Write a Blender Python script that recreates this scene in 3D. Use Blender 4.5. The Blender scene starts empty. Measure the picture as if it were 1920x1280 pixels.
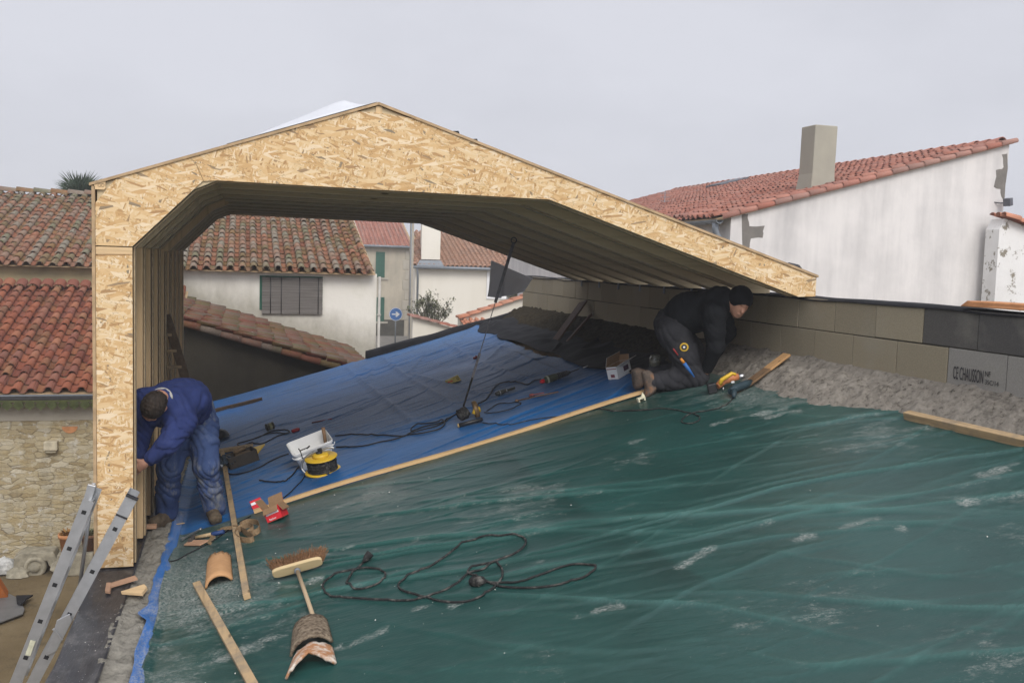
import bpy, math, random
import numpy as np
from mathutils import Vector, Matrix

# ------------------------------------------------------------------ camera
S = bpy.context.scene
COL = S.collection
FPX, CX, CY = 1775.0, 960.0, 640.0          # focal length and centre in pixels of a 1920 wide frame
PITCH, ROLL = math.atan(147 / FPX), math.atan(0.03)
YAW = math.atan((455 - CX) / FPX)


def cam_basis():
    y, p, r = -YAW, PITCH, ROLL
    f = Vector((math.sin(y) * math.cos(p), math.cos(y) * math.cos(p), -math.sin(p)))
    r0 = Vector((math.cos(y), -math.sin(y), 0))
    u0 = r0.cross(f)
    return r0 * math.cos(r) + u0 * math.sin(r), u0 * math.cos(r) - r0 * math.sin(r), f


RT, UP, FW = cam_basis()
cam_data = bpy.data.cameras.new("camera")
cam = bpy.data.objects.new("camera", cam_data)
COL.objects.link(cam)
cam.matrix_world = Matrix(((RT.x, UP.x, -FW.x, 0), (RT.y, UP.y, -FW.y, 0), (RT.z, UP.z, -FW.z, 0), (0, 0, 0, 1)))
cam_data.sensor_width = 36
cam_data.lens = FPX / 1920 * 36
cam_data.clip_start = 0.05
cam_data.clip_end = 2000
S.camera = cam

# ------------------------------------------------------------------ light
SUN_EL, SUN_AZ = math.radians(42), math.radians(178)   # azimuth from +Y clockwise: behind the camera
world = bpy.data.worlds.new("World")
S.world = world
world.use_nodes = True
wt = world.node_tree
wt.nodes.clear()
w_out = wt.nodes.new("ShaderNodeOutputWorld")
w_sky = wt.nodes.new("ShaderNodeTexSky")
w_sky.sky_type = 'NISHITA'
w_sky.sun_disc = False
w_sky.sun_elevation = SUN_EL
w_sky.sun_rotation = SUN_AZ
w_bg = wt.nodes.new("ShaderNodeBackground")
w_bg.inputs[1].default_value = 0.05
w_cl = wt.nodes.new("ShaderNodeBackground")            # the overcast layer
w_cl.inputs[1].default_value = 1.0
w_tc = wt.nodes.new("ShaderNodeTexCoord")
w_n = wt.nodes.new("ShaderNodeTexNoise")
w_n.inputs['Scale'].default_value = 1.7
w_n.inputs['Detail'].default_value = 5
w_n.inputs['Roughness'].default_value = 0.55
w_r = wt.nodes.new("ShaderNodeValToRGB")
w_r.color_ramp.elements[0].position = 0.36
w_r.color_ramp.elements[0].color = (0.635, 0.645, 0.71, 1)
w_r.color_ramp.elements[1].position = 0.64
w_r.color_ramp.elements[1].color = (0.765, 0.775, 0.845, 1)
w_map = wt.nodes.new("ShaderNodeMapping")
w_map.inputs['Scale'].default_value = (1, 1, 2.5)
w_mix = wt.nodes.new("ShaderNodeMixShader")
w_mix.inputs[0].default_value = 0.92
L = wt.links.new
L(w_tc.outputs['Generated'], w_map.inputs[0])
L(w_map.outputs[0], w_n.inputs['Vector'])
L(w_n.outputs['Fac'], w_r.inputs[0])
# thin fog: the overcast is brighter round the hidden sun, which stands behind the camera
w_dot = wt.nodes.new("ShaderNodeVectorMath")
w_dot.operation = 'DOT_PRODUCT'
w_dot.inputs[1].default_value = (math.sin(SUN_AZ) * math.cos(SUN_EL), math.cos(SUN_AZ) * math.cos(SUN_EL), math.sin(SUN_EL))
w_gl = wt.nodes.new("ShaderNodeMapRange")
w_gl.interpolation_type = 'SMOOTHSTEP'
w_gl.inputs['From Min'].default_value = 0.05
w_gl.inputs['From Max'].default_value = 1.0
w_gl.inputs['To Min'].default_value = 1.0
w_gl.inputs['To Max'].default_value = 2.3
L(w_tc.outputs['Generated'], w_dot.inputs[0])
L(w_dot.outputs['Value'], w_gl.inputs['Value'])
L(w_gl.outputs[0], w_cl.inputs[1])
L(w_r.outputs[0], w_cl.inputs[0])
L(w_sky.outputs[0], w_bg.inputs[0])
L(w_bg.outputs[0], w_mix.inputs[1])
L(w_cl.outputs[0], w_mix.inputs[2])
L(w_mix.outputs[0], w_out.inputs[0])

sun_d = bpy.data.lights.new("sun", 'SUN')
sun_d.energy = 2.0
sun_d.angle = math.radians(28)
sun_d.color = (1.0, 0.955, 0.89)
sun = bpy.data.objects.new("sun", sun_d)
COL.objects.link(sun)
sd = Vector((math.sin(SUN_AZ) * math.cos(SUN_EL), math.cos(SUN_AZ) * math.cos(SUN_EL), math.sin(SUN_EL)))
sun.rotation_euler = sd.to_track_quat('Z', 'Y').to_euler()

S.view_settings.view_transform = 'Standard'
S.view_settings.look = 'None'
S.view_settings.exposure = 0.0
S.view_settings.gamma = 1.0
S.render.engine = 'CYCLES'
S.cycles.max_bounces = 8
S.cycles.diffuse_bounces = 4
S.cycles.use_denoising = True

# ------------------------------------------------------------------ pixel helpers: a photo pixel back onto a real plane


def ray(px, py):
    return (FW + RT * ((px - CX) / FPX) + UP * ((CY - py) / FPX))


def onY(px, py, Y):
    d = ray(px, py)
    return d * (Y / d.y)


def onX(px, py, X):
    d = ray(px, py)
    return d * (X / d.x)


def onZ(px, py, Z):
    d = ray(px, py)
    return d * (Z / d.z)


DS, D0 = 0.28, -2.09           # deck plane  z = D0 + DS * x   (an old roof slope, rising to the right)
DN = Vector((-DS, 0, 1)).normalized()
DU = Vector((1, 0, DS)).normalized()     # up the slope
DV = Vector((0, 1, 0))


def onD(px, py, h=0.0):
    d = ray(px, py)
    t = (D0 + h) / (d.z - DS * d.x)
    return d * t


def deck_z(x):
    return D0 + DS * x


GZ = -4.7                      # yard ground, the eye being at zero
R = random.Random(7)

# ------------------------------------------------------------------ mesh builder


class MB:
    def __init__(self):
        self.v, self.f, self.m, self.s, self.t = [], [], [], [], []

    def add(self, vs, fs, mat=0, smooth=False, tint=None):
        o = len(self.v)
        self.v += [tuple(p) for p in vs]
        self.t += [tint or (0.5, 0.5, 0.5)] * len(vs)
        for f in fs:
            self.f.append(tuple(i + o for i in f))
            self.m.append(mat)
            self.s.append(smooth)
        return self

    def frame_box(self, c, ax, ay, az, mat=0, tint=None):
        c, ax, ay, az = Vector(c), Vector(ax), Vector(ay), Vector(az)
        vs = [c + ax * i + ay * j + az * k for i in (-.5, .5) for j in (-.5, .5) for k in (-.5, .5)]
        fs = [(0, 1, 3, 2), (4, 6, 7, 5), (0, 4, 5, 1), (2, 3, 7, 6), (0, 2, 6, 4), (1, 5, 7, 3)]
        if ax.cross(ay).dot(az) < 0:
            fs = [tuple(reversed(f)) for f in fs]
        return self.add(vs, fs, mat, False, tint)

    def box(self, x0, x1, y0, y1, z0, z1, mat=0):
        return self.frame_box(((x0 + x1) / 2, (y0 + y1) / 2, (z0 + z1) / 2), (x1 - x0, 0, 0), (0, y1 - y0, 0), (0, 0, z1 - z0), mat)

    def beam(self, p, q, w, h, up=(0, 0, 1), mat=0):
        p, q, up = Vector(p), Vector(q), Vector(up)
        a = q - p
        s = a.cross(up).normalized()
        u = s.cross(a).normalized()
        return self.frame_box((p + q) / 2, a, s * w, u * h, mat)

    def tube(self, pts, r, n=8, mat=0, caps=True):
        pts = [Vector(p) for p in pts]
        k = len(pts)
        rs = r if isinstance(r, (list, tuple)) else [r] * k
        vs, prev = [], None
        for i, p in enumerate(pts):
            d = (pts[min(i + 1, k - 1)] - pts[max(i - 1, 0)]).normalized()
            if prev is None:
                s = d.cross(Vector((0, 0, 1)))
                if s.length < 1e-3:
                    s = d.cross(Vector((0, 1, 0)))
                s.normalize()
            else:
                s = (prev - d * prev.dot(d))
                s = s.normalized() if s.length > 1e-6 else d.orthogonal().normalized()
            prev = s
            t = d.cross(s)
            for j in range(n):
                a = 2 * math.pi * j / n
                vs.append(p + s * (math.cos(a) * rs[i]) + t * (math.sin(a) * rs[i]))
        fs = [(i * n + j, i * n + (j + 1) % n, (i + 1) * n + (j + 1) % n, (i + 1) * n + j) for i in range(k - 1) for j in range(n)]
        self.add(vs, fs, mat, True)
        if caps:
            o = len(self.v) - k * n
            self.f += [tuple(o + j for j in reversed(range(n))), tuple(o + (k - 1) * n + j for j in range(n))]
            self.m += [mat, mat]
            self.s += [False, False]
        return self

    def prism(self, poly, vec, mat=0):
        """Extrude a flat polygon (list of 3-D points) along vec."""
        n = len(poly)
        vec = Vector(vec)
        a = [Vector(p) for p in poly]
        b = [p + vec for p in a]
        nr = Vector((0, 0, 0))
        for i in range(n):
            nr += a[i].cross(a[(i + 1) % n])
        fs = [tuple(range(n)), tuple(range(2 * n - 1, n - 1, -1))]
        fs += [(i + n, (i + 1) % n + n, (i + 1) % n, i) for i in range(n)]
        if nr.dot(vec) > 0:
            fs = [tuple(reversed(f)) for f in fs]
        return self.add(a + b, fs, mat)

    def poly_y(self, xz, y0, y1, mat=0):
        return self.prism([(x, y0, z) for x, z in xz], (0, y1 - y0, 0), mat)

    def lathe(self, c, axis, prof, n=20, mat=0, smooth=True):
        """prof: list of (distance along axis, radius)."""
        c, ax = Vector(c), Vector(axis).normalized()
        s = ax.orthogonal().normalized()
        t = ax.cross(s)
        vs = []
        for d, r in prof:
            for j in range(n):
                a = 2 * math.pi * j / n
                vs.append(c + ax * d + s * (math.cos(a) * r) + t * (math.sin(a) * r))
        k = len(prof)
        fs = [(i * n + j, i * n + (j + 1) % n, (i + 1) * n + (j + 1) % n, (i + 1) * n + j) for i in range(k - 1) for j in range(n)]
        if k > 3 and abs(prof[0][0] - prof[-1][0]) < 1e-9:      # a closed ring section: join last to first
            fs += [((k - 1) * n + j, (k - 1) * n + (j + 1) % n, (j + 1) % n, j) for j in range(n)]
            return self.add(vs, fs, mat, smooth)
        self.add(vs, fs, mat, smooth)
        o = len(self.v) - k * n
        self.f += [tuple(o + j for j in reversed(range(n))), tuple(o + (k - 1) * n + j for j in range(n))]
        self.m += [mat, mat]
        self.s += [False, False]
        return self

    def grid(self, P, mat=0, smooth=True, flip=False):
        """P: array (nu, nv, 3)."""
        nu, nv = P.shape[:2]
        fs = []
        for i in range(nu - 1):
            for j in range(nv - 1):
                a, b, c, d = i * nv + j, (i + 1) * nv + j, (i + 1) * nv + j + 1, i * nv + j + 1
                fs.append((a, d, c, b) if flip else (a, b, c, d))
        return self.add(P.reshape(-1, 3).tolist(), fs, mat, smooth)

    def sheet(self, P, th=0.004, mat=0):
        """A thin solid: the grid P and its copy th below, rims closed."""
        nu, nv = P.shape[:2]
        self.grid(P, mat)
        Q = P.copy()
        Q[..., 2] -= th
        self.grid(Q, mat, flip=True)
        o = len(self.v) - 2 * nu * nv
        k = nu * nv
        rim = [i * nv for i in range(nu)] + [(nu - 1) * nv + j for j in range(1, nv)] + [i * nv + nv - 1 for i in range(nu - 2, -1, -1)] + [j for j in range(nv - 2, 0, -1)]
        for a, b in zip(rim, rim[1:] + rim[:1]):
            self.f.append((o + a, o + a + k, o + b + k, o + b))
            self.m.append(mat)
            self.s.append(False)
        return self

    def build(self, name, mats, parent=None, bevel=0.0, label=None, tint=False, origin=None):
        me = bpy.data.meshes.new(name)
        V = np.array(self.v, dtype=float)
        if parent is not None:
            o = Vector((0, 0, 0))
            q = parent
            while q is not None:
                o = o + q.location
                q = q.parent
        elif origin is not None:
            o = Vector(origin)
        else:
            lo, hi = V.min(0), V.max(0)
            o = Vector(((lo[0] + hi[0]) / 2, (lo[1] + hi[1]) / 2, lo[2]))
        V = V - np.array(o)[None]
        me.from_pydata(V.tolist(), [], self.f)
        for mt in (mats if isinstance(mats, (list, tuple)) else [mats]):
            me.materials.append(mt)
        me.polygons.foreach_set('material_index', self.m)
        me.polygons.foreach_set('use_smooth', self.s)
        if tint:
            ca = me.color_attributes.new('tint', 'FLOAT_COLOR', 'POINT')
            ca.data.foreach_set('color', np.array([(a, b, c, 1) for a, b, c in self.t], dtype=np.float32).ravel())
        me.update()
        ob = bpy.data.objects.new(name, me)
        COL.objects.link(ob)
        if parent is not None:
            ob.parent = parent
        else:
            ob.location = o
        if bevel:
            bm = ob.modifiers.new("bevel", 'BEVEL')
            bm.width = bevel
            bm.segments = 2
            bm.limit_method = 'ANGLE'
            bm.angle_limit = math.radians(40)
        if label:
            ob['label'] = label
        return ob


def thing(name, label, cat, loc=(0, 0, 0), group=None):
    o = bpy.data.objects.new(name, None)
    o.empty_display_size = 0.1
    COL.objects.link(o)
    o.location = loc
    return tag(o, label, cat, group)


def tag(o, label, cat, group=None):
    o['label'] = label
    o['category'] = cat
    if group:
        o['group'] = group
    return o


def struct(o):
    o['kind'] = 'structure'
    return o


def stuff(o):
    o['kind'] = 'stuff'
    return o


# ------------------------------------------------------------------ numpy noise


def _hash(ix, iy, seed):
    n = (ix.astype(np.int64) * 374761393 + iy.astype(np.int64) * 668265263 + seed * 974634777) & 0x7fffffff
    n = ((n ^ (n >> 13)) * 1274126177) & 0x7fffffff
    n = n ^ (n >> 16)
    return (n & 0xffff) / 65535.0


def vn(x, y, seed=0):
    """Value noise, about -1 .. 1."""
    x, y = np.asarray(x, float), np.asarray(y, float)
    ix, iy = np.floor(x), np.floor(y)
    fx, fy = x - ix, y - iy
    fx, fy = fx * fx * fx * (fx * (fx * 6 - 15) + 10), fy * fy * fy * (fy * (fy * 6 - 15) + 10)
    a, b, c, d = _hash(ix, iy, seed), _hash(ix + 1, iy, seed), _hash(ix, iy + 1, seed), _hash(ix + 1, iy + 1, seed)
    return (a * (1 - fx) * (1 - fy) + b * fx * (1 - fy) + c * (1 - fx) * fy + d * fx * fy) * 2 - 1


def fbm(x, y, seed=0, oct=4):
    s, a = 0, 0.5
    for k in range(oct):
        s = s + a * vn(np.asarray(x) * 2 ** k, np.asarray(y) * 2 ** k, seed + 17 * k)
        a *= 0.5
    return s


# ------------------------------------------------------------------ materials


class NT:
    def __init__(self, name, rough=0.7, spec=0.3, metallic=0.0):
        self.m = bpy.data.materials.new(name)
        self.m.use_nodes = True
        self.t = self.m.node_tree
        self.p = self.t.nodes['Principled BSDF']
        self.p.inputs['Roughness'].default_value = rough
        self.p.inputs['Specular IOR Level'].default_value = spec
        self.p.inputs['Metallic'].default_value = metallic
        self.tc = None

    def node(self, ty, **kw):
        n = self.t.nodes.new(ty)
        for k, v in kw.items():
            setattr(n, k, v)
        return n

    def put(self, sock, v):
        if isinstance(v, bpy.types.NodeSocket):
            self.t.links.new(v, sock)
        elif isinstance(v, (tuple, list)) and len(v) == 3 and len(sock.default_value) == 4:
            sock.default_value = (*v, 1)
        else:
            sock.default_value = v

    def co(self, scale=(1, 1, 1), rot=(0, 0, 0), loc=(0, 0, 0), src=None):
        if src is None:
            if self.tc is None:
                self.tc = self.node('ShaderNodeTexCoord')
            src = self.tc.outputs['Object']
        mp = self.node('ShaderNodeMapping')
        mp.inputs['Scale'].default_value = scale
        mp.inputs['Rotation'].default_value = rot
        mp.inputs['Location'].default_value = loc
        self.t.links.new(src, mp.inputs[0])
        return mp.outputs[0]

    def noise(self, vec, scale=1.0, detail=4, rough=0.55, dist=0.0, out='Fac'):
        n = self.node('ShaderNodeTexNoise')
        n.inputs['Scale'].default_value = scale
        n.inputs['Detail'].default_value = detail
        n.inputs['Roughness'].default_value = rough
        n.inputs['Distortion'].default_value = dist
        self.t.links.new(vec, n.inputs['Vector'])
        return n.outputs[out]

    def vor(self, vec, scale=1.0, feature='F1', out='Color', rand=1.0, dim='3D'):
        n = self.node('ShaderNodeTexVoronoi', feature=feature, voronoi_dimensions=dim)
        n.inputs['Scale'].default_value = scale
        n.inputs['Randomness'].default_value = rand
        self.t.links.new(vec, n.inputs['Vector'])
        return n.outputs[out]

    def sep(self, c):
        n = self.node('ShaderNodeSeparateColor')
        self.t.links.new(c, n.inputs[0])
        return n.outputs

    def ramp(self, fac, stops, interp='LINEAR'):
        n = self.node('ShaderNodeValToRGB')
        cr = n.color_ramp
        cr.interpolation = interp
        while len(cr.elements) < len(stops):
            cr.elements.new(0.5)
        for e, (p, c) in zip(cr.elements, stops):
            e.position = p
            e.color = (*c, 1) if isinstance(c, (tuple, list)) else (c, c, c, 1)
        self.t.links.new(fac, n.inputs[0])
        return n.outputs[0]

    def mix(self, fac, a, b, mode='MIX'):
        n = self.node('ShaderNodeMix', data_type='RGBA', blend_type=mode)
        self.put(n.inputs[0], fac)
        self.put(n.inputs[6], a)
        self.put(n.inputs[7], b)
        return n.outputs[2]

    def math(self, op, a, b=0.0, clamp=False):
        n = self.node('ShaderNodeMath', operation=op, use_clamp=clamp)
        self.put(n.inputs[0], a)
        self.put(n.inputs[1], b)
        return n.outputs[0]

    def attr(self, name='tint'):
        n = self.node('ShaderNodeAttribute', attribute_name=name)
        return n.outputs['Color']

    def color(self, c):
        self.put(self.p.inputs['Base Color'], c)
        return self

    def rough(self, r):
        self.put(self.p.inputs['Roughness'], r)
        return self

    def bump(self, h, strength=0.3, dist=0.01):
        n = self.node('ShaderNodeBump')
        n.inputs['Strength'].default_value = strength
        n.inputs['Distance'].default_value = dist
        self.t.links.new(h, n.inputs['Height'])
        self.t.links.new(n.outputs[0], self.p.inputs['Normal'])
        return self


def plain(name, c, rough=0.6, spec=0.3, metallic=0.0, var=0.25, scale=30, bump=0.0):
    """One colour with a little mottling."""
    n = NT(name, rough, spec, metallic)
    f = n.noise(n.co(), scale, 5, 0.6)
    n.color(n.ramp(f, [(0.25, tuple(x * (1 - var) for x in c)), (0.75, tuple(min(1, x * (1 + var)) for x in c))]))
    if bump:
        n.bump(f, bump, 0.01)
    return n.m


def mat_osb(name='osb', plane='XZ'):
    n = NT(name, 0.6, 0.25)
    rot0 = (math.radians(-90), 0, 0) if plane == 'XZ' else (0, 0, 0)
    base = n.co(rot=rot0)
    warp = n.noise(base, 2.2, 2, 0.5, out='Color')
    wv = n.node('ShaderNodeVectorMath', operation='MULTIPLY_ADD')
    n.t.links.new(warp, wv.inputs[0])
    wv.inputs[1].default_value = (0.05, 0.05, 0.0)
    n.t.links.new(base, wv.inputs[2])
    P = wv.outputs[0]
    pale = [(0.0, (0.46, 0.29, 0.125)), (0.1, (0.60, 0.41, 0.185)), (0.45, (0.70, 0.51, 0.255)), (0.8, (0.74, 0.57, 0.32)), (1.0, (0.78, 0.64, 0.42))]
    dark = [(0.0, (0.27, 0.235, 0.17)), (0.035, (0.44, 0.28, 0.135)), (0.12, (0.58, 0.385, 0.18)), (0.42, (0.69, 0.50, 0.265)), (0.75, (0.76, 0.61, 0.375)), (1.0, (0.83, 0.72, 0.53))]
    col, h = None, None
    for i, (ang, sx, sy, thr) in enumerate([(8, 26, 110, 0), (-32, 19, 88, .50), (41, 18, 80, .52), (85, 19, 92, .60), (-68, 18, 82, .62), (15, 14, 70, .58), (-12, 12, 56, .78)]):
        v = n.co(scale=(sx, sy, 1), loc=(i * 3.7, i * 5.1, 0), src=n.co(rot=(0, 0, math.radians(ang)), src=P))
        s = n.sep(n.vor(v, 1.0, dim='2D'))
        grain = n.noise(n.co(scale=(sx * 0.7, sy * 6, 1), src=n.co(rot=(0, 0, math.radians(ang)), src=P)), 1.0, 3, 0.6)
        c = n.ramp(s[0], dark if i else pale)
        c = n.mix(n.math('MULTIPLY', n.math('SUBTRACT', grain, 0.42, True), 0.9, True), c, n.mix(1.0, c, (0.72, 0.62, 0.46), 'MULTIPLY'))
        if col is None:
            col, h = c, s[2]
        else:
            mk = n.math('GREATER_THAN', s[1], thr)
            col = n.mix(mk, col, c)
            h = n.mix(mk, h, n.math('ADD', s[2], 0.25))
    # a few thin dark shadows between strands
    edge = n.vor(n.co(scale=(17, 66, 1), loc=(2, 9, 0), src=n.co(rot=(0, 0, math.radians(24)), src=P)), 1.0, 'DISTANCE_TO_EDGE', 'Distance', dim='2D')
    em = n.math('MULTIPLY', n.math('LESS_THAN', edge, 0.035), n.math('GREATER_THAN', n.noise(P, 9, 3), 0.53))
    col = n.mix(n.math('MULTIPLY', em, 0.6), col, (0.20, 0.12, 0.05))
    n.color(n.mix(1.0, col, (0.93, 0.875, 0.83), 'MULTIPLY')).bump(h, 0.6, 0.005)
    return n.m


def mat_wood(name, axis='X', tone=(0.66, 0.47, 0.26), dark=0.62, rough=0.65, knots=True, worn=0.0):
    n = NT(name, rough, 0.25)
    st = {'X': (1.2, 26, 26), 'Y': (26, 1.2, 26), 'Z': (26, 26, 1.2)}[axis]
    g = n.noise(n.co(scale=st), 1.0, 5, 0.6, 0.6)
    broad = n.noise(n.co(scale=tuple(s * 0.16 for s in st)), 1.0, 3, 0.5)
    c1 = tuple(t * dark for t in tone)
    c2 = tuple(min(1, t * 1.12) for t in tone)
    c = n.ramp(g, [(0.25, c1), (0.5, tone), (0.8, c2)])
    c = n.mix(n.math('MULTIPLY', broad, 0.35), c, tuple(t * 0.7 for t in tone))
    if knots:
        ks = {'X': (3.2, 11, 11), 'Y': (11, 3.2, 11), 'Z': (11, 11, 3.2)}[axis]
        k = n.vor(n.co(scale=ks), 1.0, 'F1', 'Distance')
        c = n.mix(n.ramp(k, [(0.06, 0.85), (0.13, 0.0)]), c, tuple(t * 0.28 for t in tone))
    if worn:
        w = n.noise(n.co(), 7, 6, 0.65)
        c = n.mix(n.ramp(w, [(0.45, 0.0), (0.7, worn)]), c, (0.16, 0.145, 0.12))
    n.color(c).bump(g, 0.15, 0.003)
    return n.m


def mat_tile(name, reds, lichen=0.4, moss=0.1, greys=(0.30, 0.27, 0.22)):
    """Canal tiles: each tile its own fired colour, then lichen and moss."""
    n = NT(name, 0.85, 0.15)
    s = n.sep(n.attr())
    c = n.ramp(s[0], [(i / (len(reds) - 1), r) for i, r in enumerate(reds)])
    spot = n.noise(n.co(), 16, 6, 0.68)
    big = n.noise(n.co(), 3.1, 5, 0.6)
    lm = n.math('MULTIPLY', n.ramp(n.math('ADD', n.math('MULTIPLY', s[1], 0.62), n.math('MULTIPLY', spot, 0.55)), [(0.62 - lichen * 0.4, 0.0), (0.95 - lichen * 0.4, 1.0)]), min(1, lichen * 1.7))
    c = n.mix(lm, c, n.mix(n.noise(n.co(), 40, 3), tuple(g * 0.55 for g in greys), tuple(g * 1.25 for g in greys)))
    c = n.mix(n.math('MULTIPLY', n.ramp(n.noise(n.co(), 46, 3, 0.6), [(0.66, 0.0), (0.72, 1.0)]), lichen * 1.2), c, (0.50, 0.49, 0.44))
    c = n.mix(n.math('MULTIPLY', n.ramp(n.math('ADD', n.math('MULTIPLY', s[2], 0.4), n.math('MULTIPLY', big, 0.7)), [(0.62 - moss * .25, 0.0), (0.74 - moss * .25, 1.0)]), min(1, moss * 2.2)), c, (0.10, 0.11, 0.035))
    c = n.mix(0.35, c, n.mix(1.0, c, n.ramp(n.noise(n.co(), 60, 4), [(0.3, 0.5), (0.7, 1.0)]), 'MULTIPLY'))
    n.color(c).bump(n.noise(n.co(), 55, 5, 0.7), 0.5, 0.006)
    return n.m


def mat_render(name, c, dirt=(0.25, 0.23, 0.20), amount=0.3, streak=0.5, scale=1.4, peel=0.0, peel_c=(0.22, 0.19, 0.15), bump=0.35):
    """Old lime render: blotches, rain streaks, flakes."""
    n = NT(name, 0.9, 0.1)
    blot = n.noise(n.co(), scale, 6, 0.62)
    st = n.noise(n.co(scale=(2.6, 2.6, 0.28)), 1.0, 5, 0.62)
    f = n.math('ADD', n.math('MULTIPLY', blot, 1 - streak), n.math('MULTIPLY', st, streak))
    col = n.mix(n.math('MULTIPLY', n.ramp(f, [(0.42, 0.0), (0.72, 1.0)]), amount), c, dirt)
    col = n.mix(n.math('MULTIPLY', n.noise(n.co(), 22, 5, 0.7), 0.16), col, tuple(x * 0.6 for x in c))
    if peel:
        col = n.mix(n.ramp(n.noise(n.co(), 3.3, 8, 0.72), [(0.60 - peel * .1, 0.0), (0.64 - peel * .1, 1.0)]), col, peel_c)
    n.color(col).bump(n.noise(n.co(), 9, 7, 0.65), bump, 0.02)
    return n.m


def mat_stone(name):
    """Rubble limestone laid in rough courses."""
    n = NT(name, 0.92, 0.1)
    base = n.co(rot=(math.radians(-90), 0, 0))
    wv = n.node('ShaderNodeVectorMath', operation='MULTIPLY_ADD')
    n.t.links.new(n.noise(base, 3.4, 7, 0.7, out='Color'), wv.inputs[0])
    wv.inputs[1].default_value = (0.20, 0.10, 0)
    n.t.links.new(base, wv.inputs[2])
    v = n.co(scale=(5.6, 15.5, 1), src=wv.outputs[0])
    cell = n.sep(n.vor(v, 1.0, dim='2D', rand=0.85))
    e = n.vor(v, 1.0, 'DISTANCE_TO_EDGE', 'Distance', dim='2D', rand=0.85)
    c = n.ramp(cell[0], [(0, (0.31, 0.245, 0.14)), (0.3, (0.40, 0.335, 0.215)), (0.6, (0.45, 0.385, 0.255)), (0.85, (0.53, 0.475, 0.355)), (1, (0.38, 0.34, 0.265))])
    c = n.mix(n.ramp(n.noise(base, 5, 6, 0.65), [(0.48, 0.0), (0.66, 0.75)]), c, (0.40, 0.31, 0.16))
    c = n.mix(n.ramp(n.noise(base, 8, 6, 0.7), [(0.57, 0.0), (0.66, 0.9)]), c, (0.56, 0.53, 0.46))
    c = n.mix(n.ramp(n.noise(n.co(scale=(3, 3, 1.0)), 1.3, 6, 0.7), [(0.52, 0.0), (0.72, 0.55)]), c, (0.15, 0.13, 0.09))
    jn = n.math('MULTIPLY', n.ramp(e, [(0.0, 1.0), (0.05, 0.0)]), n.ramp(n.noise(base, 4.5, 6, .7), [(0.44, 0.0), (0.56, 0.85)]))
    c = n.mix(jn, c, (0.13, 0.105, 0.07))
    hh = n.math('ADD', n.math('MULTIPLY', n.ramp(e, [(0.0, 0.0), (0.09, 1.0)]), n.math('MULTIPLY', cell[2], 0.55)), n.math('MULTIPLY', n.noise(base, 11, 8, 0.72), 1.5))
    n.color(c).bump(hh, 0.8, 0.03)
    return n.m


def mat_tarp(name, c, dust, seams, ang, dust_amt=0.5, zone=None, rough=0.38, crease=(0.09, 0.28, 0.26)):
    n = NT(name, rough, 0.42)
    fine = n.noise(n.co(scale=(1.5, 15, 1), src=n.co(rot=(0, 0, -ang))), 1.0, 6, 0.62, 0.5)
    fine2 = n.noise(n.co(scale=(4.5, 46, 1), src=n.co(rot=(0, 0, -ang * 0.5 - 0.12))), 1.0, 4, 0.6, 0.8)
    blot = n.noise(n.co(), 1.7, 6, 0.65)
    col = n.ramp(blot, [(0.25, tuple(x * 0.72 for x in c)), (0.7, tuple(x * 1.2 for x in c))])
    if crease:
        col = n.mix(n.ramp(fine, [(0.62, 0.0), (0.80, 0.35)]), col, crease)  # sheen of the fine creases painted as a lighter colour
    d1 = n.noise(n.co(scale=(1.0, 2.2, 1), src=n.co(rot=(0, 0, -ang))), 5.5, 12, 0.86, 0.1)
    d2 = n.noise(n.co(), 1.05, 4, 0.6)
    d = n.math('ADD', n.math('MULTIPLY', d1, 0.62), n.math('MULTIPLY', d2, 0.55))
    if zone is not None:
        zz_ = n.sep(n.attr())
        z = zz_[0]
        col = n.mix(n.math('MULTIPLY', zz_[1], .55), col, tuple(x * .35 for x in c))  # darker stripe along the old fold line
        # fold highlights painted into the colour, lighter along each ridge
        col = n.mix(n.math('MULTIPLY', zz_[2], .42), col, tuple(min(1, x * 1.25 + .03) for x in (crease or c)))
        d = n.math('ADD', d, n.math('MULTIPLY', n.math('SUBTRACT', z, 0.5), 0.5))
    dm = n.ramp(d, [(0.61, 0.0), (0.655, 0.5), (0.76, 1.0)])
    stip = n.ramp(n.noise(n.co(scale=(1, 1.5, 1), src=n.co(rot=(0, 0, -ang))), 62, 5, 0.8), [(0.45, 0.05), (0.56, 1.0)])
    dm = n.math('MULTIPLY', dm, stip)
    col = n.mix(n.math('MULTIPLY', dm, dust_amt), col, dust)
    sp = n.noise(n.co(), 95, 2, 0.5)
    col = n.mix(n.math('MULTIPLY', n.ramp(sp, [(0.70, 0.0), (0.74, 1.0)]), n.math('MULTIPLY', n.ramp(d, [(0.5, 0.0), (0.75, 1.0)]), 0.7)), col, tuple(min(1, x * 1.4) for x in dust))
    if seams:
        br = n.node('ShaderNodeTexBrick')
        br.inputs['Scale'].default_value = 1.0
    n.color(col)
    n.rough(n.math('ADD', rough, n.math('MULTIPLY', dm, 0.35)))
    n.bump(n.math('ADD', fine, n.math('MULTIPLY', fine2, 0.5)), 0.32, 0.012)
    return n.m


def mat_concrete(name, c=(0.22, 0.21, 0.185), bump=1.0, scale=18):
    n = NT(name, 0.95, 0.1)
    f = n.noise(n.co(), scale, 8, 0.72)
    g = n.noise(n.co(), 2.5, 5, 0.6)
    col = n.ramp(f, [(0.28, tuple(x * 0.35 for x in c)), (0.48, c), (0.75, tuple(x * 1.45 for x in c))])
    col = n.mix(n.ramp(g, [(0.4, 0.0), (0.65, 0.45)]), col, tuple(x * 1.45 for x in c))
    n.color(col).bump(n.math('ADD', f, n.math('MULTIPLY', n.vor(n.co(), scale * 1.6, 'F1', 'Distance'), 0.4)), bump, 0.03)
    return n.m


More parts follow.
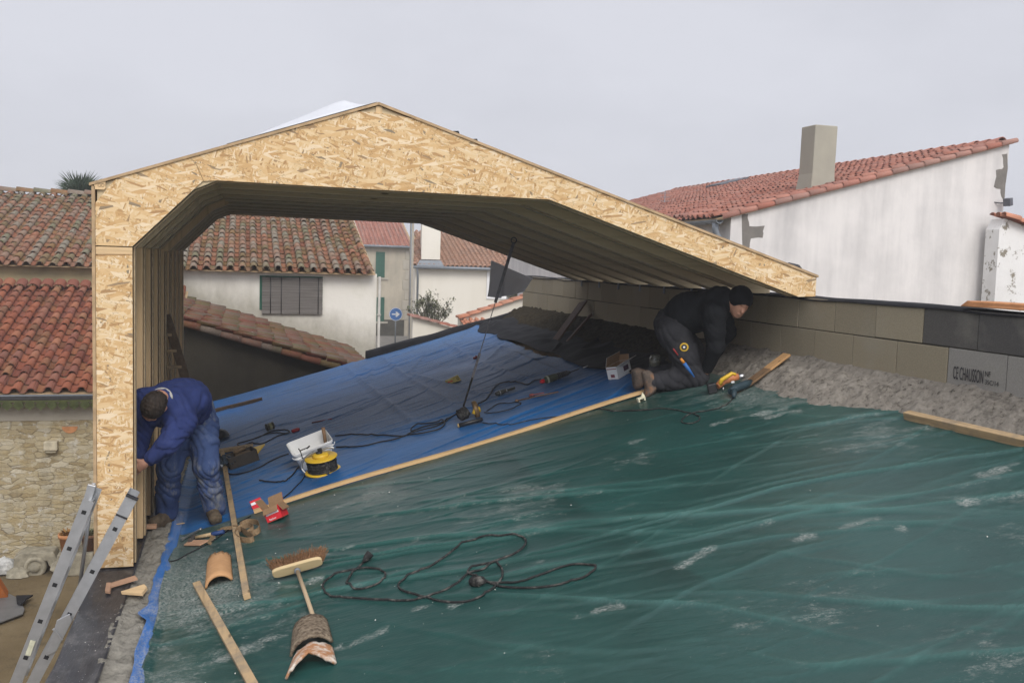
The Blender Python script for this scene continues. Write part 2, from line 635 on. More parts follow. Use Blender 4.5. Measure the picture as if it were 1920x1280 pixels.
def mat_block(name, c=(0.335, 0.29, 0.205)):
    n = NT(name, 0.95, 0.08)
    f = n.noise(n.co(), 110, 4, 0.7)
    g = n.noise(n.co(), 3.2, 5, 0.6)
    s = n.sep(n.attr())
    cc = n.mix(s[0], tuple(x * 0.9 for x in c), tuple(x * 1.08 for x in c))
    col = n.mix(n.math('MULTIPLY', s[1], 0.9), cc, (0.075, 0.075, 0.08))
    col = n.mix(n.math('MULTIPLY', s[2], 0.9), col, (0.30, 0.29, 0.27))
    col = n.mix(0.35, col, n.mix(1.0, col, n.ramp(f, [(0.3, 0.35), (0.65, 1.0)]), 'MULTIPLY'))
    col = n.mix(n.ramp(g, [(0.52, 0.0), (0.75, 0.30)]), col, (0.33, 0.31, 0.26))
    n.color(col).bump(f, 0.6, 0.004)
    return n.m


M = {}
M['osb'] = mat_osb()
M['osb_edge'] = plain('osb edge', (0.33, 0.23, 0.13), 0.8, var=0.4, scale=60)
for ax in 'XYZ':
    M['wood' + ax] = mat_wood('fresh spruce ' + ax, ax)
    M['lumber' + ax] = mat_wood('frame lumber ' + ax, ax, (0.60, 0.485, 0.305), 0.72)
    M['old' + ax] = mat_wood('weathered batten ' + ax, ax, (0.44, 0.31, 0.17), 0.5, 0.8, worn=0.7)
M['sheath'] = plain('roof sheathing', (0.40, 0.28, 0.16), 0.8, var=0.3, scale=12)
REDS = [(0.15, 0.052, 0.036), (0.22, 0.072, 0.042), (0.27, 0.095, 0.052), (0.20, 0.08, 0.058), (0.30, 0.125, 0.07)]
M['tile_old'] = mat_tile('lichen covered canal tiles', [(0.19, 0.075, 0.045), (0.25, 0.11, 0.065), (0.30, 0.14, 0.08), (0.20, 0.105, 0.075)], 0.60, 0.20, (0.24, 0.21, 0.165))
M['tile_red'] = mat_tile('red canal tiles', REDS, 0.24, 0.10, (0.24, 0.22, 0.17))
M['tile_new'] = mat_tile('orange canal tiles', [(0.44, 0.155, 0.085), (0.52, 0.22, 0.13), (0.58, 0.29, 0.19), (0.48, 0.19, 0.11)], 0.10, 0.0, (0.35, 0.31, 0.26))
M['tile_pink'] = mat_tile('pink canal tiles', [(0.33, 0.13, 0.092), (0.40, 0.165, 0.115), (0.45, 0.21, 0.155), (0.35, 0.15, 0.115)], 0.28, 0.0, (0.30, 0.26, 0.23))
M['terracotta'] = plain('terracotta', (0.47, 0.22, 0.10), 0.85, 0.15, var=0.25, scale=14, bump=0.3)
M['zinc'] = plain('zinc', (0.20, 0.22, 0.24), 0.5, 0.4, 0.3, 0.2, 8)
M['darkzinc'] = plain('dark zinc', (0.10, 0.105, 0.12), 0.5, 0.4, 0.3, 0.2, 8)
M['concrete'] = mat_concrete('rough concrete')
M['mortar'] = mat_concrete('mortar bank', (0.30, 0.27, 0.22), 0.8, 26)
M['block'] = mat_block('concrete block')
M['membrane'] = plain('black membrane', (0.016, 0.016, 0.018), 0.75, 0.12, var=0.4, scale=6, bump=0.3)
M['black'] = plain('black rubber', (0.014, 0.014, 0.015), 0.55, 0.35, var=0.3)
M['blackplastic'] = plain('black plastic', (0.02, 0.02, 0.021), 0.4, 0.45, var=0.2)
M['alu'] = plain('worn aluminium', (0.44, 0.45, 0.46), 0.42, 0.5, 0.75, 0.14, 14)
M['steel'] = plain('steel', (0.55, 0.55, 0.55), 0.3, 0.5, 0.9, 0.1)
M['white'] = plain('white plastic', (0.78, 0.78, 0.76), 0.4, 0.4, var=0.04, scale=6)
M['paint'] = plain('white paint', (0.76, 0.76, 0.75), 0.6, 0.3, var=0.05, scale=6)
M['yellow'] = plain('yellow plastic', (0.66, 0.42, 0.03), 0.42, 0.4, var=0.12, scale=16)
M['red'] = plain('red card', (0.58, 0.02, 0.03), 0.5, 0.3, var=0.08)
M['card'] = plain('brown card', (0.25, 0.155, 0.085), 0.85, 0.15, var=0.15, scale=18)
M['greenpaint'] = plain('green paint', (0.022, 0.09, 0.06), 0.6, 0.3, var=0.2, scale=7)
M['skin'] = plain('skin', (0.46, 0.24, 0.16), 0.55, 0.35, var=0.12, scale=20)

# ------------------------------------------------------------------ canal tile roofs


def tile_roof(mb, P0, u, v, n, ncols, nrows, pitch=0.235, row=0.33, seg=6, rnd=None, jit=1.0, tone=(0, 1), lich=(0, 1), skip=None, und=True, cov=.31):
    """Spanish canal tiles: P0 eave corner, u along the eave, v up the slope, n out of the roof."""
    rnd = rnd or R
    P0, u, v, n = Vector(P0), Vector(u).normalized(), Vector(v).normalized(), Vector(n).normalized()
    ph_ = rnd.uniform(0, 50)
    for i in range(ncols):
        wob = rnd.uniform(-.012, .012) * jit
        colr = rnd.random()
        for j in range(nrows):
            if skip and skip(i, j):
                continue
            tint = (tone[0] + (tone[1] - tone[0]) * rnd.random(), lich[0] + (lich[1] - lich[0]) * (0.55 * rnd.random() + 0.45 * colr), rnd.random())
            s0 = j * row + rnd.uniform(-.025, .025) * jit + (rnd.uniform(-.10, .06) if rnd.random() < .04 * jit and j else 0)
            sag = .022 * float(vn(i * .17 + ph_, j * .31, 400)) * jit
            s1 = s0 + row * 1.12
            for kind in ((0, 1) if und else (0,)):
                if kind == 0:      # cover, arched up
                    c0, r0, r1, h0, h1, up = (i + .5) * pitch + wob, pitch * cov, pitch * cov * .82, .045 + rnd.uniform(0, .012) * jit, .026, 1
                else:              # channel, hollow up
                    c0, r0, r1, h0, h1, up = i * pitch + wob * .5, pitch * .36, pitch * .42, .02, .0, -1
                sk = rnd.uniform(-.008, .008) * jit
                vs = []
                for (s, r, h, ck) in ((s0, r0, h0, c0), (s1, r1, h1, c0 + sk)):
                    for k in range(seg + 1):
                        a = math.pi * k / seg
                        hh = math.sin(a) * r * 0.92
                        vs.append(P0 + u * (ck - math.cos(a) * r) + v * s + n * (sag + (h + hh) if up > 0 else (h + r * 0.75 - hh)))
                th = .016
                for k in range(seg + 1):   # the lower rim
                    a = math.pi * k / seg
                    hh = math.sin(a) * (r0 - th) * 0.92
                    vs.append(P0 + u * (c0 - math.cos(a) * (r0 - th)) + v * (s0 + .001) + n * (sag + (h0 + hh - .004) if up > 0 else (h0 + r0 * .75 - hh - .022)))
                q = seg + 1
                if up > 0:
                    fs = [(k, k + 1, q + k + 1, q + k) for k in range(seg)] + [(2 * q + k, 2 * q + k + 1, k + 1, k) for k in range(seg)]
                else:
                    fs = [(k + 1, k, q + k, q + k + 1) for k in range(seg)] + [(k, k + 1, 2 * q + k + 1, 2 * q + k) for k in range(seg)]
                t2 = tint if kind == 0 else (rnd.random() * .8, rnd.random() * .35, rnd.random())
                mb.add(vs, fs, 0, True, t2)
                if j == 0 and up > 0:      # hollow inside of the eave tiles
                    o = [P0 + u * (c0 - math.cos(math.pi * k / seg) * (r0 - th)) + v * (s0 + .25) + n * (h0 + math.sin(math.pi * k / seg) * (r0 - th) * .92 - .03) for k in range(q)]
                    i_ = vs[2 * q:3 * q]
                    mb.add(i_ + o, [(k + 1, k, q + k, q + k + 1) for k in range(seg)], 0, True, t2)
    return mb


def ridge_tiles(mb, a, b, nn, r=.10, length=.38, seg=8, rnd=None):
    a, b, nn = Vector(a), Vector(b), Vector(nn).normalized()
    rnd = rnd or R
    d = b - a
    k = max(1, int(d.length / length))
    d = d / k
    s = d.cross(nn).normalized()
    for i in range(k):
        p, q = a + d * i, a + d * (i + 1.1)
        up = .02 + rnd.uniform(0, .012)
        vs = [(c + s * (math.cos(math.pi * j / seg) * rr) + nn * (math.sin(math.pi * j / seg) * rr * .9 + hh)) for c, rr, hh in ((p, r, up), (q, r * .85, 0), (p + d * .004, r - .016, up)) for j in range(seg + 1)]
        m_ = seg + 1
        fs = [(j + 1, j, m_ + j, m_ + j + 1) for j in range(seg)] + [(j, j + 1, 2 * m_ + j + 1, 2 * m_ + j) for j in range(seg)]
        mb.add(vs, fs, 0, True, (rnd.random(), rnd.random(), rnd.random()))
    return mb


def onP(px, py, P, n):
    d = ray(px, py)
    n = Vector(n)
    return d * (Vector(P).dot(n) / d.dot(n))


# ------------------------------------------------------------------ ground and road
gm = NT('packed earth', 0.95, 0.1)
_c = gm.ramp(gm.noise(gm.co(), 0.7, 8, 0.65), [(0.3, (0.105, 0.078, 0.042)), (0.5, (0.155, 0.115, 0.062)), (0.7, (0.20, 0.155, 0.09))])
_c = gm.mix(gm.ramp(gm.noise(gm.co(), 3.1, 6, 0.7), [(0.55, 0.0), (0.68, 0.6)]), _c, (0.06, 0.05, 0.033))
gm.color(_c).bump(gm.noise(gm.co(), 12, 8, 0.7), 0.7, 0.03)
g = MB()
g.add([(-155, -55, GZ), (175, -55, GZ), (175, 258, GZ), (-155, 258, GZ)], [(0, 1, 2, 3)])
struct(g.build('ground', gm.m, origin=(0, 0, GZ)))
rm = NT('asphalt', 0.9, 0.15)
rm.color(rm.ramp(rm.noise(rm.co(), 2.0, 7, 0.65), [(0.3, (0.15, 0.14, 0.12)), (0.7, (0.24, 0.22, 0.19))])).bump(rm.noise(rm.co(), 40, 4), 0.3)
g = MB()
g.add([(3.4, 24, GZ + .006), (13.5, 24, GZ + .006), (19, 58.6, GZ + .006), (2, 58.6, GZ + .006)], [(0, 1, 2, 3)])
struct(g.build('road', rm.m, origin=(8, 40, GZ)))

# ------------------------------------------------------------------ stone house on the left, across the yard
M['stone'] = mat_stone('rubble limestone')
M['limewash'] = mat_render('pale lime band', (0.42, 0.385, 0.32), (0.23, 0.20, 0.15), 0.5, 0.3, 2.2)
M['fret'] = plain('weathered green paint', (0.155, 0.18, 0.075), 0.8, 0.2, var=0.35, scale=9)
stoneY, sx0, sx1 = 15.4, -13.0, -1.28
T = thing('stone_house', 'low rubble stone house with red tiled roof and scalloped green eave trim by the yard', 'house', (-5, stoneY, GZ))
ez = onY(90, 741, stoneY - .3).z
st_top = onY(90, 540, 20.1)
slope_s = Vector((0, 20.15 - (stoneY - .25), st_top.z - ez - .03)).normalized()
b = MB()
b.box(sx0, sx1, stoneY, stoneY + .5, GZ, ez - .42)
b.build('wall', M['stone'], T)
b = MB()
b.box(sx0, sx1, stoneY - .012, stoneY + .5, ez - .42, ez + .02)
b.build('rendered_band', M['limewash'], T)
b = MB()
b.poly_y([(sx1 - .35, GZ), (sx1, GZ), (sx1, ez), (sx1 - .35, ez)], stoneY + .5, 20.1)
b.build('side_wall', M['stone'], T)
nrm = Vector((1, 0, 0)).cross(slope_s)
b = MB()
p0 = Vector((sx0, stoneY - .27, ez + .03))
tile_roof(b, p0, (1, 0, 0), slope_s, nrm, int((sx1 - sx0) / .225) + 1, 17, .225, .312, 8, tone=(0, 1), lich=(0, .75))
roof_s = b.build('roof', M['tile_red'], T, tint=True)
b = MB()
b.add([p0 + nrm * -.02, p0 + Vector((sx1 - sx0 + .2, 0, 0)) + nrm * -.02, p0 + Vector((sx1 - sx0 + .2, 0, 0)) + slope_s * 5.2 + nrm * -.02, p0 + slope_s * 5.2 + nrm * -.02], [(0, 1, 2, 3)])
b.build('roof_deck', M['sheath'], T)
b = MB()
yr = 20.0
zr = st_top.z - .02
k = int((sx1 - sx0) / .225)
for i in range(k):     # the row of flashing tiles against the wall above
    c = sx0 + (i + .5) * .225
    rr = R.uniform(.10, .115)
    vs = []
    for (s, hh) in ((0, 0), (.30, .10)):
        for j in range(7):
            a = math.pi * j / 6
            vs.append((c - math.cos(a) * rr, yr - .10 + s, zr + .02 + hh + math.sin(a) * rr * .8))
    b.add(vs, [(j, j + 1, 8 + j, 7 + j) for j in range(6)], 0, True, (R.random() * .4 + .6, R.random() * .2, 0))
b.build('flashing_tiles', M['tile_red'], roof_s, tint=True)
b = MB()
gz = onY(90, 741, stoneY - .42).z
prof = [(math.cos(a) * .075, math.sin(a) * .075) for a in [math.pi + math.pi * i / 8 for i in range(9)]]
prof2 = [(y * .86, z * .86) for y, z in reversed(prof)]
b.prism([(sx0, stoneY - .40 + y, gz + z) for y, z in prof + prof2], (sx1 - sx0 + .1, 0, 0))
gut = b.build('gutter', M['darkzinc'], T)
b = MB()
b.tube([(sx0, stoneY - .48, gz + .003), (sx1 + .1, stoneY - .48, gz + .003)], .011, 8)
b.build('gutter_bead', M['zinc'], gut)
b = MB()
nf = int((sx1 - sx0) / .15)
tz = gz - .085
b.box(sx0, sx1, stoneY - .20, stoneY - .178, tz - .045, tz)
for i in range(nf):
    c = sx0 + (i + .5) * .15
    b.prism([(c + x, stoneY - .20, tz - .045 + z) for x, z in ((-.045, 0), (-.072, -.04), (-.06, -.075), (-.02, -.10), (0, -.125), (.02, -.10), (.06, -.075), (.072, -.04), (.045, 0))], (0, .022, 0))
b.build('eave_trim', M['fret'], T)
b = MB()
cb = onY(97, 836, stoneY)
b.box(cb.x - .095, cb.x + .095, stoneY - .12, stoneY + .01, cb.z - .05, cb.z + .09)
b.box(cb.x - .075, cb.x + .075, stoneY - .09, stoneY + .01, cb.z - .09, cb.z - .05)
b.build('corbel', plain('cut limestone', (0.46, 0.41, 0.30), 0.9, 0.1, var=0.3, scale=14, bump=0.6), T, bevel=.015)
b = MB()
cb = onY(131, 803, stoneY)
b.prism([(cb.x + math.cos(a) * .11, stoneY - .012, cb.z + .03 + math.sin(a) * .10) for a in [math.pi + math.pi * i / 8 for i in range(9)]], (0, .02, 0))
b.build('brick_patch', M['terracotta'], T)

# ------------------------------------------------------------------ long house behind it (dark old tiles, white wall, blind)
LY = 20.5
T = thing('long_house', 'long low house with mossy old tiled roof and off-white wall with a bamboo blind', 'house', (-4, LY, GZ))
lz = onY(350, 507, LY - .3).z + .02
lx0 = -16.5
lx1 = onY(706, 560, LY).x
slope_l = Vector((0, 5.4, 1.60)).normalized()
nrm_l = Vector((1, 0, 0)).cross(slope_l)
split = onY(200, 520, LY).x
M['white_old'] = NT('grimy white limewash', 0.9, 0.1)
n_ = M['white_old']
ss = n_.node('ShaderNodeSeparateXYZ')
n_.t.links.new(n_.co(), ss.inputs[0])
# grime rises from the lean-to roof line: a damp band of its own, wavering
lineh = n_.math('ADD', n_.math('MULTIPLY', ss.outputs['X'], -0.30), (onY(340, 548, LY).z + onY(340, 548, LY).x * .30) - GZ + 1.2 - .50)
hgt = n_.math('SUBTRACT', ss.outputs['Z'], lineh)
hg = n_.math('ADD', hgt, n_.math('MULTIPLY', n_.noise(n_.co(scale=(1, 1, .5)), 1.6, 6, .65), -1.1))
grim = n_.ramp(hg, [(0.0, 1.0), (0.62, 0.0)])
cc = n_.mix(n_.math('MULTIPLY', n_.noise(n_.co(), 5, 6, .65), .22), (0.72, 0.69, 0.62), (0.52, 0.50, 0.45))
cc = n_.mix(n_.math('MULTIPLY', n_.ramp(n_.noise(n_.co(), 1.3, 6, .65), [(.55, 0), (.7, 1)]), .25), cc, (0.52, 0.50, 0.38))
cc = n_.mix(n_.math('MULTIPLY', grim, .8), cc, n_.mix(n_.noise(n_.co(), 7, 5, .7), (0.16, 0.145, 0.115), (0.42, 0.39, 0.31)))
n_.color(cc).bump(n_.noise(n_.co(), 7, 7, .65), .3, .02)
M['ochre'] = mat_render('ochre lime render', (0.40, 0.31, 0.175), (0.17, 0.15, 0.10), 0.75, 0.25, 2.0)
b = MB()
b.box(split, lx1, LY, LY + .45, GZ, lz)
b.build('white_wall', M['white_old'].m, T)
b = MB()
b.box(lx0, split - .003, LY, LY + .45, GZ, lz)
b.build('ochre_wall', M['ochre'], T)
b = MB()
b.poly_y([(lx1 - .45, GZ), (lx1, GZ), (lx1, lz + .02), (lx1 - .45, lz + .02)], LY + .45, LY + 10.5)
b.prism([(lx1 - .45, LY + .45, lz + .02), (lx1 - .45, LY + 10.5, lz + .02), (lx1 - .45, LY + 5.4, lz + 1.55)], (.45, 0, 0))
b.build('gable_wall', M['white_old'].m, T)
b = MB()
p0 = Vector((lx0, LY - .27, lz + .0))
ncl = int((lx1 + .12 - lx0) / .237)
tile_roof(b, p0, (1, 0, 0), slope_l, nrm_l, ncl, 18, .237, .325, 7, jit=1.3)
ridge_tiles(b, p0 + slope_l * 5.86 + Vector((0, 0, .03)), p0 + slope_l * 5.86 + Vector((ncl * .237, 0, .03)), (0, 0, 1), .12)
rf = b.build('roof', M['tile_old'], T, tint=True)
b = MB()
w = Vector((ncl * .237, 0, 0))
b.add([p0 - nrm_l * .02, p0 + w - nrm_l * .02, p0 + w + slope_l * 5.8 - nrm_l * .02, p0 + slope_l * 5.8 - nrm_l * .02], [(0, 1, 2, 3)])
q = p0 + slope_l * 5.8 - nrm_l * .02
b.add([q, q + w, q + w + Vector((0, 5.6, -1.6)), q + Vector((0, 5.6, -1.6))], [(0, 1, 2, 3)])
b.build('roof_deck', M['sheath'], T)
# window with its blind
a0, a1 = onY(487, 516, LY), onY(604, 589, LY)
b = MB()
b.box(a0.x, a1.x, LY - .02, LY + .02, a1.z + .08, a0.z)
wn = b.build('window', M['greenpaint'], T)
M['bamboo'] = NT('grey bamboo blind', 0.8, 0.15)
n_ = M['bamboo']
br = n_.noise(n_.co(scale=(0.8, 1, 75)), 1.0, 3, .6)
n_.color(n_.ramp(br, [(.3, (0.085, 0.075, 0.066)), (.5, (0.17, 0.155, 0.14)), (.75, (0.27, 0.25, 0.235))])).bump(br, .6, .01)
b = MB()
zz = a0.z - .03
k = 0
while zz > a1.z:
    b.box(a0.x + .05, a1.x + R.uniform(-.006, .006), LY - .062 - R.uniform(0, .006), LY - .035, zz - .011, zz)
    zz -= .0135
bl = b.build('blind', M['bamboo'].m, wn)
b = MB()
for fx in (.17, .34, .63, .93):
    x = a0.x + (a1.x - a0.x) * fx
    b.tube([(x, LY - .075, a0.z - .02), (x, LY - .075, a1.z)], .008, 6)
b.build('blind_cord', M['blackplastic'], wn)
b = MB()
b.tube([(lx1 + .05, LY - .06, GZ), (lx1 + .05, LY - .06, lz - .05)], .03, 10)
for h in (.25, .55, .8):
    z = GZ + (lz - GZ) * h
    b.box(lx1 + .01, lx1 + .09, LY - .10, LY - .02, z - .015, z + .015)
b.build('downpipe', plain('old pvc pipe', (0.42, 0.40, 0.36), .7, .2, var=.25, scale=3), T)

# ------------------------------------------------------------------ lean-to with its tiled verge and dark gable wall
T = thing('lean_to', 'lean-to shed with sloping red tiled verge over a mottled dark wall', 'shed', (0, stoneY + .05, GZ))
M['tile_mix'] = mat_tile('weathered red canal tiles', [(0.13, 0.050, 0.036), (0.17, 0.065, 0.042), (0.20, 0.082, 0.052)], .50, .22, (0.16, 0.135, 0.105))
M['mottled'] = mat_render('near black wall', (0.038, 0.033, 0.024), (0.012, 0.011, 0.009), 0.8, 0.4, 1.8, bump=.6)  # very dark, mottled base tone
LX0, LX1 = -1.25, 2.12


def lz_at(x):
    return -1.225 - .29 * x


b = MB()
yy = stoneY + .10
b.poly_y([(LX0, GZ), (LX1 - .12, GZ), (LX1 - .12, lz_at(LX1 - .12) - .12), (LX0, lz_at(LX0) - .12)], yy, yy + .3)
b.build('wall', M['mottled'], T)
b = MB()
dv = Vector((-1, 0, .29)).normalized()
un = Vector((0, 1, 0))
nn = un.cross(dv) * -1
if nn.z < 0:
    nn = -nn
pe = Vector((LX1, yy - .12, lz_at(LX1) - .06))
tile_roof(b, pe, (0, 1, 0), dv, nn, 26, 13, .19, .29, 7, jit=1.2, lich=(0, 1))
rf = b.build('roof', M['tile_mix'], T, tint=True)
b = MB()
b.prism([pe - nn * .05, pe - nn * .05 + dv * 3.5, pe - nn * .05 + dv * 3.5 + Vector((0, 5.0, 0)), pe - nn * .05 + Vector((0, 5.0, 0))], nn * .03)
b.build('roof_deck', M['oldX'], T)
b = MB()
ridge_tiles(b, pe + Vector((0, -.0, 0)) - nn * .045, pe - nn * .045 + dv * 3.5, (0, -1, .5), .065, .30)
b.build('verge_tiles', M['tile_mix'], rf, tint=True)

# ------------------------------------------------------------------ far houses in the street
T = thing('far_stone_house', 'tall grey stone house with green shutters far down the street', 'house', onY(735, 620, 58))
FY = 58.0
x0, x1 = onY(640, 540, FY).x, onY(768, 540, FY).x
ze = onY(740, 462, FY).z
M['farstone'] = mat_render('stained ashlar', (0.46, 0.41, 0.32), (0.21, 0.19, 0.155), 0.9, 0.35, .6)
b = MB()
b.box(x0, x1, FY, FY + 9, GZ, ze)
b.build('wall', M['farstone'], T)
sl = Vector((0, 4.6, 1.75)).normalized()
b = MB()
tile_roof(b, (x0, FY - .3, ze), (1, 0, 0), sl, Vector((1, 0, 0)).cross(sl), int((x1 - x0 + .2) / .25), 15, .25, .34, 4, lich=(.2, 1))
b.build('roof', M['tile_pink'], T, tint=True)
b = MB()
b.add([(x0, FY - .3, ze - .03), (x1 + .2, FY - .3, ze - .03), (x1 + .2, FY + 4.4, ze + 1.72), (x0, FY + 4.4, ze + 1.72)], [(0, 1, 2, 3)])
b.build('roof_deck', M['sheath'], T)
for (u0, v0, u1, v1) in ((705, 472, 721, 520), (705, 557, 720, 602)):
    p, q = onY(u0, v0, FY - .03), onY(u1, v1, FY - .03)
    b = MB()
    b.box(p.x, q.x, FY - .06, FY - .005, q.z, p.z)
    w = 5
    for i in range(1, w):
        xx = p.x + (q.x - p.x) * i / w
        b.box(xx - .012, xx + .012, FY - .066, FY - .055, q.z + .02, p.z - .02)
    b.build('shutter', M['greenpaint'], T)
    b = MB()
    b.box(p.x - .1, q.x + .22, FY - .08, FY - .004, q.z - .14, q.z - .02)
    b.build('sill', M['limewash'], T)
b = MB()
for i in range(7):
    z = GZ + 1 + i * .62
    wv = .45 if i % 2 else .3
    b.box(x1 - wv, x1 + .02, FY - .025, FY + .4, z, z + .58)
b.build('quoin', M['limewash'], T, bevel=.02)
b = MB()
b.tube([(x0, FY - .36, ze - .02), (x1 + .1, FY - .36, ze - .02), (x1 + .1, FY - .1, ze - .5), (x1 + .1, FY - .1, GZ)], .07, 8)
b.build('gutter', M['zinc'], T)
b = MB()
b.box(x0, x1 - .3, FY - .03, FY, GZ, GZ + 1.0)
b.build('plinth', plain('dark damp plinth', (0.07, 0.065, 0.05), 0.9, 0.1, var=.5, scale=2), T)

WY = 46.0
T = thing('far_white_house', 'white street house with orange tiles and a boxy white dormer behind the shrub', 'house', onY(860, 640, WY))
x0, x1 = onY(778, 540, WY).x, onY(1010, 540, WY).x
ze = onY(860, 502, WY).z
M['white_far'] = mat_render('cream white render', (0.77, 0.73, 0.64), (0.60, 0.55, 0.44), 0.45, 0.3, .5, bump=.1)
b = MB()
b.box(x0, x1, WY, WY + .6, GZ, ze)
b.build('wall', M['white_far'], T)
sl = Vector((0, 5, 1.75)).normalized()
b = MB()
tile_roof(b, (x0 - .2, WY - .3, ze + .05), (1, 0, 0), sl, Vector((1, 0, 0)).cross(sl), int((x1 - x0 + .4) / .235), 16, .235, .34, 5, lich=(0, .6), skip=lambda i, j: i * .235 < j * .34 * .18, cov=.36)
b.build('roof', mat_tile('apricot canal tiles', [(0.33, 0.18, 0.115), (0.40, 0.235, 0.16), (0.31, 0.19, 0.135)], .35, 0), T, tint=True)
b = MB()
b.add([(x0 - .2, WY - .3, ze + .02), (x1 + .2, WY - .3, ze + .02), (x1 + .2, WY + 4.6, ze + 1.74), (x0 + .7, WY + 4.6, ze + 1.74)], [(0, 1, 2, 3)])
b.build('roof_deck', M['sheath'], T)
p, q = onY(791, 440, WY - .1), onY(825, 487, WY - .1)
b = MB()
b.prism([(p.x, WY - .1, q.z), (q.x, WY - .1, q.z), (q.x + .5, WY + 3, q.z), (p.x + .5, WY + 3, q.z)], (0, 0, p.z + .7 - q.z))
dm = b.build('dormer', M['white_far'], T)
p2, q2 = onY(781, 488, WY - .35), onY(832, 500, WY - .35)
b = MB()
b.prism([(p2.x, WY - .40, q2.z), (q2.x, WY - .40, q2.z), (q2.x - .1, WY - .12, p2.z), (p2.x + .2, WY - .12, p2.z)], (0, -.02, .02))
b.build('apron', M['zinc'], dm)
b = MB()
b.tube([(x0 - .2, WY - .38, ze - .02), (x1, WY - .38, ze - .02)], .075, 8)
b.tube([(x0 + .02, WY - .38, ze - .04), (x0 + .12, WY - .08, ze - .5), (x0 + .12, WY - .08, GZ + 1)], .05, 8)
b.build('gutter', M['zinc'], T)
p, q = onY(913, 505, WY), onY(962, 561, WY)
b = MB()
for (a, c, d, e) in ((p.x, p.x + .09, q.z, p.z), (q.x - .09, q.x, q.z, p.z), (p.x + .09, q.x - .09, p.z - .09, p.z), (p.x + .09, q.x - .09, q.z, q.z + .09)):
    b.box(a, c, WY - .06, WY - .003, d, e)
wn = b.build('window', M['paint'], T)
b = MB()
b.box(p.x + .09, q.x - .09, WY - .03, WY - .006, q.z + .09, p.z - .09)
b.build('shutter', M['paint'], wn)

T = thing('utility_pole', 'slim grey concrete utility pole between the street houses', 'pole', (onZ(769, 650, GZ).x * 0 + onY(769, 600, 42).x, 42, GZ))
px_ = onY(769, 600, 42).x
b = MB()
b.prism([(px_ - .075, 41.9, GZ), (px_ + .075, 41.9, GZ), (px_ + .075, 42.1, GZ), (px_ - .075, 42.1, GZ)], (0, 0, 7.2))
b.build('pole', M['limewash'], T)
b = MB()
for dx in (-.05,):
    b.tube([(px_ + dx, 41.87, GZ), (px_ + dx, 41.87, GZ + 7)], .022, 6)
b.build('conduit', M['zinc'], T)

SY = 52.0
sp = onY(742, 589, SY)
T = thing('road_sign', 'round blue one way sign with white arrow before the stone house', 'sign', (sp.x, SY, GZ))
b = MB()
b.lathe((sp.x, SY, sp.z), (0, -1, 0), [(0, .36), (.02, .37), (.03, .36)], 28)
disc = b.build('disc', plain('sign blue', (0.05, 0.16, 0.42), .5, .3), T)
b = MB()
b.lathe((sp.x, SY - .032, sp.z), (0, -1, 0), [(0, .36), (.004, .36), (.004, .335), (0, .335)], 28)
b.prism([(sp.x + x, SY - .034, sp.z + z) for x, z in ((-.22, .035), (.04, .035), (-.03, .12), (.05, .15), (.22, 0), (.05, -.15), (-.03, -.12), (.04, -.035), (-.22, -.035))], (0, -.006, 0))
b.build('arrow', M['paint'], disc)
b = MB()
b.tube([(sp.x, SY + .03, GZ), (sp.x, SY + .03, sp.z + .2)], .035, 8)
b.build('post', M['zinc'], T)

# garden walls with tile copings
GY = 33.0
T = thing('garden_wall', 'white garden wall with falling tile coping below the shrub', 'wall', (onY(820, 640, GY).x, GY, GZ))
a, c = onY(774, 594, GY), onY(905, 630, GY)
b = MB()
b.poly_y([(a.x, GZ), (c.x, GZ), (c.x, c.z), (a.x, a.z)], GY, GY + .3)
b.build('wall', M['white_far'], T)
b = MB()
dv = (c - a)
dv.y = 0
dv.normalize()
nn = Vector((-dv.z, 0, dv.x))
for k in range(4):
    ridge_tiles(b, c + Vector((.1, -.1 + .18 * k, .02)) + nn * .0, a + Vector((-.1, -.1 + .18 * k, .02)), nn, .10, .34, 5)
b.build('coping', M['tile_pink'], T, tint=True)
GY = 30.0
T = thing('garden_wall', 'white garden wall whose tile coping climbs to the block wall end', 'wall', (onY(930, 640, GY).x, GY, GZ))
a, c = onY(862, 598, GY), onY(1000, 552, GY)
b = MB()
b.poly_y([(a.x, GZ), (c.x, GZ), (c.x, c.z), (a.x, a.z)], GY, GY + .3)
b.build('wall', M['white_far'], T)
b = MB()
for k in range(3):
    ridge_tiles(b, a + Vector((-.05, -.06 + .16 * k, .0)), c + Vector((0, -.06 + .16 * k, .0)), (-.3, 0, 1), .09, .34, 5)
tile_roof(b, a + Vector((.05, -.55, -.16)), (1, 0, .0), (0, 1, .25), (0, -.25, 1), 4, 2, .2, .3, 5)
b.build('coping', M['tile_new'], T, tint=True)

# shrub


def leaf_card(mb, p, d, up, ln, wd, tint):
    d, up = Vector(d).normalized(), Vector(up)
    s = d.cross(up)
    if s.length < 1e-4:
        s = d.orthogonal()
    s.normalize()
    u = s.cross(d)
    p = Vector(p)
    mb.add([p, p + d * ln * .5 + s * wd * .5 + u * ln * .05, p + d * ln, p + d * ln * .5 - s * wd * .5 + u * ln * .05], [(0, 1, 2, 3)], 0, False, tint)


def mat_leaf(name, c0, c1, rough=.6):
    n = NT(name, rough, .3)
    s = n.sep(n.attr())
    n.color(n.mix(s[0], c0, c1))
    return n.m


M['leaf'] = mat_leaf('olive leaves', (0.055, 0.065, 0.025), (0.17, 0.175, 0.085))
M['bark'] = plain('pale bark', (0.20, 0.165, 0.12), .9, .1, var=.4, scale=9)
rs = random.Random(11)


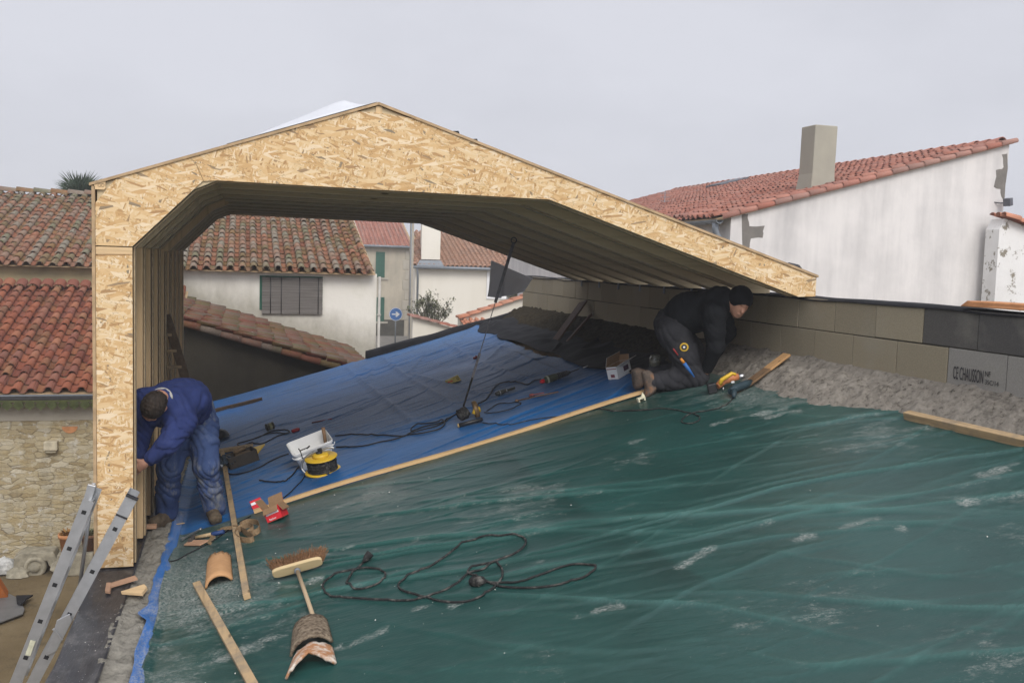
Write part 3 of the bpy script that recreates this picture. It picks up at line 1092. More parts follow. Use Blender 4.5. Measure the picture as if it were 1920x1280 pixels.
def bushy(name, label, cat, base, height, spread, stems, leafsize, nleaf, seed, group=None, leafmat='leaf'):
    rs = random.Random(seed)
    T = thing(name, label, cat, base, group)
    wb, lb = MB(), MB()
    base = Vector(base)
    tips = []
    for i in range(stems):
        a = rs.uniform(0, 6.28)
        lean = rs.uniform(.1, 1.0) * spread
        top = base + Vector((math.cos(a) * lean, math.sin(a) * lean * .7, height * rs.uniform(.55, 1.0) * (1 - .25 * lean / spread)))
        pts = [base + Vector((rs.uniform(-.08, .08), rs.uniform(-.08, .08), 0))]
        for k in (.35, .7, 1):
            pts.append(base.lerp(top, k) + Vector((rs.uniform(-.1, .1), rs.uniform(-.1, .1), .12 * math.sin(k * 3) * height * .5)) * spread * .5)
        wb.tube(pts, [.025, .018, .011, .005], 5)
        for k in range(5):
            f = rs.uniform(.45, 1)
            j = min(2, int(f * 3))
            st = pts[j].lerp(pts[j + 1], f * 3 - j)
            e = st + Vector((rs.uniform(-.35, .35), rs.uniform(-.3, .3), rs.uniform(.05, .45))) * spread * .6
            wb.tube([st, st.lerp(e, .5) + Vector((0, 0, .03)), e], [.009, .006, .003], 4)
            tips += [(st, e)]
    for i in range(nleaf):
        st, e = rs.choice(tips)
        p = st.lerp(e, rs.random() ** .6) + Vector((rs.gauss(0, .05), rs.gauss(0, .05), rs.gauss(0, .05))) * spread
        leaf_card(lb, p, (rs.gauss(0, 1), rs.gauss(0, 1), rs.gauss(.3, .8)), (0, 0, 1), leafsize * rs.uniform(.6, 1.3), leafsize * .42, (rs.random(), 0, 0))
    wb.build('branches', M['bark'], T)
    lb.build('foliage', M[leafmat], T, tint=True)
    return T


SBY = 39.0
sb = onY(805, 640, SBY)
sb.z = onY(805, 610, SBY).z
bushy('shrub', 'sparse olive green shrub in front of the white street house', 'shrub', (sb.x, SBY, sb.z - .5), 1.9, 1.05, 26, .13, 2100, 5)
s2 = onY(968, 556, 31)
bushy('shrub', 'small dark green bush behind the climbing coping at the block wall end', 'shrub', (s2.x, 31.2, s2.z - .35), .75, .32, 9, .09, 420, 9)

# fan palm behind the long house
PY = 29.5
pc = onY(150, 367, PY)
T = thing('fan_palm', 'fan palm crown rising behind the ridge of the old tiled roof', 'palm tree', (pc.x, PY, GZ))
b = MB()
b.tube([(pc.x, PY, GZ), (pc.x + .05, PY, GZ + 3), (pc.x, PY, pc.z - .2)], [.17, .15, .14], 10)
b.build('trunk', M['bark'], T)
b = MB()
for i in range(34):
    a, e = rs.uniform(0, 6.28), rs.uniform(-.35, 1.35)
    d = Vector((math.cos(a) * math.cos(e), math.sin(a) * math.cos(e), math.sin(e)))
    c0 = Vector((pc.x, PY, pc.z - .12))
    hub = c0 + d * rs.uniform(.18, .34)
    side = d.cross(Vector((0, 0, 1))).normalized()
    upv = side.cross(d)
    for k in range(13):
        t = (k / 12 - .5) * 2.6
        dd = d * math.cos(t) + side * math.sin(t)
        leaf_card(b, hub, dd + upv * .10, upv, rs.uniform(.50, .66), .045, (rs.random() * .8, 0, 0))
    leaf_card(b, c0, d, upv, (hub - c0).length, .03, (.5, 0, 0))
b.build('crown', mat_leaf('palm leaves', (0.035, 0.06, 0.04), (0.08, 0.12, 0.07)), T, tint=True)

# ------------------------------------------------------------------ white house on the right
HY = 18.0
M['white_gable'] = mat_render('streaked white render', (0.70, 0.675, 0.65), (0.40, 0.39, 0.385), 0.9, 0.45, .7, bump=.15)
hc, hr_ = onY(1371, 404, HY), onY(1893, 268, HY)
T = thing('white_house', 'tall white rendered gable house with pink tiled roof and square concrete chimney', 'house', ((hc.x + hr_.x) / 2, HY, GZ))
hb = onY(1865, 560, HY)
HL = 17.5
b = MB()
b.prism([(hc.x, HY, GZ), (hb.x - .1, HY, GZ), (hb.x, HY, hb.z), (hr_.x, HY, hr_.z), (hc.x, HY, hc.z)], (0, HL, 0))
b.build('wall', M['white_gable'], T)
sl = Vector((hr_.x - hc.x, 0, hr_.z - hc.z)).normalized()
nh = Vector((-sl.z, 0, sl.x))
slen = (Vector((hr_.x, 0, hr_.z)) - Vector((hc.x, 0, hc.z))).length
p0 = Vector((hc.x, HY + HL, hc.z)) - sl * .28 + nh * .03
b = MB()
n1 = int((HL + .12) / .235)
nr = int((slen + .25) / .37)
tile_roof(b, p0, (0, -1, 0), sl, nh, n1, nr, .235, .37, 6, jit=1.0, lich=(0, .8))
ridge_tiles(b, p0 + Vector((0, -n1 * .235, 0)) + sl * (nr * .37), p0 + sl * (nr * .37), (0, 0, 1), .13)
rf = b.build('roof', M['tile_pink'], T, tint=True)
b = MB()
b.prism([p0 - nh * .03, p0 - nh * .03 + sl * (slen + .3), p0 - nh * .03 + sl * (slen + .3) + Vector((0, -HL - .1, 0)), p0 - nh * .03 + Vector((0, -HL - .1, 0))], nh * -.03)
b.build('roof_deck', M['sheath'], T)
b = MB()
ridge_tiles(b, Vector((hc.x, HY - .06, hc.z)) - sl * .28 + nh * .02, Vector((hc.x, HY - .06, hc.z)) + sl * (slen + .1) + nh * .02, (0, -.75, .65), .072, .40)
b.build('verge_tiles', M['tile_pink'], rf, tint=True)
# chimney
CYF = 18.55
cl, cr = onY(1525, 300, CYF), onY(1567, 300, CYF)
ct = onY(1540, 233, CYF).z
zb = hc.z + (cl.x - hc.x) * sl.z / sl.x
M['chim'] = mat_render('grey cement render', (0.37, 0.345, 0.28), (0.25, 0.235, 0.20), .5, .4, 1.6, bump=.3)
b = MB()
cd = .55
q = [(cl.x, CYF), (cr.x, CYF), (cr.x, CYF + cd), (cl.x, CYF + cd)]
fl = [(cl.x - .05, CYF - .02), (cr.x + .03, CYF - .02), (cr.x + .03, CYF + cd + .03), (cl.x - .12, CYF + cd + .03)]
vs = [(x, y, zb - .25) for x, y in fl] + [(x, y, zb + .42) for x, y in q] + [(x + .01, y, ct - R.uniform(0, .02)) for x, y in q]
b.add(vs, [(0, 1, 5, 4), (1, 2, 6, 5), (2, 3, 7, 6), (3, 0, 4, 7), (4, 5, 9, 8), (5, 6, 10, 9), (6, 7, 11, 10), (7, 4, 8, 11), (8, 9, 10, 11)])
b.build('chimney', M['chim'], rf, bevel=.02)
# skylight
pl = p0
s1, s2 = onP(1320, 358, p0, nh), onP(1412, 338, p0, nh)
b = MB()
sy0, sy1, sx = min(s1.y, s2.y), max(s1.y, s2.y), (s1.x + s2.x) / 2
sy1 = min(sy1, HY + HL - .5)
oo = Vector((sx, 0, hc.z + (sx - hc.x) * sl.z / sl.x)) + nh * .10
b.frame_box(oo + Vector((0, (sy0 + sy1) / 2, 0)), sl * 1.1, (0, min(sy1 - sy0, 1.6), 0), nh * .16)
sk = b.build('skylight', M['darkzinc'], rf, bevel=.01)
# gutter and downpipe
b = MB()
gx, gz2 = hc.x - .28, hc.z - .10
prof = [(math.cos(math.pi + math.pi * i / 8) * .085, math.sin(math.pi + math.pi * i / 8) * .085) for i in range(9)]
b.prism([(gx + x, HY - .04, gz2 + z) for x, z in prof + [(x * .85, z * .85) for x, z in reversed(prof)]], (0, HL, 0))
g1 = b.build('gutter', M['zinc'], T)
b = MB()
dpx, dpy = hc.x - .08, HY + .14
b.tube([(gx, dpy, gz2 - .06), (gx, dpy, gz2 - .2), (gx + .05, dpy, gz2 - .32), (gx + .13, dpy - .01, gz2 - .42), (dpx - .0, dpy, gz2 - .56), (dpx, dpy, gz2 - .75), (dpx, dpy, GZ)], .07, 12)
for z in (.62, .68, 1.6):
    b.lathe((dpx, dpy, gz2 - z), (0, 0, -1), [(0, .078), (.03, .078)], 12)
b.build('downpipe', M['zinc'], g1)
M['quoin'] = mat_render('dark quoin stone', (0.20, 0.185, 0.165), (0.09, 0.085, 0.08), .6, .3, 4, bump=.7)


def patch(px, parent, name='quoin', Y=HY - .004, mat=None, th=.02):
    b = MB()
    pts = []
    for i, (x, y) in enumerate(px):
        a, c = onY(x, y, Y), onY(*px[(i + 1) % len(px)], Y)
        for k in range(3):
            pts.append(a.lerp(c, k / 3) + Vector((R.uniform(-.025, .025), 0, R.uniform(-.025, .025))))
    b.prism(pts, (0, th, 0))
    return b.build(name, mat or M['quoin'], parent)


patch([(1391, 402), (1402, 402), (1404, 424), (1432, 425), (1430, 447), (1406, 448), (1405, 470), (1391, 468)], T)
patch([(1890, 285), (1880, 290), (1882, 314), (1868, 320), (1864, 350), (1876, 356), (1880, 376), (1885, 378)], T)
# flood lamp on the corner
b = MB()
fp = onY(1890, 379, HY - .2)
T2 = thing('flood_lamp', 'small dark flood lamp on a bracket at the white gable corner', 'lamp', (fp.x, HY, fp.z))
b.frame_box(fp, Vector((.13, .05, .03)), Vector((-.05, .16, 0)), Vector((-.02, 0, .17)))
b.build('lamp_head', M['darkzinc'], T2, bevel=.01)
b = MB()
b.tube([fp + Vector((-.0, .05, -.02)), fp + Vector((-.10, .12, -.02)), fp + Vector((-.2, .22, 0))], .015, 6)
b.build('bracket', M['darkzinc'], T2)
# antenna behind
AY = 27.0
ap = onY(1246, 385, AY)
T2 = thing('roof_aerial', 'thin television aerial on the far end of the pink tiled roof', 'aerial', ap - Vector((0, 0, .3)))
b = MB()
b.tube([ap - Vector((0, 0, .5)), ap + Vector((0, 0, .42))], .012, 6)
b.build('mast', M['zinc'], T2)
b = MB()
for z in (.12, .24, .36):
    b.tube([ap + Vector((-.16, 0, z)), ap + Vector((.16, 0, z + .01))], .008, 5)
b.build('rods', M['zinc'], T2)

# peeling white wall at the far right
NY = 17.4
T = thing('boundary_wall', 'peeling white wall with sloping tile coping beside the tall white gable', 'wall', (onY(1960, 640, NY).x, NY, GZ))
M['peel'] = mat_render('peeling whitewash', (0.76, 0.755, 0.735), (0.5, 0.48, 0.45), 0.5, 0.3, 1.0, peel=.35, peel_c=(0.24, 0.215, 0.17))
a, c, a2 = onY(1885, 410, NY), onY(2100, 492, NY), onY(1864, 600, NY)
b = MB()
b.prism([(a2.x - .02, NY, GZ), (c.x, NY, GZ), (c.x, NY, c.z), (a.x, NY, a.z), (onY(1874, 430, NY).x, NY, onY(1874, 430, NY).z)], (0, .4, 0))
b.build('wall', M['peel'], T)
b = MB()
a, c = onY(1884, 404, NY - .1), onY(2100, 486, NY - .1)
nn = Vector((.3, -.3, 1))
for k in range(3):
    ridge_tiles(b, c + Vector((0, .17 * k, .0)), a + Vector((0, .17 * k, .0)), nn, .10, .36, 6)
b.build('coping', M['tile_new'], T, tint=True)

# ------------------------------------------------------------------ the building under work: old walls, coping, boards of the roof slope
DY0, DY1 = 1.2, 15.0
T = thing('old_building', 'old masonry building under the tarpaulins with a rough concrete wall top', 'building', (1.8, 8, GZ))
WT = -2.185
b = MB()
b.box(-.95, -.52, DY0, DY1, GZ, WT - .03)
b.build('wall', M['stone'], T)
b = MB()
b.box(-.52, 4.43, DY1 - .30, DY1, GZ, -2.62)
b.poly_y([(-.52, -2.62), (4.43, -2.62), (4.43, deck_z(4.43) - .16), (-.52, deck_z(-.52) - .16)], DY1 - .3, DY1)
b.build('end_wall', M['mottled'], T)
b = MB()
b.add([(-.53, DY0, deck_z(-.53) - .05), (4.43, DY0, deck_z(4.43) - .05), (4.43, DY1 - .02, deck_z(4.43) - .05), (-.53, DY1 - .02, deck_z(-.53) - .05)], [(0, 1, 2, 3)])
b.build('roof_boards', M['sheath'], T)
ny, nx = 420, 14
yy = np.linspace(DY0, DY1, ny)[:, None] + np.zeros((1, nx))
xx = np.linspace(-.725, -.50, nx)[None, :] + np.zeros((ny, 1))
z = WT + .026 * fbm(xx * 9, yy * 9, 3, 5) + .035 * np.maximum(0, vn(xx * 4, yy * 2.2, 8)) - .02 * np.maximum(0, vn(xx * 17, yy * 13, 18) - .3) - .05 * np.clip((xx + .56) / .06, 0, 1) + .014 * vn(xx * 40, yy * 40, 4)
P = np.stack([xx + .012 * vn(yy * 6, xx * 3, 1), yy, z], -1)
b = MB()
b.sheet(P, .05)
M['coping'] = mat_concrete('wall top concrete', (0.235, 0.22, 0.185), 1.0, 14)
b.build('wall_top', M['coping'], T)
# far kerb under black membrane
b = MB()
k = 60
prof = [(-.10, -.10), (-.10, .085), (-.06, .11), (.05, .115), (.08, .08), (.08, -.1)]
P = np.zeros((k, len(prof), 3))
for i in range(k):
    x = onD(677, 668).x + .02 + (4.425 - onD(677, 668).x) * i / (k - 1)
    for j, (dy, dz) in enumerate(prof):
        P[i, j] = (x, 14.86 + dy + .012 * vn(x * 5, j, 5), deck_z(x) + dz + .012 * vn(x * 3.1, j * .7, 2))
b.grid(P)
b.add([tuple(p) for p in P[0]], [tuple(range(len(prof)))])
b.build('kerb', M['membrane'], T)

# black membrane on the outer edge of the wall top
b = MB()
ny, nx = 240, 22
s = np.linspace(0, 1, nx)[None, :] + np.zeros((ny, 1))
yy = np.linspace(1.6, 11.5, ny)[:, None] + np.zeros((1, nx))
xx = -.70 - .255 * np.minimum(s / .75, 1) - .02 * np.clip((s - .75) / .25, 0, 1) + .008 * vn(yy * 3, s * 2, 4)
zz = WT + .022 + .004 * fbm(xx * 12, yy * 12, 5) + .010 * np.maximum(0, vn(yy * 4.5 + xx * 3, xx * 6, 9)) - np.clip((s - .72) / .28, 0, 1) ** 1.5 * .50
b.sheet(np.stack([xx, yy, zz], -1), .006)
mm = NT('dusty black membrane', .42, .45)
d1 = mm.noise(mm.co(scale=(1, .6, 1)), 7, 9, .75)
dd = mm.math('MULTIPLY', mm.ramp(d1, [(.52, 0), (.75, .45)]), 1.0)
sp_ = mm.math('MULTIPLY', mm.ramp(mm.noise(mm.co(), 70, 2), [(.68, 0), (.73, 1)]), mm.ramp(mm.noise(mm.co(), 3, 4), [(.42, 0), (.6, .9)]))
c_ = mm.mix(dd, (0.02, 0.02, 0.024), (0.22, 0.21, 0.20))
c_ = mm.mix(sp_, c_, (0.45, 0.44, 0.42))
mm.color(c_).bump(mm.noise(mm.co(scale=(12, 2, 1)), 2, 6, .6), .35, .02)
M['dusty_membrane'] = mm.m
tag(b.build('waterproof_membrane', mm.m), 'dusty black waterproof membrane draped over the outer edge of the wall top', 'membrane')

# ------------------------------------------------------------------ concrete block wall on the right
XW, ZT = 4.43, -.212
T = thing('block_wall', 'two course grey concrete block wall with rough mortar bank along the tarpaulin', 'wall', (4.5, 8, ZT - .75))
rb = random.Random(3)
y_first = onX(1730, 574, XW).y
for course, (z1, off) in enumerate(((ZT, onX(1730, 612, XW).y), (ZT - .252, onX(1775, 690, XW).y))):
    y = off - 12 * .502
    b = MB()
    while y < 15.0:
        y1 = min(y + .495, 15.0)
        mid = onX(1, 1, XW)
        if y1 > 1.5:
            dx = rb.uniform(-.003, .003)
            # the dark block and the pale stamped block
            dark = 1 if course == 0 and y1 < off + .05 else 0
            pale = 1 if course == 1 and y1 < off + .05 else 0
            tn = (rb.random(), dark * rb.uniform(.85, 1), pale)
            b.frame_box(((XW + .1 + dx), (y + y1) / 2, z1 - .125 + rb.uniform(-.002, .002)), (.2, 0, 0), (0, y1 - y, 0), (0, 0, .245), 0, tn)
        y += .502
    b.build('block_course', M['block'], T, tint=True, bevel=.004)
b = MB()
b.box(XW + .008, XW + .19, 1.5, 14.99, ZT - .76, ZT - .006)
b.build('joint_mortar', plain('dark joint mortar', (0.06, 0.055, 0.045), .95, .1), T)
# mortar bank
ny, nx = 620, 26
s = np.linspace(0, 1, nx)[None, :] + np.zeros((ny, 1))
yy = np.linspace(1.5, 14.98, ny)[:, None] + np.zeros((1, nx))
wv = np.interp(yy, [1.5, 4.2, 5.0, 5.45, 5.9, 6.3, 6.8, 7.3, 8.2, 15], [.34, .33, .34, .36, .50, .50, .40, .38, .46, .50]) + .03 * vn(yy * 2.1, 0 * yy, 12) + .025 * vn(yy * 6.3, 0 * yy, 13)
xx = XW - wv * (1 - s) + .006
zz = deck_z(xx) + .004 + (-.700 - deck_z(4.43)) * s ** 1.1 + .03 * np.sin(np.pi * s) + (.045 * fbm(xx * 11, yy * 9, 31, 5) - .035 * np.maximum(0, vn(xx * 22, yy * 17, 3) - .1)) * np.clip(np.sin(np.pi * s), 0, 1) ** .5
zz = zz + .028 * np.maximum(0, vn(yy * 11, xx * 16, 40) - .15) * np.clip((s - .8) / .1, 0, 1)
zz[:, 0] = deck_z(xx[:, 0]) - .03
b = MB()
b.grid(np.stack([xx, yy, zz], -1), flip=False)
b.t = [(v, 0, 0) for v in np.clip((yy - 7.7) / 1.0 + .25 * vn(xx * 4, yy * 3, 8), 0, 1).ravel()]  # mask for the painted shade on the far part
mb_ = NT('mortar bank', .95, .08)
_f = mb_.noise(mb_.co(), 24, 9, .75)
_g = mb_.noise(mb_.co(scale=(1, .6, 1)), 7, 6, .7)
_c = mb_.ramp(_f, [(.36, (0.06, 0.054, 0.045)), (.44, (0.24, 0.215, 0.18)), (.72, (0.36, 0.33, 0.285))])
_c = mb_.mix(mb_.ramp(_g, [(.34, .6), (.42, 0)]), _c, (0.07, 0.062, 0.05))
_c = mb_.mix(mb_.ramp(mb_.noise(mb_.co(), 3, 5, .6), [(.5, 0), (.7, .4)]), _c, (0.40, 0.37, 0.32))
_c = mb_.mix(mb_.sep(mb_.attr())[0], _c, mb_.ramp(_f, [(.3, (0.012, 0.010, 0.007)), (.7, (0.075, 0.062, 0.042))]))  # shade under the roof put into the bank's colour
mb_.color(_c).bump(mb_.math('ADD', _f, _g), 1.0, .03)
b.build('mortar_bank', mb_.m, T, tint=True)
# membrane strip on the wall top
b = MB()
ny, nx = 200, 7
s = np.linspace(0, 1, nx)[None, :] + np.zeros((ny, 1))
yy = np.linspace(1.5, 15.0, ny)[:, None] + np.zeros((1, nx))
xx = XW - .012 + .23 * s
zz = ZT + .010 + .008 * vn(yy * 2.1, s, 4) + .010 * np.maximum(0, vn(yy * .8, s * 0, 6)) - .02 * np.clip(1 - s * 7, 0, 1)
b.sheet(np.stack([xx, yy, zz], -1), .005)
b.build('damp_course', M['membrane'], T)


def text_mesh(s, size, name, mat, parent, origin, ux, uy, sx=1.0):
    """Flat lettering turned into a mesh; ux, uy are the reading and the upward direction."""
    cu = bpy.data.curves.new(name, 'FONT')
    cu.body = s
    cu.size = size
    cu.extrude = 0.0006
    to = bpy.data.objects.new(name + '_tmp', cu)
    COL.objects.link(to)
    dg = bpy.context.evaluated_depsgraph_get()
    me = bpy.data.meshes.new_from_object(to.evaluated_get(dg))
    me.name = name
    bpy.data.objects.remove(to)
    ux, uy = Vector(ux).normalized(), Vector(uy).normalized()
    uz = ux.cross(uy)
    o = Vector((0, 0, 0))
    q = parent
    while q is not None:
        o = o + q.location
        q = q.parent
    Mx = Matrix(((ux.x * sx, uy.x, uz.x, origin[0] - o.x), (ux.y * sx, uy.y, uz.y, origin[1] - o.y), (ux.z * sx, uy.z, uz.z, origin[2] - o.z), (0, 0, 0, 1)))
    me.transform(Mx)
    me.materials.clear()
    me.materials.append(mat)
    ob = bpy.data.objects.new(name, me)
    COL.objects.link(ob)
    ob.parent = parent
    return ob


M['ink'] = plain('stamp ink', (0.045, 0.043, 0.045), .9, .1, var=.5, scale=40)
def wall_pt(px, py):
    p = onX(px, py, XW - .006)
    return p


a, c = wall_pt(1786, 709), wall_pt(1844, 719)
h_ = abs(wall_pt(1787, 684).z - a.z)
bl = [o for o in T.children if o.name.startswith('block_course')][1]
text_mesh('CE CHAUSSON', h_ * 1.35, 'stamp', M['ink'], bl, a, (0, -1, 0), (0, 0, 1), abs(a.y - c.y) / (h_ * 1.35) / 6.9)
a = wall_pt(1846, 705)
text_mesh('NF', .048, 'stamp', M['ink'], bl, a, (0, -1, 0), (0, 0, 1), .8)
a = wall_pt(1846, 720)
text_mesh('35C/14', .042, 'stamp', M['ink'], bl, a, (0, -1, 0), (0, 0, 1), .9)

# terracotta coping tile lying on the wall top
b = MB()
a = onX(1818, 578, XW + .06)
b.prism([(XW - .02, a.y, ZT + .022), (XW - .02, a.y - .06, ZT + .06), (XW + .0, a.y - .10, ZT + .06)] + [(XW + .0, a.y - 1.1, ZT + .06), (XW - .02, a.y - 1.1, ZT + .022)], (.20, 0, .0))
tag(b.build('coping_tile', M['terracotta'], bevel=.006), 'terracotta coping slab lying on top of the block wall', 'coping tile')

# ------------------------------------------------------------------ tarpaulins


def crease(x, y, ang, f, seed, wx=.25, sharp=3):
    """Sharp folds running along direction ang."""
    a = math.cos(ang) * x + math.sin(ang) * y
    c = -math.sin(ang) * x + math.cos(ang) * y
    c = c + wx * vn(x * .9, y * .9, seed + 1) + .06 * vn(x * 3, y * 3, seed + 2)
    n = vn(c * f, a * f * .16, seed)
    return (1 - np.abs(n)) ** sharp * np.clip(.5 + .9 * vn(a * .6, c * 1.1, seed + 5), 0, 1)


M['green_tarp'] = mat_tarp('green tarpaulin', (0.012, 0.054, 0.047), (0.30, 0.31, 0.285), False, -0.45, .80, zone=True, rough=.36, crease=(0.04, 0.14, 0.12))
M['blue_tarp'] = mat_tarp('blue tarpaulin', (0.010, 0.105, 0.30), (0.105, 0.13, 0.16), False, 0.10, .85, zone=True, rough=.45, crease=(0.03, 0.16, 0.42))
LATH_Y = 7.66


def lap(x):
    """How far the sheet climbs over the inner rim of the wall top."""
    return np.clip((-.44 - x) / .10, 0, 1) ** 1.3 * .055


def tarp(name, X, Y, zone, hfun, label, mat, fs, wz=None):
    b = MB()
    Z = D0 + DS * X + .006 + lap(X) + hfun(X, Y)
    b.sheet(np.stack([X, Y, Z], -1), .004)
    o = len(X.ravel())
    zt = zone(X, Y).ravel()
    dark_amt = wz(X, Y).ravel() if wz else zt * 0
    fo = np.clip(folds_h(X, Y, fs) / .017 - .15, 0, 1).ravel()  # ridge mask for the painted fold highlights
    b.t = list(zip(zt, dark_amt, fo)) * 2
    return tag(b.build(name, mat, tint=True), label, 'tarpaulin')


def fold_set(seed, n, xr, yr, angs, lens, wid, hgt):
    """Random long slightly bent folds: a list of (x, y, angle, length, bend, width, height)."""
    r = random.Random(seed)
    out = []
    for _ in range(n):
        a = r.choice(angs) + r.gauss(0, .10)
        out.append((r.uniform(*xr), r.uniform(*yr), a, r.uniform(*lens), r.gauss(0, .10), r.uniform(*wid), r.uniform(*hgt)))
    return out


def folds_h(x, y, fs):
    h = 0
    wx = .05 * vn(x * 1.3, y * 1.3, 77) + .015 * vn(x * 4, y * 4, 78)
    for (fx, fy, a, ln_, bend, w, hh) in fs:
        ca, sa = math.cos(a), math.sin(a)
        u = ((x - fx) * ca + (y - fy) * sa) / ln_
        v = -(x - fx) * sa + (y - fy) * ca + wx - bend * ln_ * u * u
        env = np.clip(1 - np.abs(u), 0, 1) ** .7
        # steep on one side, gentle on the other
        s = np.where(v > 0, np.exp(-v / (w * 2.2)), np.exp(-(v / (w * .55)) ** 2))
        h = h + hh * env * s
    return h


GF = fold_set(11, 26, (-.5, 4.2), (2.2, 7.4), (-.58, -.72, -.88, -.5), (.9, 2.4), (.013, .030), (.011, .021)) + fold_set(12, 80, (-.5, 4.2), (2.0, 7.5), (-.6, -.38, -.2, -.85), (.3, 1.1), (.010, .022), (.004, .009)) + fold_set(14, 150, (-.4, 4.2), (2.0, 7.5), (-.65, -.45, -.3, -.9, -.15), (.15, .6), (.006, .012), (.004, .009)) + fold_set(13, 16, (1.8, 4.2), (2.0, 6.4), (-.95, -1.2, .25), (.5, 1.2), (.010, .02), (.005, .010))
BF = fold_set(21, 44, (-.4, 3.6), (8.0, 14.6), (.42, .25, .6), (.5, 1.5), (.012, .028), (.009, .018)) + fold_set(22, 130, (-.4, 3.6), (7.8, 14.6), (.1, .3, -.05), (.2, .8), (.008, .018), (.005, .011))


def green_h(x, y):
    h = folds_h(x, y, GF) + .005 * crease(x, y, -.3, 5, 21, .12, 2) + .014 * vn(x * .7, y * .7, 4) + .0012 * fbm(x * 14, y * 22, 6, 3)
    return h * np.clip(.35 + .4 * (7.66 - y), .2, 1) + .012


DL = [onD(940, 850), onD(1010, 905), onD(1130, 990), onD(1290, 1090)]


def toned(x, y):
    """A darker stripe along the old fold of the sheet."""
    out = np.zeros_like(x)
    for p, q in zip(DL, DL[1:]):
        dx, dy = q.x - p.x, q.y - p.y
        t = np.clip(((x - p.x) * dx + (y - p.y) * dy) / (dx * dx + dy * dy), 0, 1)
        v = ((x - p.x) * -dy + (y - p.y) * dx) / math.hypot(dx, dy) + .04 * vn(x * 3, y * 3, 141)
        d = np.hypot(x - p.x - t * dx, y - p.y - t * dy)
        out = np.maximum(out, np.exp(-(d / np.where(v > 0, .03, .20)) ** 2))
    return out * np.clip(.7 + .5 * vn(x * 2, y * 2, 140), 0, 1)


SC = []
for (sx_, sy_, lx_, ly_) in ((640, 1220, 716, 1190), (1080, 1165, 1185, 1142), (1275, 1075, 1328, 1040), (785, 1150, 868, 1143), (955, 1075, 1010, 1062), (690, 1040, 740, 1028), (640, 955, 700, 930), (735, 1005, 790, 985), (1180, 835, 1260, 820), (1690, 1000, 1810, 955), (1640, 985, 1500, 1020), (1850, 900, 1920, 870), (480, 1130, 600, 1090), (420, 1240, 520, 1200), (560, 1060, 660, 1030), (330, 1180, 400, 1140), (1340, 800, 1500, 765), (1440, 790, 1620, 745)):
    SC.append((onD(sx_, sy_), onD(lx_, ly_)))


def scuffs(x, y):
    out = np.zeros_like(x)
    for p, q in SC:
        dx, dy = q.x - p.x, q.y - p.y
        t = np.clip(((x - p.x) * dx + (y - p.y) * dy) / (dx * dx + dy * dy), 0, 1)
        d = np.hypot(x - p.x - t * dx, y - p.y - t * dy)
        out = np.maximum(out, np.exp(-(d / .05) ** 2))
    return out * np.clip(.55 + 1.1 * vn(x * 9, y * 9, 151) + .6 * vn(x * 22, y * 22, 152), 0, 1.2)


def green_z(x, y):
    z = .38 * scuffs(x, y) + .41 + .36 * np.clip((.55 - x) / .9, 0, 1) * np.clip((y - 3.5) / 2.5, .25, 1) + .13 * np.clip((x - 2.6) / 1.0, 0, 1) * np.clip((y - 5.5) / 1.0, 0, 1)
    z = z + .10 * np.clip((x - 3.2) / .6, 0, 1)
    return z + .10 * vn(x * .8, y * .8, 33)


nx, ny = 330, 400
X = np.linspace(-.50, 4.22, nx)[:, None] + np.zeros((1, ny))
Y = np.linspace(1.5, LATH_Y + .015, ny)[None, :] + np.zeros((nx, 1))
X = X + .012 * vn(Y * 2.2, 0 * Y, 50) * np.clip((.2 - X) * 2, 0, 1)
tarp('green_tarpaulin', X, Y, green_z, green_h, 'large dusty dark green tarpaulin covering the near roof slope', M['green_tarp'], GF, toned)

folds = [(onD(650, 690), onD(782, 802)), (onD(715, 672), onD(770, 712)), (onD(770, 712), onD(880, 775)), (onD(835, 645), onD(890, 680)), (onD(890, 680), onD(1000, 715)), (onD(690, 720), onD(700, 690)), (onD(765, 700), onD(920, 745)), (onD(930, 650), onD(1060, 705)), (onD(765, 700), onD(800, 665))]


def blue_h(x, y):
    h = folds_h(x, y, BF) + .004 * crease(x, y, .3, 6, 75, .1, 2)
    h = h + .010 * vn(x * .8, y * .8, 44) + .002 * fbm(x * 16, y * 16, 46, 3)
    fr = np.clip((x - 2.4) / .8, 0, 1) * np.clip((y - 10.5) / 1.5, 0, 1)       # crumpled corner
    h = h + .055 * fr * crease(x, y, 1.15, 2.6, 80, .25, 3)
    for p, q in folds:
        dx, dy = q.x - p.x, q.y - p.y
        l2 = dx * dx + dy * dy
        t = np.clip(((x - p.x) * dx + (y - p.y) * dy) / l2, 0, 1)
        d = np.hypot(x - p.x - t * dx, y - p.y - t * dy)
        h = h + .022 * np.exp(-(d / .035) ** 2) * (.5 + .5 * np.sin(np.pi * np.clip(t, .05, .95)))
    return h * np.clip((y - 7.6) * 2.5, .1, 1) + .004


def blue_z(x, y):
    return .78 - .62 * np.clip((9.1 - y + .15 * x) / 1.3, 0, 1) + .12 * vn(x * .7, y * .7, 52) - .18 * np.clip((1.0 - x) / 1.2, 0, 1) * np.clip((y - 11.5) / 2, 0, 1)


nx, ny = 300, 420
S_ = np.linspace(0, 1, nx)[:, None] + np.zeros((1, ny))
Y = np.linspace(7.58, 14.78, ny)[None, :] + np.zeros((nx, 1))
XR = 3.72 + .10 * vn(Y * 1.1, 0 * Y, 90) - .16 * np.clip((Y - 9.2) / 1.2, 0, 1) + .12 * np.clip((Y - 12.8) / 1.6, 0, 1) + .03 * vn(Y * 5, 0 * Y, 91)
X = -.56 + (XR + .56) * S_
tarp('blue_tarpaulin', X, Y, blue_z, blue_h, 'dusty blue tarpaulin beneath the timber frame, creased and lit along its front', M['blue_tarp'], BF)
bt = bpy.data.objects['blue_tarpaulin']
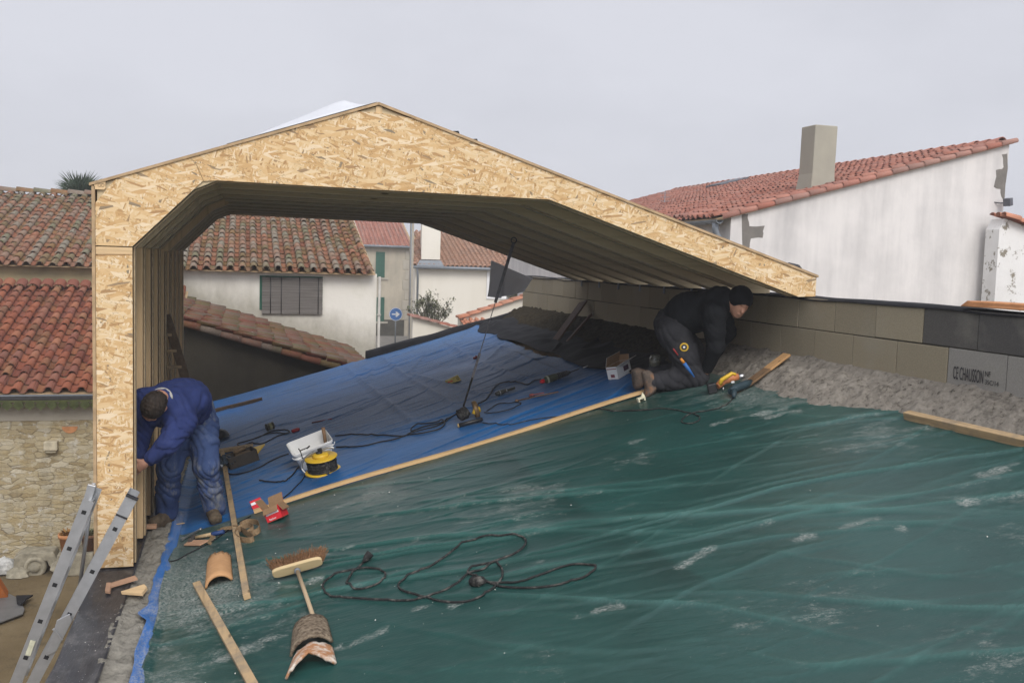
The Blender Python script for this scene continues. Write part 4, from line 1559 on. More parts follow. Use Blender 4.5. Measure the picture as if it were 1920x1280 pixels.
# its edge showing along the wall top
ny, nx = 300, 12
s = np.linspace(0, 1, nx)[:, None] + np.zeros((1, ny))
Y = np.linspace(1.5, 8.3, ny)[None, :] + np.zeros((nx, 1))
X = -.552 + .08 * s + .016 * vn(Y * 2.6, 0 * Y, 95) * (1 - s) + .006 * vn(Y * 9, 0 * Y, 96) * (1 - s)
X = X + .05 * np.clip(1 - np.abs(Y - 5.92) / .12, 0, 1) * -(1 - s)
Z = WT + .022 - .030 * s ** 1.5 + .008 * vn(Y * 5, s * 3, 97)
b = MB()
b.sheet(np.stack([X, Y, Z], -1), .004)
b.t = [(v, 0, 0) for v in (.55 + .45 * vn(X * 3, Y * 1.6, 98)).ravel()] * 2
b.build('hem', mat_tarp('blue tarpaulin hem', (0.025, 0.115, 0.33), (0.36, 0.35, 0.32), False, 1.5, .8, zone=True, rough=.45, crease=(0.045, 0.17, 0.42)), bt, tint=True)

# crumpled black membrane between the tarpaulin and the block wall
nx, ny = 40, 300
s = np.linspace(0, 1, nx)[:, None] + np.zeros((1, ny))
Y = np.linspace(8.35, 14.7, ny)[None, :] + np.zeros((nx, 1))
X = 3.53 + .55 * s + .05 * vn(Y * 1.7, s * 1.5, 100) + .2 * np.clip((9.4 - Y), 0, 1)
Z = deck_z(X) + .035 + (.06 * crease(X, Y, 1.2, 4.4, 103, .3, 2) + .05 * crease(X, Y, .3, 5.3, 107, .3, 2)) * np.clip(s * 4, .15, 1) + .03 * np.abs(vn(X * 3, Y * 3, 108)) * np.sin(np.pi * s)
b = MB()
b.sheet(np.stack([X, Y, Z], -1), .005)
tag(b.build('crumpled_membrane', M['membrane']), 'crumpled black membrane between the blue tarpaulin and the dark end of the block wall', 'membrane')

# small chips and crumbs lying on the green sheet
rc = random.Random(21)
b = MB()
for i in range(420):
    if rc.random() < .55:
        x, y = rc.uniform(-.45, 1.6) * rc.random() ** .4, rc.uniform(3.2, 7.5)
    else:
        x, y = rc.uniform(-.4, 3.9), rc.uniform(3.0, 7.6)
    r = rc.choice([.0016, .002, .002, .0025, .003, .0055])
    c = Vector((x, y, deck_z(x) + .02 + r + float(green_h(np.array(x), np.array(y)))))
    vs = [c + Vector((rc.gauss(0, 1), rc.gauss(0, 1), rc.gauss(0, .6))).normalized() * r * rc.uniform(.7, 1.3) for _ in range(4)]
    b.add(vs, [(0, 1, 2), (0, 2, 3), (0, 3, 1), (1, 3, 2)])
for i in range(160):
    y = rc.uniform(3, 6.6)
    x = rc.uniform(-.98, -.55)
    r = rc.choice([.002, .003, .004])
    c = Vector((x, y, WT + .026 + r))
    vs = [c + Vector((rc.gauss(0, 1), rc.gauss(0, 1), rc.gauss(0, .6))).normalized() * r for _ in range(4)]
    b.add(vs, [(0, 1, 2), (0, 2, 3), (0, 3, 1), (1, 3, 2)])
stuff(b.build('crumbs', plain('mortar crumbs', (0.55, 0.53, 0.48), .9, .1, var=.3)))

# ------------------------------------------------------------------ timber frame
FY0, PITCHF, FTH, NF = 6.80, 0.66, 0.16, 9
ZB, ZC_, ZD = .451, 1.097, -.022
XB, XC, XD = -.945, .903, 4.50


def ztop(x):
    return (ZB + (ZC_ - ZB) * (x - XB) / (XC - XB) if x < XC else ZC_ + (ZD - ZC_) * (x - XC) / (XD - XC)) - .022


T = thing('timber_frame', 'new gabled timber frame faced with strand board, standing over the tarpaulins', 'timber frame', (1.7, FY0, -2.15))
FR = T
xh, xg = -.177, 2.187
parts = {}
post = [(-.935, -2.145), (-.722, -2.145), (-.722, .028), (-.935, .028)]
haunch = [(-.935, .032), (-.722, .032), (-.327, .430), (xh - .002, .497), (xh - .002, ztop(xh)), (-.935, ztop(-.935))]
beam = [(xh + .001, .498), (xg - .001, .480), (xg - .001, ztop(xg)), (XC, ztop(XC)), (xh + .001, ztop(xh))]
raft = [(xg + .001, .480), (4.34, -.203), (4.488, -.203), (4.488, ztop(4.488)), (xg + .001, ztop(xg))]
protos = []
for nm, poly, mt in (('post', post, 'woodZ'), ('haunch', haunch, 'lumberZ'), ('ridge_beam', beam, 'lumberX'), ('rafter', raft, 'lumberX')):
    b = MB()
    b.poly_y(poly, FY0, FY0 + FTH)
    protos.append(b.build(nm, M[mt], T, bevel=.004))
# the light groove lines of the lower flange, one strip along the inner side of every frame
for k in range(1, NF):
    for o in protos:
        c = o.copy()
        COL.objects.link(c)
        c.parent = T
        c.location.y = o.location.y + PITCHF * k + R.uniform(-.012, .012)
        c.location.z = R.uniform(-.006, .004)
        c.location.x = R.uniform(-.003, .003) + {('post', 1): .060, ('post', 2): .062, ('post', 4): .085, ('post', NF - 1): .10, ('haunch', 4): .03}.get((o.name, k), 0)
        if (o.name, k) == ('haunch', 4):
            c.location.z -= .02
        if (o.name, k) in (('haunch', 4), ('post', 1), ('post', NF - 1)):
            c.material_slots[0].link = 'OBJECT'
            c.material_slots[0].material = M['woodZ']  # paler wood puts the light on these members into their colour
M['flange'] = plain('flange wood', (0.42, 0.325, 0.20), .8, .15, var=.25, scale=30)
# inner flange boards, proud below the web
inner = [(-.720, -2.14), (-.720, .03), (-.325, .432), (xh, .5), (xg, .482), (4.32, -.196)]
names = ['flange_board'] * 5
fl = []
for i in range(5):
    (xa, za), (xb, zb_) = inner[i], inner[i + 1]
    d = Vector((xb - xa, 0, zb_ - za)).normalized()
    nrm = Vector((d.z, 0, -d.x))
    b = MB()
    A_, B_ = Vector((xa, FY0 + .045, za)), Vector((xb, FY0 + .045, zb_))
    b.prism([A_ + nrm * .003, B_ + nrm * .003, B_ + nrm * .013, A_ + nrm * .013], (0, FTH * .45, 0))
    o = b.build('flange_board', M['flange'], T, bevel=.003)
    if i == 0:
        o.hide_render = False
    fl.append(o)
for k in range(1, NF):
    for o in fl:
        c = o.copy()
        COL.objects.link(c)
        c.parent = T
        c.location.y = o.location.y + PITCHF * k
# strand board facing of the front frame
def P2(px, py):
    p = onY(px, py, FY0 - .014)
    return (p.x, p.z)


YF, YB = FY0 - .014, FY0 - .001
b = MB()
b.poly_y([(-.944, -2.145), (-.718, -2.145), (-.718, P2(247, 478)[1]), (-.944, P2(180, 478)[1])], YF, YB)
b.build('strand_board', M['osb'], T)
s0, s1, s2 = P2(357, 283), P2(368, 309), P2(381, 339)
zt_ = lambda x: ztop(x) + .004
b = MB()
c1, c2 = P2(178, 380), P2(218, 329)
b.poly_y([(-.944, .034), (-.718, .034), (-.332, .428), s2, s1, (s0[0] - .002, zt_(s0[0])), (c2[0], zt_(c2[0])), (-.944, c1[1])], YF, YB)
b.build('strand_board', M['osb'], T)
b = MB()
r1, r2, r3 = P2(668, 203), P2(709, 212), P2(775, 217)
b.poly_y([(s0[0] + .002, zt_(s0[0])), (s1[0] + .004, s1[1]), (s2[0] + .004, s2[1] - .002), (xh, .497), (xg, .479), (4.345, -.205), (XD, -.198), (XD, zt_(XD)), (r3[0], zt_(r3[0])), (r2[0] + .03, r2[1]), (r2[0] - .03, r2[1]), (r1[0], zt_(r1[0]))], YF, YB)
b.build('strand_board', M['osb'], T)
b = MB()
b.poly_y([(-.944, P2(180, 477)[1] + .002), (-.718, P2(247, 477)[1] + .002), (-.718, .026), (-.944, .026)], YF + .004, YB)
b.build('cover_strip', M['woodX'], T)
b = MB()
p, q = P2(178, 341), P2(198, 356)
b.poly_y([(-.95, q[1]), (q[0] - .01, q[1]), (q[0], q[1] + .01), (q[0], p[1] + .012), (-.95, p[1] - .008)], YF - .006, YF)
cp = b.build('corner_plate', M['woodX'], T)
b = MB()
for u in (186.5, 192.5):
    c = onY(u, 347, YF - .007)
    b.lathe(c, (0, -1, 0), [(0, .011), (.0015, .011), (.0015, .008), (0, .008)], 14)
b.build('stamp_rings', M['oldX'], cp)
# exposed ridge block seam
b = MB()
b.poly_y([(.885, ztop(XC) - .09), (.93, ztop(XC) - .09), (.93, ztop(.93)), (XC, ztop(XC)), (.885, ztop(.885))], FY0 - .010, FY0 - .002)
b.build('ridge_block', M['woodZ'], T)
# sheathing boards
YE = FY0 + PITCHF * (NF - 1) + FTH + .02
b = MB()
b.poly_y([(-.966, -2.14), (-.946, -2.14), (-.946, ZB - .03), (-.966, ZB - .03)], FY0 - .02, YE)
b.build('wall_sheathing', M['sheath'], T)
b = MB()
e0 = (XB - .035, ZB - .035 * .35 - .018)
b.poly_y([e0, (XC, ZC_ - .019), (XC, ZC_), (e0[0], e0[1] + .019)], FY0 - .026, YE)
b.build('roof_sheathing', M['sheath'], T)
b = MB()
b.poly_y([(XC + .001, ZC_ - .019), (XD + .012, ZD - .022), (XD + .012, ZD - .003), (XC + .001, ZC_)], FY0 - .026, YE)
b.build('roof_sheathing', M['sheath'], T)
for k in range(3, NF):
    y = FY0 + PITCHF * k + FTH / 2
    b = MB()
    b.box(4.412, 4.426, y - .016, y + .016, -.285, -.20)
    b.build('anchor_strap', M['zinc'], T)

# white roofing membrane lying loose on the left slope
nx, ny = 40, 60
s = np.linspace(0, 1, nx)[:, None] + np.zeros((1, ny))
Y = np.linspace(FY0 - .02, FY0 + 3.6, ny)[None, :] + np.zeros((nx, 1))
x0, x1 = P2(425, 265)[0], XC - .01
X = x0 + (x1 - x0) * s
lift = np.clip((Y - FY0 - .02) / .22, 0, 1)
Z = ZB + .35 * (X - XB) + .008 + (.105 * np.interp(s, [0, .45, .74, .80, .86, 1], [0, .62, 1, .98, .62, .0]) + .006 * vn(X * 5, Y * 3, 120) * np.sin(np.pi * s)) * lift ** .7
b = MB()
b.sheet(np.stack([X, Y, Z], -1), .003)
tag(b.build('roofing_membrane', plain('white roofing membrane', (0.56, 0.575, 0.60), .55, .3, var=.05, scale=5)), 'loose white roofing membrane billowing on the left roof slope near the ridge', 'membrane')
# dark scraps sticking up from the right slope
def on_slope(px):
    x = P2(px, 300)[0]
    for _ in range(2):
        pass
    return x


xs = onY(1480, 490, FY0 + .25).x
b = MB()
zs = ztop(xs) + .025
sl2 = Vector((XD - XC, 0, ZD - ZC_)).normalized()
n2 = Vector((-sl2.z, 0, sl2.x))
pts = []
for i, (t, rr) in enumerate(((0, .035), (.16, .042))):
    for j in range(9):
        a = math.pi * j / 8
        pts.append(Vector((xs - .10, FY0 + .25, zs)) + sl2 * 0 + Vector((1, 0, -.12)) * t + Vector((0, math.cos(a) * rr, math.sin(a) * rr + .012)))
b.add(pts, [(j, j + 1, 10 + j, 9 + j) for j in range(8)] + [(j + 1, j, 9 + j, 10 + j) for j in range(8)], 0, True)
b.build
c0 = Vector((xs - .12, FY0 + .22, zs + .01))
b = MB()
b.tube([c0, c0 + Vector((.10, 0, .018)), c0 + Vector((.19, .02, .005)), c0 + Vector((.225, .03, -.01))], [.020, .036, .036, .026], 12)
tag(b.build('pipe_offcut', M['blackplastic']), 'dark pipe offcut resting near the low end of the right roof slope', 'pipe')
for u, v, w in ((852, 243, .05), (890, 253, .035)):
    b = MB()
    p = onY(u, v + 4, FY0 + .02)
    zz = ztop(p.x) + .023
    b.add([(p.x - w, FY0 + .02, zz), (p.x + w, FY0 + .02, zz - .03), (p.x + w * .8, FY0 + .06, zz + .022), (p.x - w * .2, FY0 + .06, zz + .018), (p.x - w, FY0 + .05, zz - .01), (p.x + w, FY0 + .05, zz - .04)], [(0, 1, 2, 3), (3, 2, 5, 4)])
    b.build('felt_flap', M['membrane'], FR)

# ------------------------------------------------------------------ loose things on the sheets


def GH(x, y):
    """Top of whichever sheet lies at x, y."""
    f = green_h if y < LATH_Y else blue_h
    return deck_z(x) + .008 + float(lap(np.array(x))) + float(f(np.array(x), np.array(y)))


def onS(px, py, h=0.0):
    """Photo pixel onto the sheet surface, h above it."""
    p = onD(px, py, h + .012)
    for _ in range(4):
        p = onD(px, py, h + GH(p.x, p.y) - deck_z(p.x))
    return p


def axes(yaw):
    """Right-handed axes lying in the slope, turned by yaw; returns (a, b, n)."""
    return DU * math.cos(yaw) + DV * math.sin(yaw), DV * math.cos(yaw) - DU * math.sin(yaw), DN


def stick(name, label, cat, p, q, w, h, mat, bevel=.003, group=None):
    b = MB()
    b.beam(p, q, w, h, DN)
    o = tag(b.build(name, mat, bevel=bevel), label, cat, group)
    return o


def wood_mat(p, q, kind):
    d = q - p
    return M[kind + ('X' if abs(d.x) > max(abs(d.y), abs(d.z)) else 'Y' if abs(d.y) > abs(d.z) else 'Z')]


# wooden lath between the two sheets: one long bowed strip
b = MB()
pts = []
for i in range(25):
    f = i / 24
    px = 476 + (1256 - 476) * f
    p = Vector((0, LATH_Y + .012 * math.sin(f * 5), 0))
    p.x = onD(476, 968).x + (onD(1258, 726).x - onD(476, 968).x) * f
    p.z = deck_z(p.x) + .036 + .012 * math.sin(f * 9)
    pts.append(p)
for i in range(24):
    b.beam(pts[i], pts[i + 1] + (pts[i + 1] - pts[i]) * .002, .048, .026, DN)
tag(b.build('lath', mat_wood('pale lath', 'X', (0.62, 0.41, 0.20), .75)), 'long pale wooden lath holding the green sheet against the blue one', 'lath')

p, q = onS(369, 1094, .014), onS(500, 1330, .014)
stick('batten', 'weathered batten lying on the green sheet beside the curved tile, running out of the picture', 'batten', p, q, .048, .034, wood_mat(p, q, 'old'))
p, q = onS(417, 848, .02), onS(463, 1118, .02)
stick('batten', 'long batten lying across the front edge of the blue sheet past the coiled strap', 'batten', p, q, .042, .036, wood_mat(p, q, 'old'))
p, q = onS(392, 772, .02), onS(491, 748, .02)
stick('batten', 'short dark batten behind the man in blue on the blue sheet', 'batten', p, q, .05, .05, plain('dark wood', (0.13, 0.085, 0.05), .85, .1, var=.4))
p, q = onD(1700, 778, .045), onD(1960, 838, .045)
stick('batten', 'thick square batten resting along the foot of the mortar bank', 'batten', p, q, .055, .055, wood_mat(p, q, 'old'), .005)
p, q = onS(1398, 722, .02), onX(1476, 664, XW - .10)
b = MB()
d = q - p
m_ = p.lerp(q, .52)
sd_ = d.cross(Vector((-.6, 0, .8))).normalized()
upn = sd_.cross(d).normalized()
for (a_, c_) in ((p, m_), (m_, q)):
    b.frame_box((a_ + c_) / 2, c_ - a_, sd_ * .105, upn * .018, 0 if a_ is p else 1)
tag(b.build('board', [mat_wood('stained board', 'X', (0.19, 0.115, 0.06), .5, worn=.4), mat_wood('bare board', 'X', (0.50, 0.29, 0.13), .7)], bevel=.003), 'two tone board leaning on the mortar bank beside the orange drill', 'board')

# broom
hub = onS(557, 1066, .05)
l, r = onS(511, 1076, .05), onS(604, 1050, .05)
T = thing('broom', 'wooden broom with brown bristles lying on the green sheet', 'broom', onS(557, 1068))
ax_ = (r - l).normalized()
by = DN.cross(ax_).normalized()
hw_ = (DN * .9 - by * .42).normalized()
ht_ = ax_.cross(hw_).normalized()
if ht_.dot(by) < 0:
    ht_ = -ht_
b = MB()
ln = (r - l).length
prof = []
for i in range(24):
    a = 2 * math.pi * i / 24
    ca, sa = math.cos(a), math.sin(a)
    prof.append((l + r) / 2 + ax_ * (ln / 2 * math.copysign(abs(ca) ** .35, ca)) + hw_ * (.036 * math.copysign(abs(sa) ** .5, sa)))
b.prism([p - ht_ * .012 for p in prof], ht_ * .026)
b.build('head', mat_wood('broom head', 'X', (0.55, 0.42, 0.23), .75), T, bevel=.006)
b = MB()
rbm = random.Random(4)
for i in range(900):
    u = rbm.uniform(-.47, .5)
    w0 = rbm.uniform(-.2, 1)
    s0_ = (l + r) / 2 + ax_ * ln * u + hw_ * rbm.uniform(-.026, .03) + ht_ * .012
    e0_ = s0_ + ht_ * rbm.uniform(.055, .085) + ax_ * (u * .06 + rbm.gauss(0, .012)) + hw_ * rbm.gauss(.012, .014)
    b.tube([s0_, e0_], [.0022, .0014], 3, caps=False)
b.build('bristles', plain('brown bristle', (0.21, 0.115, 0.06), .9, .1, var=.5, scale=120), T)
b = MB()
e_ = onS(593, 1172, .02)
b.tube([hub - ht_ * .012, hub.lerp(e_, .5) + DN * .004, e_, hub.lerp(e_, 1.12)], [.012, .0125, .0125, .0125], 10)
b.build('handle', mat_wood('broom handle', 'Y', (0.50, 0.38, 0.24), .7), T)
b = MB()
b.lathe(hub - ht_ * .014, (e_ - hub), [(-.008, .018), (.012, .020), (.024, .016)], 14)
b.build('socket', M['zinc'], T)


def half_tile(mb, c, ax, length, r0, r1, th=.014, span=math.pi, seg=16, rag0=0.0, rag1=0.0, seed=1, lift=0.0, a0=0.0, notch=0.0):
    """Canal tile piece with ragged ends; c the middle on the sheet, ax its long axis."""
    rr = random.Random(seed)
    ax = Vector(ax).normalized()
    s = ax.cross(DN).normalized()
    nl = 7
    outer, inner_ = [], []
    e0 = [rr.uniform(-1, 1) * rag0 + notch * math.exp(-((j_ - seg / 2) / 2.6) ** 2) for j_ in range(seg + 1)]
    e1 = [rr.uniform(-1, 1) * rag1 for _ in range(seg + 1)]
    for i in range(nl):
        f = i / (nl - 1)
        for j in range(seg + 1):
            a = math.pi / 2 - span / 2 + span * j / seg + a0
            t = (f - .5) * length + (e0[j] * (1 - f) + e1[j] * f)
            R_ = r0 + (r1 - r0) * f
            for lst, q in ((outer, R_), (inner_, R_ - th)):
                lst.append(Vector(c) + ax * t + s * (math.cos(a) * q) + DN * (math.sin(a) * q - R_ * math.sin(math.pi / 2 - span / 2) + lift + th * .5))
    w = seg + 1
    vs = outer + inner_
    k = nl * w
    fs = []
    for i in range(nl - 1):
        for j in range(seg):
            a, b_, c_, d = i * w + j, i * w + j + 1, (i + 1) * w + j + 1, (i + 1) * w + j
            fs += [(a, d, c_, b_), (k + a, k + b_, k + c_, k + d)]
    for j in range(seg):
        fs += [(j, j + 1, k + j + 1, k + j), ((nl - 1) * w + j + 1, (nl - 1) * w + j, k + (nl - 1) * w + j, k + (nl - 1) * w + j + 1)]
    for i in range(nl - 1):
        fs += [((i + 1) * w, i * w, k + i * w, k + (i + 1) * w), (i * w + seg, (i + 1) * w + seg, k + (i + 1) * w + seg, k + i * w + seg)]
    return mb.add(vs, fs, 0, True)


cl_ = NT('fresh broken tile', .85, .15)
cl_.color(cl_.mix(cl_.noise(cl_.co(), 18, 6, .6), (0.36, 0.19, 0.085), (0.58, 0.34, 0.17))).bump(cl_.noise(cl_.co(), 30, 6, .7), .4, .01)
gt = NT('lichen grey tile', .95, .08)
_f = gt.noise(gt.co(), 42, 7, .75)
gt.color(gt.mix(gt.ramp(_f, [(.38, 0), (.6, 1)]), (0.085, 0.06, 0.042), (0.30, 0.24, 0.17))).bump(_f, 1.0, .015)
wt_ = NT('limed tile', .9, .1)
wt_.color(wt_.mix(wt_.ramp(wt_.noise(wt_.co(), 14, 6, .7), [(.42, 0), (.58, 1)]), (0.36, 0.18, 0.09), (0.60, 0.54, 0.46))).bump(wt_.noise(wt_.co(), 30, 6, .7), .4, .01)

p, q = onS(411, 1096, .0), onS(411, 1050, .0)
b = MB()
half_tile(b, (p + q) / 2, q - p, (q - p).length * 1.0, .096, .088, .014, 2.4, rag1=.026, seed=3)
tag(b.build('roof_tile', cl_.m, bevel=0), 'bright orange curved tile with a snapped end at the top of a batten', 'roof tile', None)
p, q = onS(586, 1222, .0), onS(583, 1176, .0)
b = MB()
half_tile(b, (p + q) / 2, q - p, (q - p).length * 1.0, .125, .105, .014, 2.2, rag0=.006, rag1=.006, seed=5, lift=.012)
tag(b.build('roof_tile', gt.m), 'grey lichen covered curved tile lying over the broom handle', 'roof tile')
b = MB()
p, q = onS(584, 1262, .0), onS(588, 1226, .0)
half_tile(b, (p + q) / 2, q - p, (q - p).length * .95, .155, .125, .013, 1.9, rag0=.012, rag1=.012, seed=10, lift=.006, notch=.075)
tag(b.build('roof_tile', wt_.m), 'broken lime stained tile shard in front of the grey tile', 'roof tile')

# ------------------------------------------------------------------ cables


def spline(pts, n=6):
    out = []
    P = [Vector(p) for p in pts]
    P = [P[0] * 2 - P[1]] + P + [P[-1] * 2 - P[-2]]
    for i in range(1, len(P) - 2):
        for k in range(n):
            t = k / n
            a, b_, c, d = P[i - 1], P[i], P[i + 1], P[i + 2]
            out.append(.5 * ((2 * b_) + (c - a) * t + (2 * a - 5 * b_ + 4 * c - d) * t * t + (3 * b_ - a - 3 * c + d) * t ** 3))
    out.append(P[-2])
    return out


def lay(pix, r):
    """A cable following photo pixels, lying on the sheet."""
    pts = spline([onS(x, y, 0) for x, y in pix])
    for p in pts:
        p.z = GH(p.x, p.y) + r
    return pts


def cable(name, label, pix, r=.0065, mat='black', extra=None):
    b = MB()
    pts = lay(pix, r)
    b.tube(pts, r, 7)
    if extra:
        extra(b, pts)
    return tag(b.build(name, M[mat] if isinstance(mat, str) else mat), label, 'cable')


def cr(pts, ox, oy, s):
    return [(ox + x / s, oy + y / s) for x, y in pts]


dc = NT('dusty rubber', .75, .2)
dc.color(dc.mix(dc.ramp(dc.noise(dc.co(), 22, 5, .7), [(.5, 0), (.68, .7)]), (0.020, 0.020, 0.020), (0.17, 0.16, 0.14)))
M['cable'] = dc.m
pix = cr([(340, 352), (300, 392), (250, 432), (222, 490), (245, 520), (315, 527), (395, 502), (450, 462), (452, 428), (415, 407), (340, 400), (240, 415), (150, 445), (95, 480), (80, 520), (115, 560), (205, 578), (330, 586), (450, 592), (560, 597), (640, 588), (740, 558), (830, 525), (900, 478), (960, 430), (1040, 395), (1140, 350), (1230, 315), (1285, 275), (1299, 240), (1270, 212), (1190, 201), (1080, 205), (980, 232), (900, 268), (830, 320), (760, 368), (650, 422), (560, 475), (535, 500), (547, 530), (620, 556), (700, 577), (770, 597), (860, 608), (950, 602), (1030, 572), (1100, 525), (1150, 468), (1158, 418), (1130, 380), (1080, 374), (1010, 386), (958, 412), (955, 434), (1010, 455), (1070, 485), (1130, 508), (1220, 520), (1360, 520), (1500, 501), (1640, 460), (1712, 412), (1700, 385), (1600, 379), (1500, 400), (1400, 438), (1300, 474), (1200, 490), (1100, 490), (1020, 482)], 580, 940, 3.2)
T = thing('extension_cable', 'black extension cable looped on the green sheet with plug and socket ends', 'cable', onS(700, 1080))
b = MB()
b.tube(lay(pix, .006), .006, 7)
b.build('cord', M['cable'], T)
a, c = onS(681, 1053, .012), onS(690, 1042, .022)
b = MB()
b.lathe(a, c - a, [(0, .009), (.015, .013), (.03, .022), (.055, .024), (.07, .023)], 14)
b.build('plug', M['cable'], T)
a, c = onS(904, 1090, .022), onS(882, 1089, .022)
b = MB()
b.lathe(a, c - a, [(-.02, .008), (0, .014), (.012, .021), (.05, .026), (.075, .024), (.08, .02)], 16)
for i in range(10):
    b.lathe(a.lerp(c, .2 + .06 * i), c - a, [(0, .0275), (.003, .0275)], 16)
b.build('socket', M['cable'], T)

cable('power_cable', 'dark cable from the white tub across the blue sheet to the circular saw', cr([(755, 790), (900, 779), (1050, 783), (1180, 790), (1270, 792), (1320, 768), (1420, 742), (1500, 722), (1570, 690), (1640, 640), (1690, 610)], 440, 620, 4))
cable('power_cable', 'second dark cable looping below the first towards the circular saw', cr([(762, 876), (900, 872), (1000, 860), (1100, 835), (1200, 818), (1290, 785), (1400, 772), (1520, 745), (1568, 715), (1575, 690), (1560, 672), (1500, 690), (1400, 706), (1335, 725), (1322, 752), (1345, 750), (1420, 722), (1540, 695), (1610, 655), (1690, 615)], 440, 620, 4))
cable('power_cable', 'grey cable arching from the reel handle down to the blue sheet', cr([(560, 935), (520, 965), (490, 1010), (440, 1075), (390, 1120), (330, 1137), (250, 1133), (185, 1122)], 440, 620, 4))
cable('power_cable', 'thin cable from under the cable reel towards the red carton', cr([(525, 1090), (500, 1130), (460, 1170), (410, 1220), (350, 1265), (300, 1290)], 440, 620, 4), .005)
cable('power_cable', 'dark cable coils between the tool case and the white tub', cr([(395, 775), (330, 790), (260, 825), (200, 850), (120, 845), (60, 870), (20, 850), (90, 830), (180, 800), (270, 760), (340, 745), (400, 750), (412, 768), (380, 772), (300, 768), (230, 780), (150, 810)], 440, 620, 4))
cable('power_cable', 'dark cable running from the tub to the foot of the tool case', cr([(405, 925), (340, 948), (260, 985), (180, 1030), (100, 1060), (0, 1080), (-60, 1070)], 440, 620, 4))
cable('power_cable', 'thin cable crossing the lath and looping on the green sheet to the orange drill', [(905, 793), (935, 796), (960, 796), (990, 789), (1020, 784), (1060, 780), (1100, 772)] + cr([(1380, 675), (1470, 668), (1560, 682), (1700, 680), (1850, 672)], 760, 600, 4) + cr([(180, 1166), (330, 1162), (440, 1158), (560, 1145), (660, 1155), (730, 1172), (800, 1183), (845, 1205), (840, 1235), (790, 1256), (730, 1254), (712, 1235), (740, 1205), (800, 1178), (880, 1165), (980, 1145), (1050, 1115), (1090, 1075), (1103, 1030)], 1100, 480, 4), .0045, 'cable')
cable('power_cable', 'cable trailing from the black drill past the torch to the circular saw', cr([(1325, 402), (1250, 420), (1180, 460), (1100, 440), (1000, 428), (900, 445), (830, 485), (800, 540), (760, 600), (690, 650), (650, 680)], 780, 640, 5.647))
cable('power_cable', 'tangled cable on the blue sheet right of the circular saw', cr([(720, 755), (800, 760), (900, 745), (1000, 720), (1060, 690), (1110, 660), (1060, 645), (960, 655), (880, 660), (820, 690), (750, 740)], 780, 640, 5.647), .005)
cable('power_cable', 'thin black wire trailing over the wall top from the membrane to the coiled strap', [(470, 968), (440, 985), (420, 1000), (390, 1020), (350, 1040), (318, 1053)], .0045)

# ------------------------------------------------------------------ cable reel
c = onS(606, 884, 0)
T = thing('cable_reel', 'yellow cable reel wound with black cable beside the white tub', 'cable reel', c)
tilt = (DN * 1.0 + DU * .10 - DV * .12).normalized()
b = MB()
b.lathe(c + tilt * .004, tilt, [(0, .152), (.006, .158), (.014, .156), (.016, .12), (.016, .05)], 36)
b.lathe(c + tilt * .128, tilt, [(0, .05), (.0, .12), (.004, .142), (.010, .145), (.016, .138), (.016, .05)], 36)
b.lathe(c + tilt * .14, tilt, [(0, .075), (.03, .068), (.036, .05), (.036, .01)], 24)
b.build('drum', M['yellow'], T)
b = MB()
for lay_ in range(6):
    h = .030 + lay_ * .0165
    s = tilt.orthogonal().normalized()
    t = tilt.cross(s)
    rr = .122 + R.uniform(-.004, .008)
    pts = [c + tilt * (h + .004 * math.sin(k * .6)) + s * (math.cos(k * 2 * math.pi / 36) * rr) + t * (math.sin(k * 2 * math.pi / 36) * rr) for k in range(37)]
    b.tube(pts, .0092, 7)
b.lathe(c + tilt * .018, tilt, [(0, .05), (.11, .05)], 20)
b.build('wound_cable', M['cable'], T)
for px_, py_ in ((612, 878), (585, 870)):
    b = MB()
    pp = onS(px_, py_, .05)
    d = (pp - c)
    d = (d - tilt * d.dot(tilt)).normalized()
    b.frame_box(c + d * .142 + tilt * .072, d * .012, tilt.cross(d) * .025, tilt * .125)
    b.build('stand_strut', M['cable'], T)
b = MB()
lft = (onS(560, 885, .0) - onS(640, 866, 0)).normalized()
hp = [c + lft * .16 + tilt * .03 - DV * .02, c + lft * .185 + tilt * .08, c + lft * .165 + tilt * .14, c + lft * .10 + tilt * .185, c + tilt * .205, c - lft * .09 + tilt * .21, c - lft * .13 + tilt * .19]
b.tube(spline(hp), .011, 10)
b.build('handle', M['alu'], T)
b = MB()
b.lathe(c + tilt * .178 + lft * .01, tilt, [(0, .03), (.012, .03), (.018, .02)], 14)
b.frame_box(c + tilt * .205 + lft * .0, lft * .04, DV * .035, tilt * .03)
b.build('socket_cover', M['blackplastic'], T)

# ------------------------------------------------------------------ white tub with a handle in it
c = onS(593, 868, 0)
T = thing('plastic_tub', 'square white plastic tub behind the yellow cable reel', 'tub', c)
A_, B_, N_ = axes(.10)
N_ = (DN + DU * -.05 - DV * .22).normalized()
B_ = (B_ - N_ * B_.dot(N_)).normalized()
A_ = B_.cross(N_).normalized()


def rrect(c, a, b_, hw, hd, r, n=4):
    out = []
    for (sx_, sy_, st) in ((1, 1, 0), (-1, 1, 1), (-1, -1, 2), (1, -1, 3)):
        for k in range(n + 1):
            an = math.pi / 2 * (st + k / n)
            out.append(c + a * (sx_ * (hw - r) + math.cos(an) * r) + b_ * (sy_ * (hd - r) + math.sin(an) * r))
    return out


def loft(mb, rings, mat=0, close0=True, close1=False):
    n = len(rings[0])
    vs = [p for r_ in rings for p in r_]
    fs = [(i * n + j, i * n + (j + 1) % n, (i + 1) * n + (j + 1) % n, (i + 1) * n + j) for i in range(len(rings) - 1) for j in range(n)]
    if close0:
        fs.append(tuple(reversed(range(n))))
    if close1:
        fs.append(tuple((len(rings) - 1) * n + j for j in range(n)))
    return mb.add(vs, fs, mat, False)


